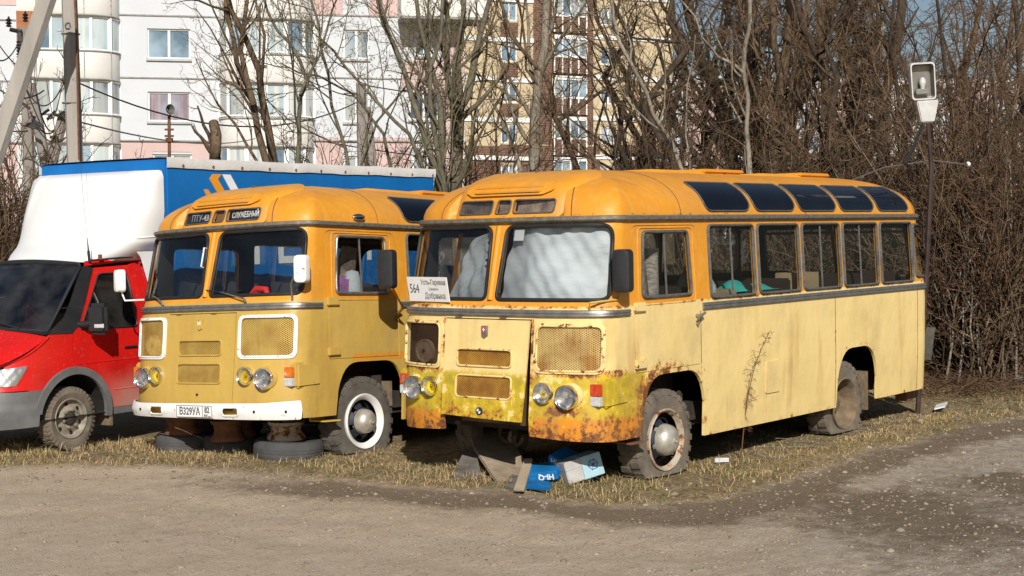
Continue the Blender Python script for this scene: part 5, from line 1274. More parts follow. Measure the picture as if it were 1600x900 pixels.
def weed():
    e = empty('dry_weed', label='tall dry weed stalk standing against the cream bus side', cat='weed')
    b = WG(1160, 714, 0); top = WD(1205, 515, 14.75); P = [b + (top - b) * t + Vector((0, 0, .12 * math.sin(PI * t))) - RH * .05 * math.sin(PI * t) for t in np.linspace(0, 1, 8)]
    f = MB(); f.tube(P, [.007, .006, .005, .0045, .004, .003, .0025, .0015], 5); f.build('stalk', M['brown'], e, smooth=60)
    f = MB(); r = random.Random(4)
    for i in range(46):
        t = r.uniform(.15, 1); p = b + (top - b) * t + Vector((0, 0, .12 * math.sin(PI * t))) - RH * .05 * math.sin(PI * t); d = RH * r.uniform(-1, 1) + FH * r.uniform(-.4, .3) + Vector((0, 0, r.uniform(-.3, 1))); l = r.uniform(.03, .11)
        f.tube([p, p + d * l * .5, p + d * l + Vector((0, 0, -.03))], [.0022, .0018, .0014], 3)
        for q in range(3): f.tube([p + d * l * .8, p + d * l + Vector((r.uniform(-.03, .03), r.uniform(-.03, .03), r.uniform(-.05, .02)))], .0018, 3)
    tag(f.build('twigs', M['brown'], e), kind='stuff')
weed()

# ------------------------------------------------------------------ buildings
class Fac:
    """vertical facade plane: reference picture column and distance, turned by phi"""
    def __init__(s, px, dep, phi):
        s.o = CAM + RH * ((px - 800) / FPX * dep) + FH * dep; s.o.z = 0
        s.dx = RH * math.cos(phi) + FH * math.sin(phi); s.dy = FH * math.cos(phi) - RH * math.sin(phi); s.M = frame(s.o, s.dx, s.dy)
    def __call__(s, px, py):
        d = FH + RH * ((px - 800) / FPX); q = s.o - CAM
        # solve CAM + d t = o + dx u  in plan
        det = d.x * -s.dx.y + s.dx.x * d.y; t = (q.x * -s.dx.y + s.dx.x * q.y) / det; u = (d.x * q.y - d.y * q.x) / det
        return u, CAM.z + t * (365.7 - py) / FPX
def fwin(f, root, a, b, mull=(.5,), frame_m=None, pane_m=None, dep=.12, fw=.07, sill=True, trans=None, grille=False):
    """window in the rectangle between two (u, z) points"""
    (u0, z0), (u1, z1) = (min(a[0], b[0]), min(a[1], b[1])), (max(a[0], b[0]), max(a[1], b[1]))
    g = MB(); g.box((u0, dep - .03, z0), (u0 + fw, dep + .05, z1)); g.box((u1 - fw, dep - .03, z0), (u1, dep + .05, z1)); g.box((u0 + fw, dep - .03, z0), (u1 - fw, dep + .05, z0 + fw)); g.box((u0 + fw, dep - .03, z1 - fw), (u1 - fw, dep + .05, z1))
    for m_ in mull: x = u0 + (u1 - u0) * m_; g.box((x - fw * .75, dep - .028, z0 + fw), (x + fw * .75, dep + .048, z1 - fw))
    if trans: z = z0 + (z1 - z0) * trans; g.box((u0 + fw, dep - .02, z - fw / 2), (u1 - fw, dep + .04, z + fw / 2))
    o = g.build('window', frame_m, root)
    p = MB(); p.add([(u0, dep + .02, z0), (u1, dep + .02, z0), (u1, dep + .02, z1), (u0, dep + .02, z1)], [(0, 1, 2, 3)]); p.build('pane', pane_m, o)
    if sill: q = MB(); q.box((u0 - .05, -.10, z0 - .10), (u1 + .05, dep, z0 - .003)); q.build('sill', M['sillm'], o)
    if grille:
        q = MB()
        for i in range(9): x = u0 + (u1 - u0) * (i + .5) / 9; q.tube([(x, -.03, z0), (x, -.03, z1)], .012, 4)
        q.build('window_grille', M['rustw'], o)
    return u0, u1, z0, z1
def pane_mat(name, base, refl, curtain=None):
    t = NT(name); x, y, z = t.xyz()
    n = t.noise(.55, detail=3); c = t.mix(t.ss(n, .42, .6), base, refl)  # reflection painted into the opaque pane colour as paler noise patches
    if curtain: c = t.mix(t.math('MULTIPLY', t.ss(t.noise(1.1, detail=2, stretch=(3, 1, .15)), .45, .55), .8), c, curtain)
    return t.done(c, .06, 0, .7)
M['pane1'] = pane_mat('far_pane_blue', (.10, .16, .22), (.28, .38, .46)); M['pane2'] = pane_mat('far_pane_curtain', (.14, .18, .22), (.34, .40, .44), (.40, .42, .40))
M['pane3'] = pane_mat('far_pane_pink_curtain', (.20, .16, .19), (.30, .36, .44), (.42, .30, .34)); M['pane4'] = pane_mat('far_pane_dark', (.05, .07, .10), (.18, .26, .34)); M['pane5'] = pane_mat('balcony_pane', (.30, .38, .42), (.48, .58, .62), (.62, .62, .58))
M['pvc'] = simple('white_pvc', (.80, .80, .78), .5, 0, .04, 3); M['sillm'] = simple('grey_sill', (.42, .44, .44), .5, 0, .1, 3)
M['wallw'] = simple('white_panel_wall', (.575, .60, .635), .9, 0, .05, .5, .2, 8, c2=(.52, .545, .58)); M['wallp'] = simple('pink_panel_wall', (.58, .43, .41), .9, 0, .06, .8, .2, 8)
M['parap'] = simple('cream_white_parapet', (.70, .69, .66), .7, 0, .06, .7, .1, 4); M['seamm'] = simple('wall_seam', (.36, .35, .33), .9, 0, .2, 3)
def brick_mat(name, c1, c2, mo):
    t = NT(name); mp = t.new('ShaderNodeMapping'); t.put(mp.inputs[0], t.obj()); mp.inputs['Rotation'].default_value = (R(90), 0, 0)
    b = t.new('ShaderNodeTexBrick'); t.put(b.inputs['Vector'], mp.outputs[0]); b.inputs['Scale'].default_value = 1; b.inputs['Brick Width'].default_value = .5; b.inputs['Row Height'].default_value = .17; b.inputs['Mortar Size'].default_value = .02
    b.inputs['Color1'].default_value = (*c1, 1); b.inputs['Color2'].default_value = (*c2, 1); b.inputs['Mortar'].default_value = (*mo, 1)
    return t.done(t.mix(t.math('MULTIPLY', t.ss(t.noise(.6), .4, .7), .3), b.outputs[0], tuple(x * .8 for x in c1)), .9, 0, .2)
M['by'] = brick_mat('yellow_brick', (.58, .465, .29), (.51, .405, .25), (.53, .465, .36)); M['bb'] = brick_mat('brown_brick', (.16, .085, .06), (.13, .07, .05), (.24, .17, .13))

def balcony(root, f, pxl, pxr, rows, out=1.1, left_round=False, panes=6, seed=0, pane_m='pane5'):
    """glazed balcony stack: rows of (parapet_top, parapet_bottom, glazing_bottom) picture heights"""
    r = random.Random(seed); u0 = f(pxl, 200)[0]; u1 = f(pxr, 200)[0]
    path = [(u0, 0), (u0 + .02, -out)] if not left_round else [(u0, 0)] + [(u0 + 1.0 - 1.0 * math.cos(t), -out * math.sin(t)) for t in np.linspace(.3, PI / 2, 6)]
    path += [(u1 - 1.35, -out)] + [(u1 - 1.35 + 1.35 * math.sin(t), -out * math.cos(t)) for t in np.linspace(.25, PI / 2, 7)]
    path = densify(path, .45, False)
    def shift(p, d): return (p[0], p[1] + d if p[1] < -.2 else p[1])
    for (yt, yb_, yg) in rows:
        zt, zb, zg = f(pxl, yt)[1], f(pxl, yb_)[1], f(pxl, yg)[1]
        g = MB(); n = len(path)
        V = [(u, w, z) for z, d in ((zb, 0), (zb + .12, -.05), (zt - .12, -.05), (zt, 0)) for u, w in [shift(p, d) for p in path]]
        g.add(V, [(j * n + i, j * n + i + 1, (j + 1) * n + i + 1, (j + 1) * n + i) for j in range(3) for i in range(n - 1)])
        g.add([(u, w, zt) for u, w in path] , [tuple(range(n))[::-1]]); g.add([(u, w, zb) for u, w in path], [tuple(range(n))])
        po = g.build('balcony_parapet', M['parap'], root, smooth=50)
        g = MB(); 
        for zz_ in (zt, zb): g.tube([(u, w - .03, zz_) for u, w in path], .045, 4)
        g.build('parapet_rail', M['seamm'], po)
        g = MB()
        for k in (.35, .62, .86): p = path[int(k * (n - 1))]; g.box((p[0] - .02, p[1] - .065, zb), (p[0] + .02, p[1] - .03, zt))
        g.build('parapet_joint', M['rustw'] if r.random() < .5 else M['seamm'], po)
        if zg >= zb: continue
        ins = [(u, w + .10 if w < -.2 else w) for u, w in path]
        g = MB(); L = [0]
        for a, b in zip(ins, ins[1:]): L.append(L[-1] + math.dist(a, b))
        for k in range(panes + 1):
            s_ = L[-1] * k / panes; u = float(np.interp(s_, L, [p[0] for p in ins])); w = float(np.interp(s_, L, [p[1] for p in ins])); tw_ = .06 if k % 2 else .10
            g.box((u - tw_, w - .05, zg), (u + tw_, w + .05, zb))
        g.tube([(u, w, zg + .05) for u, w in ins], .06, 4); g.tube([(u, w, zb - .05) for u, w in ins], .06, 4)
        go = g.build('balcony_glazing', M['pvc'], root)
        ed = [0] + [L[-1] * (k + 1) / panes for k in range(panes)]
        for k in range(panes):
            g = MB(); ss = np.linspace(ed[k], ed[k + 1], 4); V = [(float(np.interp(s_, L, [p[0] for p in ins])), float(np.interp(s_, L, [p[1] for p in ins])), z) for s_ in ss for z in (zg, zb)]
            g.add(V, [(i * 2, i * 2 + 2, i * 2 + 3, i * 2 + 1) for i in range(3)]); g.build('balcony_pane', M[r.choice([pane_m, pane_m, 'pane1', 'pane2'])], go)

def white_block():
    f = Fac(260, 66, R(10)); rt = empty('apartment_building', label='white panel apartment block with rounded glazed balconies', cat='building')
    L0, R0 = f(-330, 0)[0], f(726, 0)[0]; zt = 27; holes = []; wins = []
    def w(x0, y0, x1, y1, mull=(.5,), pm='pane2', **k):
        a, b = f(x0, y0), f(x1, y1); holes.append([(a[0], b[1]), (b[0], b[1]), (b[0], a[1]), (a[0], a[1])]); wins.append((a, b, mull, pm, k))
    for k, pm in enumerate(('pane1', 'pane3')):
        w(233, 46 + 98 * k, 300, 94 + 97 * k, pm=pm)
    w(233, -52, 300, -5)
    w(240, 241, 301, 288)
    for k in range(4): w(-120, -52 + 98 * k, -60, -5 + 98 * k)
    for k in range(3):
        w(538, -50 + 98 * k, 578, -4 + 98 * k, (.5,)); w(652 if k != 2 else 640, -52 + 99 * k, 676 if k != 2 else 686, -8 + 98 * k, (.5,), 'pane4' if k == 2 else 'pane1')
    w(538, 244, 578, 290); w(645, 244, 690, 290)
    for k in range(1, 3):
        for x in (-120, 233, 538, 652): w(x, -52 - 98 * k, x + 55, -6 - 98 * k)
    wall = panel('wall', M['wallw'], rt, [(L0, -1), (R0, -1), (R0, zt), (L0, zt)], holes, lambda u, v, o: Vector((u, -o, v)), (3, 3), .35, 4)
    g = MB(); g.box((L0, .35, -1), (R0, 12, zt - .1)); g.build('wall_core', M['wallw'], rt)
    for a, b, mull, pm, k in wins: fwin(f, rt, a, b, mull, M['pvc'], M[pm], **k)
    def pink(x0, y0, x1, y1, pr=.03):
        a, b = f(x0, y0), f(x1, y1); g = MB(); g.box((a[0], -pr, b[1]), (b[0], 0.0, a[1])); g.build('pink_panel', M['wallp'], rt)
    pink(-330, -40, 36, 11); pink(190, 222, 240, 300); pink(301, 222, 346, 300); pink(-330, 220, 34, 420); pink(240, 222, 301, 238); pink(240, 292, 301, 420)
    pink(492, -40, 537, 27); pink(579, -40, 625, 27); pink(495, 215, 536, 420); pink(580, 215, 643, 420)
    pink(580, 52, 640, 215, .02) if False else None
    pink(690, 56, 724, 420, .04); pink(628, 96, 689, 142, .04)
    for y in (25, 122, 220, -73, 318):
        for x0, x1 in ((-330, 36), (190, 346), (491, 724)):
            g = MB(); a, b = f(x0, y), f(x1, y); g.box((a[0], -.05 if y != 220 else -.12, a[1] - .03), (b[0], -.0, a[1] + .03)); g.build('wall_seam', M['seamm'], rt)
    rows = [(0 - 98 * k + 98, 0, 0) for k in range(0)]
    rws = [(84 + 98 * k - 98, 127 + 98 * k - 98, 182 + 98 * k - 98) for k in range(-2, 4)]
    balcony(rt, f, 36, 190, rws, 1.2, False, 7, 1); balcony(rt, f, 345, 491, [(a + 6, b + 6, c + 4) for a, b, c in rws], 1.1, True, 6, 2)
    # overhanging balcony at the right end, with a dark soffit
    a, b = f(622, -40), f(757, 38); g = MB(); g.box((a[0], -1.7, b[1]), (b[0], .5, a[1])); oo = g.build('corner_balcony', M['parap'], rt)
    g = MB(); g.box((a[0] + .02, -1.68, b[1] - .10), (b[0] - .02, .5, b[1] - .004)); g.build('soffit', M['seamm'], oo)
    a, b = f(130, 54), f(142, 82); 
    q0, q1 = f(37, 26), f(62, 82); g = MB(); g.box((q0[0], -1.36, q1[1]), (q1[0], -1.22, q0[1])); g.build('wooden_panel', simple('orange_wood', (.40, .14, .035), .6, 0, .2, 4), rt)
    q0, q1 = f(398, 88), f(410, 108); g = MB(); g.box((q0[0], -1.35, q1[1]), (q1[0] + .2, -1.16, q0[1])); g.build('air_conditioner', M['pvc'], rt)
    rt.matrix_world = f.M
white_block()
def brick_block():
    f = Fac(790, 112, R(20)); rt = empty('apartment_building', label='yellow and brown brick tower with white bands', cat='building')
    L0, R0 = f(700, 0)[0], f(1050, 0)[0]; holes = []; wins = []; zt = 34
    P = 63.2
    def w(x0, y0, x1, y1, mull=(.5,), pm='pane1'):
        a, b = f(x0, y0), f(x1, y1); holes.append([(a[0], b[1]), (b[0], b[1]), (b[0], a[1]), (a[0], a[1])]); wins.append((a, b, mull, pm))
    for k in range(-4, 5):
        w(783, 68 + P * k * 1.0, 808, 98 + P * k, pm=rnd.choice(['pane1', 'pane4', 'pane2'])); w(938, 76 + 61 * k, 962, 103 + 61 * k, pm=rnd.choice(['pane1', 'pane4', 'pane2']))
    wall = panel('wall', M['by'], rt, [(L0, -1), (R0, -1), (R0, zt), (L0, zt)], holes, lambda u, v, o: Vector((u, -o, v)), (5, 5), .4, 8)
    g = MB(); g.box((L0, .4, -1), (R0, 16, zt - .1)); g.build('wall_core', M['by'], rt)
    for a, b, mull, pm in wins: fwin(f, rt, a, b, mull, M['pvc'], M[pm], fw=.09, sill=False)
    def slabp(x0, y0, x1, y1, m_, pr, nm): a, b = f(x0, y0), f(x1, y1); g = MB(); g.box((a[0], -pr, b[1]), (b[0], 0, a[1])); return g.build(nm, m_, rt)
    for k in range(-4, 3):
        slabp(782, 36.5 + P * k + 63, 809, 66 + P * k + 62, M['bb'], .04, 'brown_brick_panel')
    slabp(833, -200, 862, 226, M['bb'], .05, 'brown_brick_pier'); slabp(912, -200, 926, 226, M['bb'], .05, 'brown_brick_pier')
    slabp(700, 227, 782, 420, M['bb'], .06, 'brown_brick_base'); slabp(809, 227, 937, 420, M['bb'], .06, 'brown_brick_base'); slabp(963, 227, 1050, 420, M['bb'], .06, 'brown_brick_base')
    for k in range(-4, 4):
        for x0, x1 in ((700, 833), (926, 1050)):
            y = 56 + 63 * k if k < 3 else 242
            a = f(x0, y); b = f(x1, y); g = MB(); g.box((a[0], -.10, a[1] - .33), (b[0], -.065, a[1])); g.build('white_band', M['pvc'], rt)
    # glazed loggia stack with white frames
    for k in range(-4, 4):
        y = 56 + 63 * k; a, b = f(862, y), f(912, y + 62); u0, u1, z1, z0 = a[0], b[0], a[1], b[1]; H = z1 - z0
        g = MB(); g.box((u0, -.5, z0), (u1, 0, z0 + H * .42)); g.build('loggia_wall', M['bb'], rt)
        g = MB(); g.box((u0, -.56, z1 - .35), (u1, -.5, z1 - .05)); g.box((u0, -.56, z0 + H * .40), (u1, -.5, z0 + H * .45))
        for t_ in (0, .25, .5, .75, 1): x = u0 + (u1 - u0) * t_; g.box((x - .05, -.55, z0), (x + .05, -.49, z1 - .3))
        go = g.build('loggia_frame', M['pvc'], rt)
        for t_ in range(4):
            g = MB(); x = u0 + (u1 - u0) * t_ / 4; g.add([(x, -.48, z0 + H * .45), (x + (u1 - u0) / 4, -.48, z0 + H * .45), (x + (u1 - u0) / 4, -.48, z1 - .3), (x, -.48, z1 - .3)], [(0, 1, 2, 3)]); g.build('pane', M[rnd.choice(['pane1', 'pane4', 'pane2'])], go)
    rt.matrix_world = f.M
brick_block()
def far_block():
    f = Fac(1280, 190, R(6)); rt = empty('apartment_building', label='long white apartment block far behind the bare thicket', cat='building')
    L0, R0 = f(1012, 0)[0], f(1640, 0)[0]; zt = f(1280, 122)[1]; hs = []; ws = []
    n = 26; rows = 7; H = (zt - 1) / rows
    for i in range(n):
        for j in range(2, rows):
            u = L0 + (R0 - L0) * (i + .5) / n; z = .8 + j * H; ws.append((u, z)); hs.append([(u - .7, z), (u + .7, z), (u + .7, z + 1.5), (u - .7, z + 1.5)])
    panel('wall', M['wallw'], rt, [(L0, -1), (R0, -1), (R0, zt), (L0, zt)], hs, lambda u, v, o: Vector((u, -o, v)), (8, 8), .3, 12)
    g = MB(); g.box((L0, .3, -1), (R0, 12, zt - .1)); g.build('wall_core', M['wallw'], rt)
    proto = None
    for i, (u, z) in enumerate(ws):
        if proto is None:
            g = MB(); g.box((-.7, .08, 0), (-.62, .14, 1.5)); g.box((.62, .08, 0), (.7, .14, 1.5)); g.box((-.04, .08, 0), (.04, .14, 1.5)); g.box((-.62, .08, 0), (-.04, .14, .08)); g.box((.04, .08, 0), (.62, .14, .08))
            proto = g.build('window', M['pvc'], rt); p = MB(); p.add([(-.7, .15, 0), (.7, .15, 0), (.7, .15, 1.5), (-.7, .15, 1.5)], [(0, 1, 2, 3)]); pp = p.build('pane', M['pane1'], proto); proto.location = (u, 0, z)
        else:
            c = proto.copy(); col.objects.link(c); c.parent = rt; c.location = (u, 0, z); d = pp.copy(); col.objects.link(d); d.parent = c
    for k in range(6):
        g = MB(); u = L0 + (R0 - L0) * (k + .8) / 6; g.box((u - 2.4, -1, 3), (u + 2.4, 0, zt - .6)); g.build('balcony_stack', M['parap' if k % 2 else 'wallp'], rt)
    rt.matrix_world = f.M
far_block()

# ------------------------------------------------------------------ concrete fence, poles, lamp
def concrete_fence():
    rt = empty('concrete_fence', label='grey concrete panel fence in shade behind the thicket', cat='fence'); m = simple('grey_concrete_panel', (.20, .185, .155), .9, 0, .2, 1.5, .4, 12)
    p0 = W(6.0, 36.0); p1 = W(22, 39); d = (p1 - p0); n = 6; ex = d.normalized(); Mx = frame(p0, ex, Vector((-ex.y, ex.x, 0)))
    for i in range(n):
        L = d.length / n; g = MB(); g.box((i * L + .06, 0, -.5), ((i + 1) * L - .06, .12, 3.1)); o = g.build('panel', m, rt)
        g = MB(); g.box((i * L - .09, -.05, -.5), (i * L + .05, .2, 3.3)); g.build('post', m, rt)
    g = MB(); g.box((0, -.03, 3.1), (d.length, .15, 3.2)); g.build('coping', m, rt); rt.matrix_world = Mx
concrete_fence()
conc = simple('pole_concrete', (.40, .37, .33), .9, 0, .15, 2, .4, 25, stretch=(1, 1, .2)); concd = simple('old_grey_concrete', (.30, .27, .24), .9, 0, .2, 3, .4, 25, stretch=(1, 1, .25))
def pole(name, label, cat, px0, py0, px1, py1, dep, w0, w1, m=conc, sides=8, base=True, group=None):
    b = WD(px0, py0, dep); t_ = WD(px1, py1, dep)
    if base and b.z > .3: d = (b - t_).normalized(); b = b + d * ((b.z + .3) / max(.2, -d.z))
    rt = empty(name, b, label=label, cat=cat, group=group); g = MB(); g.tube([Vector((0, 0, 0)), (t_ - b) * .5, t_ - b], [w0, (w0 + w1) / 2, w1], sides); g.build('shaft', m, rt, smooth=30); return rt, b, t_
r1, b1, t1 = pole('utility_pole', 'thick upright concrete pole behind the truck fairing', 'pole', 119, 250, 111, -60, 26, .15, .13)
g = MB(); g.tube([WD(125, 250, 25.8) - b1, WD(123, 60, 25.8) - b1, WD(120, -20, 25.8) - b1], .018, 5); g.build('conduit', M['rustm'], r1)
for k, y in enumerate((55, 162)):
    g = MB(); c = WD(114, y, 26) - b1; g.tube([c + RH * .15 * math.cos(t) + FH * .15 * math.sin(t) for t in np.linspace(0, 2 * PI, 14, endpoint=False)], .012, 4, closed=True); g.build('band', M['seamm'], r1)
g = MB(); c = WD(110, 42, 25.85) - b1; g.tube([c + RH * .05 * math.cos(t) + Vector((0, 0, .05 * math.sin(t))) for t in np.linspace(.8, 5.4, 10)], .008, 4); g.tube([c + RH * .02, c + RH * .05 + Vector((0, 0, .0))], .008, 4); g.build('painted_mark', M['ink'], r1)
pole('brace_pole', 'leaning concrete brace pole crossing the upper left corner', 'pole', -22, 290, 92, -40, 24.5, .17, .15)
r2, b2, t2 = pole('utility_pole', 'short concrete pole with insulator brackets left of the thick pole', 'pole', 47, 250, 42, 45, 34, .15, .12, concd)
pole('brace_pole', 'thin brace leaning on the short insulator pole', 'pole', 72, 250, 50, 132, 34, .14, .12, concd)
pole('brace_pole', 'grey strut leaning right towards the thick pole', 'pole', 84, 250, 103, 175, 33, .14, .12, concd)
pole('utility_pole', 'weathered concrete pole among the branches above the truck box', 'pole', 567, 262, 565, 132, 44, .17, .14, concd)
pole('brace_pole', 'concrete strut beside the pole above the truck box', 'pole', 583, 262, 573, 168, 44, .17, .13, concd)
def brackets():
    rt = empty('insulator_bracket', label='black insulator bracket on the short concrete pole', cat='insulator')
    for (x0, y0, x1, y1) in ((20, 48, 38, 52), (35, 48, 35, 78), (33, 72, 52, 72)):
        g = MB(); g.tube([WD(x0, y0, 33.8), WD(x1, y1, 33.8)], .05, 5); g.build('arm', M['blackp'], rt)
    for (x, y) in ((18, 36), (44, 28), (34, 70), (34, 84)):
        g = MB(); c = WD(x, y, 33.8); g.lathe([(.02, -.12), (.07, -.10), (.035, -.06), (.08, -.03), (.035, 0), (.07, .04), (.03, .07), (.015, .12)], 10, 'z', tuple(c)); g.build('insulator', M['blackp'], rt, smooth=50)
    rt2 = empty('insulator_bracket', label='tangle of black clamps on the short leaning struts', cat='insulator')
    for i in range(12):
        x = rnd.uniform(38, 104); y = rnd.uniform(165, 215); g = MB(); c = WD(x, y, 32.8); g.tube([c, c + RH * rnd.uniform(-.2, .25) + Vector((0, 0, rnd.uniform(-.1, .2)))], .035, 5); g.build('clamp', M['blackp'], rt2)
brackets()
def wire(a, b, sag, r_, label, seg=14, m='blackp'):
    P = [a + (b - a) * t + Vector((0, 0, -sag * 4 * t * (1 - t))) for t in np.linspace(0, 1, seg)]
    g = MB(); g.tube(P, r_, 4); tag(g.build('wire', M[m], None), label, 'wire', 'overhead wires at the left')
WL = ['black wire sloping down to the short insulator pole from the left edge', 'steep black wire passing behind the leaning brace', 'wire sagging from the left edge to the thin brace top', 'looped wire from the brace top to the thick pole', 'short level wire left of the short pole foot', 'wire stretched between the leaning struts', 'lower wire sagging from the struts to the thick pole', 'upper wire hanging from the brace to the right strut', 'short upright wire down the short insulator pole']
for a, b, s in (((-10, 88, 33), (34, 66, 33.8), .25), ((-10, 50, 33), (36, 108, 33.8), .1), ((-10, 130, 33), (72, 142, 33), .25), ((40, 130, 33.8), (104, 128, 30), .5), ((46, 205, 33), (20, 205, 33), .02), ((50, 175, 33), (100, 186, 33), .4), ((55, 190, 33), (110, 210, 30), .3), ((60, 150, 33), (96, 185, 33), .5), ((38, 60, 33), (34, 105, 33), .2)):
    wire(WD(*a), WD(*b), s, .016, WL.pop(0))
for a, b, s, lb in (((130, 192, 30), (400, 217, 60), .3, 'long thin wire crossing the white block above the truck'), ((120, 128, 30), (560, 160, 44), .8, 'long thin wire running to the pole above the truck box'), ((575, 135, 44), (900, 150, 70), .3, 'thin wire crossing the yellow brick tower'), ((510, 222, 44), (1000, 235, 60), .5, 'thin wire low across the brown brick base')):
    g = MB(); P = [WD(*a) + (WD(*b) - WD(*a)) * t + Vector((0, 0, -s * 4 * t * (1 - t))) for t in np.linspace(0, 1, 20)]; g.tube(P, .018, 4); tag(g.build('wire', M['blackp'], None), lb, 'wire')
rr_, b_, t_ = pole('rusty_post', 'thin rusty post with a round reflector above the blue box', 'post', 266, 222, 266, 180, 28, .03, .03, M['rustm'], 6)
g = MB(); g.lathe([(.015, .06), (.04, .04), (.08, -.01), (.10, -.04), (.085, -.03), (.03, .02)], 16, 'y', tuple(WD(266, 172, 27.9) - b_)); g.build('reflector', M['gask'], rr_, smooth=50)
for y in (203, 213): g = MB(); g.tube([WD(259, y, 28) - b_, WD(273, y, 28) - b_], .02, 5); g.build('cross_bar', M['rustm'], rr_)
g = MB(); g.tube([WD(266, 216, 28) - b_, WD(266, 222, 28) - b_], .07, 6); g.build('collar', M['rustm'], rr_)
g = MB(); g.tube([WD(-60, 327, 40), WD(38, 327, 40)], .10, 8); tag(g.build('gas_pipe', simple('yellow_pipe', (.55, .42, .10), .6, 0, .2, 4), None, smooth=50), 'yellow gas pipe running level behind the truck cab', 'pipe')
for x_ in (40, 54):
    pole('pipe_post', 'white pipe post left of the fairing' if x_ == 40 else 'white pipe post behind the fairing edge', 'post', x_, 330, x_, 278, 40, .05, .05, M['pvc'], 6)

def street_lamp():
    dep = 18.6; base = WG(1455, 640); base = W((1436 - 800) / FPX * dep, dep, -.05)
    rt = empty('street_lamp', base, label='old lamp head on a thin dark post behind the cream bus', cat='street lamp')
    def P(px, py, d=0): return WD(px, py, dep + d) - base
    g = MB(); g.tube([Vector((0, 0, 0)), P(1449, 400), P(1454, 260), P(1448, 195)], [.034, .033, .031, .028], 8); g.build('post', simple('dark_rusty_post', (.06, .035, .03), .7, .2, .3, 8), rt, smooth=40)
    g = MB(); g.tube([P(1439, 195), P(1428, 225), P(1414, 256)], .022, 6); g.build('brace', M['blackp'], rt)
    # lamp housing: tipped box open to the viewer
    c = P(1438, 128); ex = (RH + Vector((0, 0, -.06))).normalized(); ez = Vector((-RH.x * .06 - FH.x * .10, -RH.y * .06 - FH.y * .10, 1)).normalized(); ex = ex - ez * ex.dot(ez); ex.normalize()
    Mx = frame(c, ex, ez)
    w, h = .155, .225
    ol = rpoly([(-w * .88, -h), (w * 1.0, -h), (w * .92, h), (-w, h)], .045, 4)
    n = len(ol); g = MB(); V = []
    for sc, dz in ((1.0, .06), (1.02, .0), (.95, -.09), (.6, -.14)):
        V += [Mx @ Vector((x * sc, y * sc, dz)) for x, y in ol]
    V += [Mx @ Vector((x * .90, y * .92, .06)) for x, y in ol] + [Mx @ Vector((x * .80, y * .84, -.06)) for x, y in ol]
    F = [(i * n + j, i * n + (j + 1) % n, (i + 1) * n + (j + 1) % n, (i + 1) * n + j) for i in range(3) for j in range(n)] + [tuple(3 * n + j for j in range(n))]
    F += [(j, 4 * n + j, 4 * n + (j + 1) % n, (j + 1) % n) for j in range(n)]
    hm = simple('pale_lamp_housing', (.60, .61, .60), .5, .1, .12, 9)
    g.add(V[:4 * n] + V[4 * n:5 * n], F); ho = g.build('lamp_housing', hm, rt, smooth=40)
    g = MB(); g.add(V[4 * n:], [(j, (j + 1) % n, n + (j + 1) % n, n + j) for j in range(n)] + [tuple(n + j for j in range(n))]); g.build('lamp_reflector', simple('dull_reflector', (.30, .29, .27), .35, .6, .25, 6, stretch=(1, 1, .3)), ho, smooth=50)
    g = MB(); q = Mx @ Vector((.005, -.03, .0)); V2 = []
    g.lathe([(.001, -.075), (.022, -.07), (.025, -.05), (.030, -.03), (.042, .0), (.040, .04), (.022, .07), (.001, .08)], 14, 'z', tuple(q)); g.build('bulb', M['lensw'], ho, smooth=60)
    g = MB(); g.cbox((0, -.125, .0), (.16, .07, .05), Mx); g.build('bulb_socket', M['alu'], ho, bevel=.01)
    g = MB(); g.hexa([Mx @ Vector(p) for p in ((-.075, -.50, -.04), (.085, -.50, -.04), (.085, -.50, .05), (-.075, -.50, .05), (-.13, -.235, -.06), (.14, -.235, -.06), (.14, -.235, .06), (-.13, -.235, .06))]); 
    for i in range(len(g.v)): g.v[i] = tuple(Vector(g.v[i]) + ex * .045)
    g.build('lamp_bracket', hm, rt, bevel=.012)
    g = MB(); g.tube([P(1325, 284, .2), P(1380, 262, .1), P(1455, 251), P(1505, 257)], .009, 5); wo = g.build('cable', M['gask'], rt)
    g = MB(); g.lathe([(.015, -.04), (.035, 0), (.015, .05)], 8, 'x', tuple(P(1511, 257))); g.build('insulator', M['pvc'], rt, smooth=50)
    g = MB(); g.tube([P(1455, 251), P(1462, 268), P(1452, 285)], .006, 4); g.build('loose_wire', M['alu'], rt)
street_lamp()

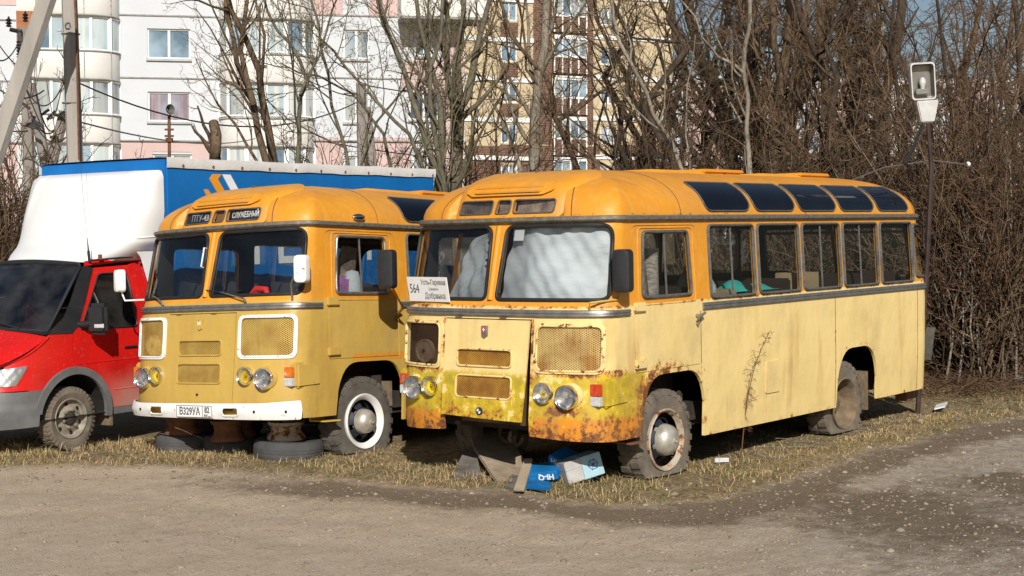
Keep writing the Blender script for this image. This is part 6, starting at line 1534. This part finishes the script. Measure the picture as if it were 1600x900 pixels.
# ------------------------------------------------------------------ bare trees
def nrm(a): return a / np.maximum(np.linalg.norm(a, axis=-1, keepdims=True), 1e-9)
def spawn(P, Rr, k, L, ang, curl, up, npts, rmul, r, tmin=.15, rmin=.004, tap=.75):
    N, n, _ = P.shape; t = (tmin + (1 - tmin) * (np.arange(k)[None] + r.random((N, k))) / k) * (n - 1) * .999
    i = np.floor(t).astype(int); fr = (t - i)[..., None]; idx = np.arange(N)[:, None]
    p0 = P[idx, i] * (1 - fr) + P[idx, i + 1] * fr; tg = nrm(P[idx, i + 1] - P[idx, i]); rad = Rr[idx, i] * (1 - fr[..., 0]) + Rr[idx, i + 1] * fr[..., 0]
    plen = np.linalg.norm(np.diff(P, axis=1), axis=2).sum(1)[:, None]
    ax = nrm(np.cross(tg, r.normal(size=tg.shape))); a = ang * r.uniform(.6, 1.35, (N, k))[..., None]
    d = nrm(tg * np.cos(a) + ax * np.sin(a))
    ln = (L * plen * (1.15 - .65 * t / (n - 1)) * r.uniform(.6, 1.3, (N, k)))
    d = d.reshape(-1, 3); p = p0.reshape(-1, 3); ln = ln.reshape(-1); rad = np.maximum(rad.reshape(-1) * rmul, rmin)
    pts = [p]; st = (ln / (npts - 1))[:, None]
    for q in range(npts - 1):
        d = nrm(d + r.normal(size=d.shape) * curl + np.array([0, 0, up])); p = p + d * st; pts.append(p)
    P2 = np.stack(pts, 1); R2 = rad[:, None] * np.linspace(1, 1 - tap, npts)[None]
    return P2, np.maximum(R2, rmin * .45)
def tubes(P, Rr, k):
    N, n, _ = P.shape; tg = np.empty_like(P); tg[:, 1:-1] = P[:, 2:] - P[:, :-2]; tg[:, 0] = P[:, 1] - P[:, 0]; tg[:, -1] = P[:, -1] - P[:, -2]; tg = nrm(tg)
    ref = np.where(np.abs(nrm(P[:, -1] - P[:, 0])[:, 2:3]) < .8, np.array([[0, 0, 1.]]), np.array([[1., 0, 0]]))[:, None]
    a = nrm(np.cross(tg, ref)); b = np.cross(tg, a); w = np.arange(k) * 2 * PI / k
    V = P[:, :, None] + (a[:, :, None] * np.cos(w)[None, None, :, None] + b[:, :, None] * np.sin(w)[None, None, :, None]) * Rr[:, :, None, None]
    base = (np.arange(N)[:, None, None] * n + np.arange(n - 1)[None, :, None]) * k; j = np.arange(k)[None, None]; jn = (j + 1) % k
    F = np.stack([base + j, base + jn, base + k + jn, base + k + j], -1).reshape(-1, 4)
    return V.reshape(-1, 3), F
def merge(parts):
    Vs = []; Fs = []; o = 0
    for V, F in parts: Vs.append(V); Fs.append(F + o); o += len(V)
    return np.concatenate(Vs), np.concatenate(Fs)
def bark(name, a, b, gr=None):
    t = NT(name); n = t.noise(6, detail=6, stretch=(1, 1, .25)); n2 = t.noise(30, detail=5, stretch=(1, 1, .3)); c = t.mix(t.ss(n, .35, .65), a, b); c = t.mix(t.math('MULTIPLY', t.ss(n2, .5, .62), .6), c, tuple(x * .45 for x in b))
    if gr: c = t.mix(t.math('MULTIPLY', t.ss(t.noise(1.5), .45, .6), .6), c, gr)
    t.bump(n2, .7, .03); return t.done(c, .92, 0, .15)
BK = {'brown': bark('brown_bark', (.17, .12, .078), (.085, .06, .04)), 'grey': bark('grey_green_bark', (.19, .165, .12), (.105, .09, .065), (.13, .13, .08)), 'pale': bark('pale_bark', (.30, .26, .205), (.18, .155, .12)), 'dark': bark('dark_bark', (.085, .062, .043), (.045, .033, .025))}
def twm(name, a, b):
    t = NT(name); g = t.new('ShaderNodeNewGeometry'); return t.done(t.mix(g.outputs['Random Per Island'], a, b), .9, 0, .15)
TWI = {'olive': twm('olive_twigs', (.19, .145, .075), (.10, .075, .045)), 'brown': twm('brown_twigs', (.19, .125, .072), (.06, .04, .026)), 'red': twm('reddish_twigs', (.185, .11, .062), (.055, .035, .023))}
budm = simple('leaf_buds', (.30, .28, .10), .8, 0, .2, 5)
def tree_meshes(trunks, r, k=(7, 6, 5, 4), lens=(.42, .5, .5, .5), angs=(.75, .75, .8, .8), up=(.12, .08, .05, .02), curl=(.14, .2, .26, .3), rmin=.0045, tmin=.25, rm=.55, bud=0):
    """trunks: list of (points, radii); returns trunk mesh data and crown mesh data"""
    tp = []; cp = []; L1 = []
    for pts, rad in trunks:
        P = np.array([list(p) for p in pts], float)[None]; Rr = np.array(rad, float)[None]
        tp.append(tubes(P, Rr, 8)); a = spawn(P, Rr, k[0], lens[0], angs[0], curl[0], up[0], 7, rm, r, tmin, .012); L1.append(a)
    P1 = np.concatenate([a[0] for a in L1]); R1 = np.concatenate([a[1] for a in L1]); tp.append(tubes(P1, R1, 5))
    P2, R2 = spawn(P1, R1, k[1], lens[1], angs[1], curl[1], up[1], 6, .6, r, .15, .008); cp.append(tubes(P2, R2, 4))
    P3, R3 = spawn(P2, R2, k[2], lens[2], angs[2], curl[2], up[2], 5, .6, r, .1, rmin * 1.2); cp.append(tubes(P3, R3, 3))
    if k[3]:
        P4, R4 = spawn(P3, R3, k[3], lens[3], angs[3], curl[3], up[3], 4, .7, r, .1, rmin); cp.append(tubes(P4, R4, 3))
    else: P4 = P3
    B = None
    if bud:
        e = P4[:, -1]; m = P4[:, P4.shape[1] // 2]; e = np.concatenate([e, m]); e = e[r.random(len(e)) < bud * .4]; s = .016
        o = np.array([(0, 0, 1.3), (1, 0, 0), (-.5, .87, 0), (-.5, -.87, 0)]) * s; V = (e[:, None] + o[None] * r.uniform(.5, 1.3, (len(e), 1, 1))).reshape(-1, 3); F = (np.arange(len(e))[:, None, None] * 4 + np.array([[0, 1, 2], [0, 2, 3], [0, 3, 1], [1, 3, 2]])[None]).reshape(-1, 3); B = (V, F)
    return merge(tp), merge(cp), B
def tree_obj(tm, cm, B, bk, tw, base, label, group=None, name='bare_tree', cat='tree'):
    rt = empty(name, base, label=label, cat=cat, group=group); b = np.array(base)
    o1 = link('trunk', npmesh('trunk', tm[0] - b, tm[1], True), BK[bk], rt); o2 = link('crown', npmesh('crown', cm[0] - b, cm[1]), TWI[tw], rt)
    if B is not None: o3 = tag(link('buds', npmesh('buds', B[0] - b, B[1]), budm, rt), kind='stuff')
    return rt
def px_trunk(pts, dep, r0, r1, r, wob=.04):
    """trunk from picture positions (bottom first) at a distance, continued to the ground and above the frame"""
    P = [WD(x, y, dep + r.normal() * .15) for x, y in pts]
    d = P[0] - P[1]; d.normalize()
    if P[0].z > .2 and pts[0][1] > 238:
        k = min(P[0].z / max(.3, -d.z), P[0].z * 1.6); b = P[0] + d * k * .5; b.z = P[0].z * .45; g = Vector((b.x + d.x * .3, b.y + d.y * .3, -.4)); P = [g, b] + P
    Q = [P[0]]; 
    for a, b in zip(P, P[1:]):
        for t in (.5, 1.0): q = a + (b - a) * t; Q.append(q + Vector(r.normal(size=3)) * (wob if t < 1 else 0))
    n = len(Q); return Q, [r0 + (r1 - r0) * (i / (n - 1)) ** .8 for i in range(n)]
def T(label, trunks, dep, bk='brown', tw='brown', seed=0, bud=0, **kw):
    if tw == 'olive': k_ = kw['k']; kw['k'] = (k_[0], max(3, k_[1] - 1), max(3, k_[2] - 1), k_[3] - 1); kw['rmin'] = .0038
    r = np.random.default_rng(seed); tt = [px_trunk(p, dep, a, b, r) for p, a, b in trunks]
    tm, cm, B = tree_meshes(tt, r, bud=bud, **kw); base = tuple(tt[0][0][0]); return tree_obj(tm, cm, B, bk, tw, base, label)
T('bare tree with two dark trunks rising left from the truck box', [([(428, 250), (410, 150), (385, 60), (352, -30), (335, -140)], .11, .03), ([(416, 250), (398, 165), (372, 100), (355, 20), (352, -90)], .09, .03), ([(398, 165), (378, 80), (392, -20), (410, -120)], .06, .02)], 27, 'brown', 'olive', 1, .5, k=(6, 5, 5, 4), lens=(.36, .5, .5, .5))
T('slim bare tree with a crooked fork right of the double trunk', [([(465, 255), (468, 190), (482, 130), (455, 70), (420, 20), (400, -60)], .06, .02), ([(470, 150), (500, 90), (520, 20), (540, -60)], .03, .012)], 28, 'grey', 'olive', 2, .5, k=(6, 5, 5, 4), lens=(.4, .5, .5, .5))
T('sawn off stump of a tree standing above the blue box', [([(340, 262), (338, 230), (335, 192)], .14, .09)], 27, 'brown', 'brown', 3, 0, k=(2, 2, 2, 2), lens=(.2, .5, .5, .5))
T('tangled small tree with thin arching branches before the white block', [([(545, 262), (530, 200), (515, 120), (500, 40), (470, -60)], .05, .02), ([(615, 280), (600, 210), (560, 150), (500, 120), (440, 100)], .05, .015), ([(560, 270), (590, 190), (640, 130), (660, 60)], .04, .015)], 30, 'grey', 'olive', 4, .8, k=(8, 6, 5, 4), lens=(.42, .5, .5, .5))
T('clump of slender trunks fanning out left of the forked tree', [([(690, 292), (660, 200), (635, 120), (600, 40), (575, -60)], .10, .03), ([(684, 292), (690, 200), (678, 120), (655, 30), (640, -80)], .11, .03), ([(672, 292), (640, 210), (590, 160), (540, 105), (500, 60)], .06, .02), ([(694, 292), (672, 160), (690, 60), (700, -60)], .08, .03)], 29, 'grey', 'olive', 5, .7, k=(7, 6, 5, 4), lens=(.34, .5, .5, .5))
T('forked tree with a Y of grey trunks beside the pink wall', [([(712, 300), (716, 190), (712, 165)], .15, .12), ([(714, 175), (700, 120), (702, 50), (690, -60)], .09, .04), ([(714, 175), (738, 120), (752, 50), (775, -70)], .10, .04), ([(718, 220), (716, 110), (724, 30), (722, -70)], .08, .04)], 30, 'grey', 'olive', 6, .4, k=(6, 5, 5, 4), lens=(.34, .5, .5, .5))
T('pale greenish trunk before the brick tower', [([(830, 275), (836, 190), (842, 110), (852, 40), (862, -80)], .13, .08)], 31, 'pale', 'olive', 7, .2, k=(8, 5, 5, 4), lens=(.4, .5, .5, .5))
T('dark crooked tree with limbs crossing the glazed loggias', [([(905, 275), (890, 230), (868, 185), (852, 120), (800, 60), (770, -30)], .09, .03), ([(900, 260), (850, 150), (822, 110), (815, 30), (808, -60)], .05, .02), ([(870, 190), (930, 150), (1000, 110)], .05, .02)], 31, 'brown', 'olive', 8, .5, k=(6, 5, 4, 4), lens=(.45, .5, .5, .5))
T('pale leaning sapling slanting across the brick tower edge', [([(1068, 275), (1020, 180), (985, 100), (958, 30), (945, -60)], .045, .03)], 26, 'pale', 'olive', 9, .2, k=(7, 5, 5, 3), lens=(.3, .5, .5, .5))
T('dark thin tree in front of the right bays of the tower', [([(1020, 275), (1015, 200), (985, 150), (960, 90), (930, 30), (925, -60)], .08, .03), ([(1010, 240), (1040, 150), (1065, 90), (1100, 40)], .05, .02)], 32, 'dark', 'brown', 10, .3, k=(7, 5, 4, 4), lens=(.42, .5, .5, .5))
T('tall pale sapling with a side shoot above the bus roof', [([(1172, 280), (1165, 200), (1160, 110), (1170, 40), (1173, -60)], .05, .03), ([(1160, 115), (1120, 90), (1095, 60), (1060, 0)], .03, .012)], 23.5, 'pale', 'red', 11, 0, k=(6, 4, 4, 3), lens=(.25, .5, .5, .5))
T('old dark tree with a thick bent trunk above the bus hatch', [([(1150, 290), (1140, 230), (1128, 170), (1095, 100), (1075, 30), (1050, -80)], .22, .08), ([(1140, 220), (1180, 170), (1172, 90), (1176, 20), (1200, -80)], .15, .06), ([(1172, 90), (1200, 60), (1215, 10)], .08, .04)], 33, 'dark', 'brown', 12, .3, k=(9, 6, 5, 4), lens=(.38, .5, .5, .5))
T('dark leaning trunk crossing behind the bus skylights', [([(1190, 290), (1225, 200), (1262, 120), (1290, 40), (1310, -60)], .20, .10)], 34, 'dark', 'brown', 13, .2, k=(11, 6, 5, 4), lens=(.4, .5, .5, .5))
T('upright grey trunk above the middle bus skylights', [([(1300, 285), (1295, 200), (1285, 110), (1280, 20), (1275, -80)], .15, .09)], 33, 'brown', 'brown', 14, .2, k=(11, 6, 5, 4), lens=(.4, .5, .5, .5))
T('slim dark trunk leaning right above the first skylight', [([(1112, 290), (1098, 200), (1110, 110), (1135, 30), (1150, -80)], .12, .06)], 36, 'dark', 'brown', 31, .1, k=(9, 5, 4, 4), lens=(.35, .5, .5, .5))
T('thick dark trunk with a knee left of the leaning broad tree', [([(1335, 290), (1322, 220), (1335, 140), (1312, 60), (1322, -80)], .17, .10), ([(1330, 150), (1362, 80), (1370, 10), (1390, -60)], .09, .05)], 35, 'dark', 'brown', 32, .1, k=(9, 5, 4, 4), lens=(.35, .5, .5, .5))
T('twin dark stems rising above the second skylight', [([(1215, 290), (1205, 210), (1218, 120), (1205, 20), (1200, -80)], .11, .06), ([(1212, 280), (1235, 200), (1240, 100), (1262, 0)], .07, .04)], 30, 'brown', 'brown', 33, .1, k=(8, 5, 4, 4), lens=(.35, .5, .5, .5))
T('broad dark tree leaning left of the street lamp', [([(1372, 290), (1380, 210), (1375, 160), (1395, 90), (1405, 20), (1410, -80)], .18, .09), ([(1378, 170), (1350, 110), (1330, 40), (1300, -30)], .10, .05)], 32, 'dark', 'brown', 15, .1, k=(11, 7, 5, 4), lens=(.4, .5, .5, .5))

# thicket: a few kinds, copied with their parts
def variant(seed, kind):
    r = np.random.default_rng(seed); tr = []
    if kind == 'tree':
        for q in range(r.integers(1, 4)):
            a = r.uniform(0, 6.28); ln = r.uniform(.04, .24); h = r.uniform(8, 12); n = 8
            P = [np.array([math.cos(a), math.sin(a), 0]) * (.1 + ln * h * (i / n) ** 1.3) + np.array([0, 0, h * i / n - .2]) + r.normal(size=3) * .24 * (i > 0) for i in range(n + 1)]
            r0 = r.uniform(.09, .21); tr.append((P, [r0 * (1 - .72 * i / n) for i in range(n + 1)]))
        return tree_meshes(tr, r, k=(11, 5, 4, 4), lens=(.33, .5, .55, .55), tmin=.14, rmin=.005)
    if kind == 'weeping':
        for q in range(3):
            a = r.uniform(0, 6.28); h = r.uniform(6, 10); n = 8
            P = [np.array([math.cos(a), math.sin(a), 0]) * (.1 + .3 * h * (i / n) ** 1.3) + np.array([0, 0, h * i / n - .2]) + r.normal(size=3) * .12 * (i > 0) for i in range(n + 1)]
            tr.append((P, [.09 * (1 - .72 * i / n) for i in range(n + 1)]))
        return tree_meshes(tr, r, k=(9, 6, 4, 4), lens=(.42, .6, .6, .6), up=(.02, -.05, -.12, -.14), tmin=.12, rmin=.005)
    for q in range(16):
        a = r.uniform(0, 6.28); h = r.uniform(1.6, 4.6); ln = r.uniform(.1, .55); n = 6
        P = [np.array([math.cos(a), math.sin(a), 0]) * (.05 + ln * h * (i / n) ** 1.2) + np.array([0, 0, h * (i / n) - .1]) + r.normal(size=3) * .11 for i in range(n + 1)]
        tr.append((P, [r.uniform(.010, .024) * (1 - .6 * i / n) for i in range(n + 1)]))
    return tree_meshes(tr, r, k=(5, 4, 4, 0), lens=(.40, .5, .55, .5), rmin=.0048, tmin=.05, rm=.6)
protos = []
for i, (kind, bk, tw, nm, cat) in enumerate((('tree', 'dark', 'brown', 'bare_tree', 'tree'), ('tree', 'brown', 'brown', 'bare_tree', 'tree'), ('weeping', 'dark', 'red', 'bare_tree', 'tree'), ('shrub', 'brown', 'red', 'bare_shrub', 'shrub'), ('shrub', 'dark', 'brown', 'bare_shrub', 'shrub'))):
    tm, cm, B = variant(100 + i, kind); protos.append([tree_obj(tm, cm, None, bk, tw, (0, 0, 0), 'x', None, nm, cat), False])
used_labels = set()
def place(i, lat, dep, sc, rz, label, group):
    if label in used_labels: return
    used_labels.add(label); p = protos[i]
    o = p[0] if not p[1] else copy_tree(p[0]); p[1] = True
    q = W(lat, dep, -.1 if dep < 26 else -.3); o.location = q; o.rotation_euler = (0, 0, rz); o.scale = (sc, sc, sc * rnd.uniform(.9, 1.15)); tag(o, label, None, group)
def where(px):
    for x, t in ((1060, 'beside the brick tower edge'), (1120, 'above the front roof hatch'), (1180, 'above the first skylight'), (1240, 'above the second skylight'), (1300, 'above the third skylight'), (1350, 'above the fourth skylight'), (1400, 'above the rear skylight'), (1440, 'just left of the lamp head'), (1500, 'just right of the lamp head'), (1560, 'right of the lamp, toward the picture edge'), (1610, 'at the right picture edge')):
        if px < x: return t
    return 'beyond the right picture edge'
for k in range(46):
    px = 1010 + 690 * ((k * .618034) % 1); dep = rnd.uniform(25.5, 44)
    if px > 1400: kind = rnd.choice([1, 2, 2, 2])
    else: kind = rnd.choice([0, 1, 1])
    if (px < 1380 and k % 2) or (px >= 1380 and k % 4 == 1): continue
    place(kind, (px - 800) / FPX * dep, dep, rnd.uniform(.75, 1.1), rnd.uniform(0, 6.28), ('nearer' if dep < 31 else 'farther' if dep > 38 else 'middle row') + (' bare brown tree of the thicket ' if kind < 2 else ' drooping bare tree of the thicket ') + where(px), 'trees of the thicket')
for k in range(44):
    if k % 3 == 2 and k > 14: continue
    px = 1455 + 260 * ((k * .618034 + .3) % 1); dep = 21.6 + 9 * (k / 44) ** 1.3
    place(3 + k % 2, (px - 800) / FPX * dep, dep, rnd.uniform(.7, 1.15), rnd.uniform(0, 6.28), ('front row' if dep < 22.6 else 'second row' if dep < 25 else 'rear row') + (' reddish' if k % 2 == 0 else ' greyish') + ' shrub of the undergrowth ' + ('beside the bus tail' if px < 1500 else 'under the cable end' if px < 1545 else 'at the right picture edge' if px < 1600 else 'beyond the right picture edge'), 'shrubs of the undergrowth')
for k in range(16):
    px = 1080 + 380 * k / 16; dep = rnd.uniform(24, 30)
    place(3 + k % 2, (px - 800) / FPX * dep, dep, rnd.uniform(.8, 1.2), rnd.uniform(0, 6.28), ('reddish' if k % 2 == 0 else 'greyish') + ' shrub behind the cream bus ' + where(px), 'shrubs behind the cream bus')
for k in range(7):
    px = -60 + 17 * k; dep = rnd.uniform(27, 34)
    place(3 + k % 2, (px - 800) / FPX * dep, dep, rnd.uniform(.9, 1.3), rnd.uniform(0, 6.28), 'bare bush ' + ('at the left picture edge behind the cab', 'behind the cab left of the brace pole', 'at the foot of the brace pole', 'under the gas pipe', 'between gas pipe and short pole', 'at the foot of the leaning struts', 'against the edge of the white fairing')[k], 'bushes by the poles')
for k in range(7):
    px = 500 + 55 * k; dep = rnd.uniform(30, 36)
    place(3 + k % 2, (px - 800) / FPX * dep, dep, rnd.uniform(.9, 1.3), rnd.uniform(0, 6.28), 'thin bush ' + ('above the white roof sheet below the second balconies', 'left of the pole above the truck box', 'right of the pole above the truck box', 'at the foot of the fanned trunks', 'at the foot of the Y tree', 'before the brown brick base', 'at the foot of the pale trunk')[k], 'bushes behind the truck box')
T('small crooked tree at the far left edge behind the truck', [([(20, 400), (8, 350), (-6, 300)], .06, .04), ([(22, 400), (30, 330), (10, 250), (-10, 180)], .05, .02)], 29, 'brown', 'red', 21, 0, k=(6, 5, 4, 3), lens=(.45, .5, .5, .5))
T('slender young willow shoots above the truck box middle', [([(735, 280), (742, 180), (760, 90), (775, 20), (780, -60)], .04, .02), ([(778, 280), (775, 200), (795, 100), (782, 0)], .035, .02)], 33, 'brown', 'olive', 22, .3, k=(7, 5, 4, 3), lens=(.3, .5, .5, .5))
def saplings():
    r = np.random.default_rng(5)
    for k, (x, dx, h) in enumerate(((1572, 4, 350), (1500, 14, 260), (1535, -20, 200), (1480, 30, 240), (1590, -26, 210), (1515, 5, 170))):
        T(('pale straight sapling stem at the right picture edge', 'pale stem right of the lamp post foot', 'left leaning pale stem in the undergrowth', 'right leaning pale stem near the bus tail', 'slanting pale stem crossing the right edge', 'short pale stem low in the undergrowth')[k], [([(x, 598), (x + dx * .4, 598 - h * .5), (x + dx, 598 - h)], .020, .008)], 21.6, 'pale', 'red', 50 + k, 0, k=(7, 4, 3, 0), lens=(.35, .5, .5, .5), tmin=.1)
saplings()
def litter_twigs():
    n = 5200; r = np.random.default_rng(9); la = r.uniform(5.0, 10.5, n); de = r.uniform(19.4, 25, n); k = (la / de > .262) & (r.random(n) < np.clip((de - 19.4) / 2.2, .06, 1)); la, de = la[k], de[k]; n = len(la)
    a = r.uniform(0, 6.28, n); L = r.uniform(.15, .9, n); b = np.stack([CAM.x + RH.x * la + FH.x * de, CAM.y + RH.y * la + FH.y * de, base_z(la) + gheight(la, de) + .02], 1)
    d = np.stack([np.cos(a), np.sin(a), r.uniform(-.02, .5, n)], 1) * L[:, None]; P = np.stack([b, b + d * .5 + r.normal(size=b.shape) * .03, b + d], 1); Rr = r.uniform(.003, .008, n)[:, None] * np.array([[1, .8, .5]])
    V, F = tubes(P, Rr, 3); tag(link('fallen_twigs', npmesh('fallen_twigs', V, F), TWI['red']), kind='stuff')
    la = r.uniform(2.4, 8, 260); de = r.uniform(14, 20, 260); k = (sdist(la, de) > .1) & (sdist(la, de) < 1.4); la, de = la[k], de[k]; n = len(la); a = r.uniform(0, 6.28, n); b = np.stack([CAM.x + RH.x * la + FH.x * de, CAM.y + RH.y * la + FH.y * de, base_z(la) + gheight(la, de) + .02], 1); d = np.stack([np.cos(a), np.sin(a), r.uniform(0, .12, n)], 1) * r.uniform(.1, .6, n)[:, None]
    V, F = tubes(np.stack([b, b + d * .5 + r.normal(size=b.shape) * .02, b + d], 1), np.full((n, 3), .004), 3); tag(link('fallen_straw_stems', npmesh('fallen_straw_stems', V, F), BK['pale']), kind='stuff')
litter_twigs()
for p in protos:
    if not p[1]: bpy.data.objects.remove(p[0])
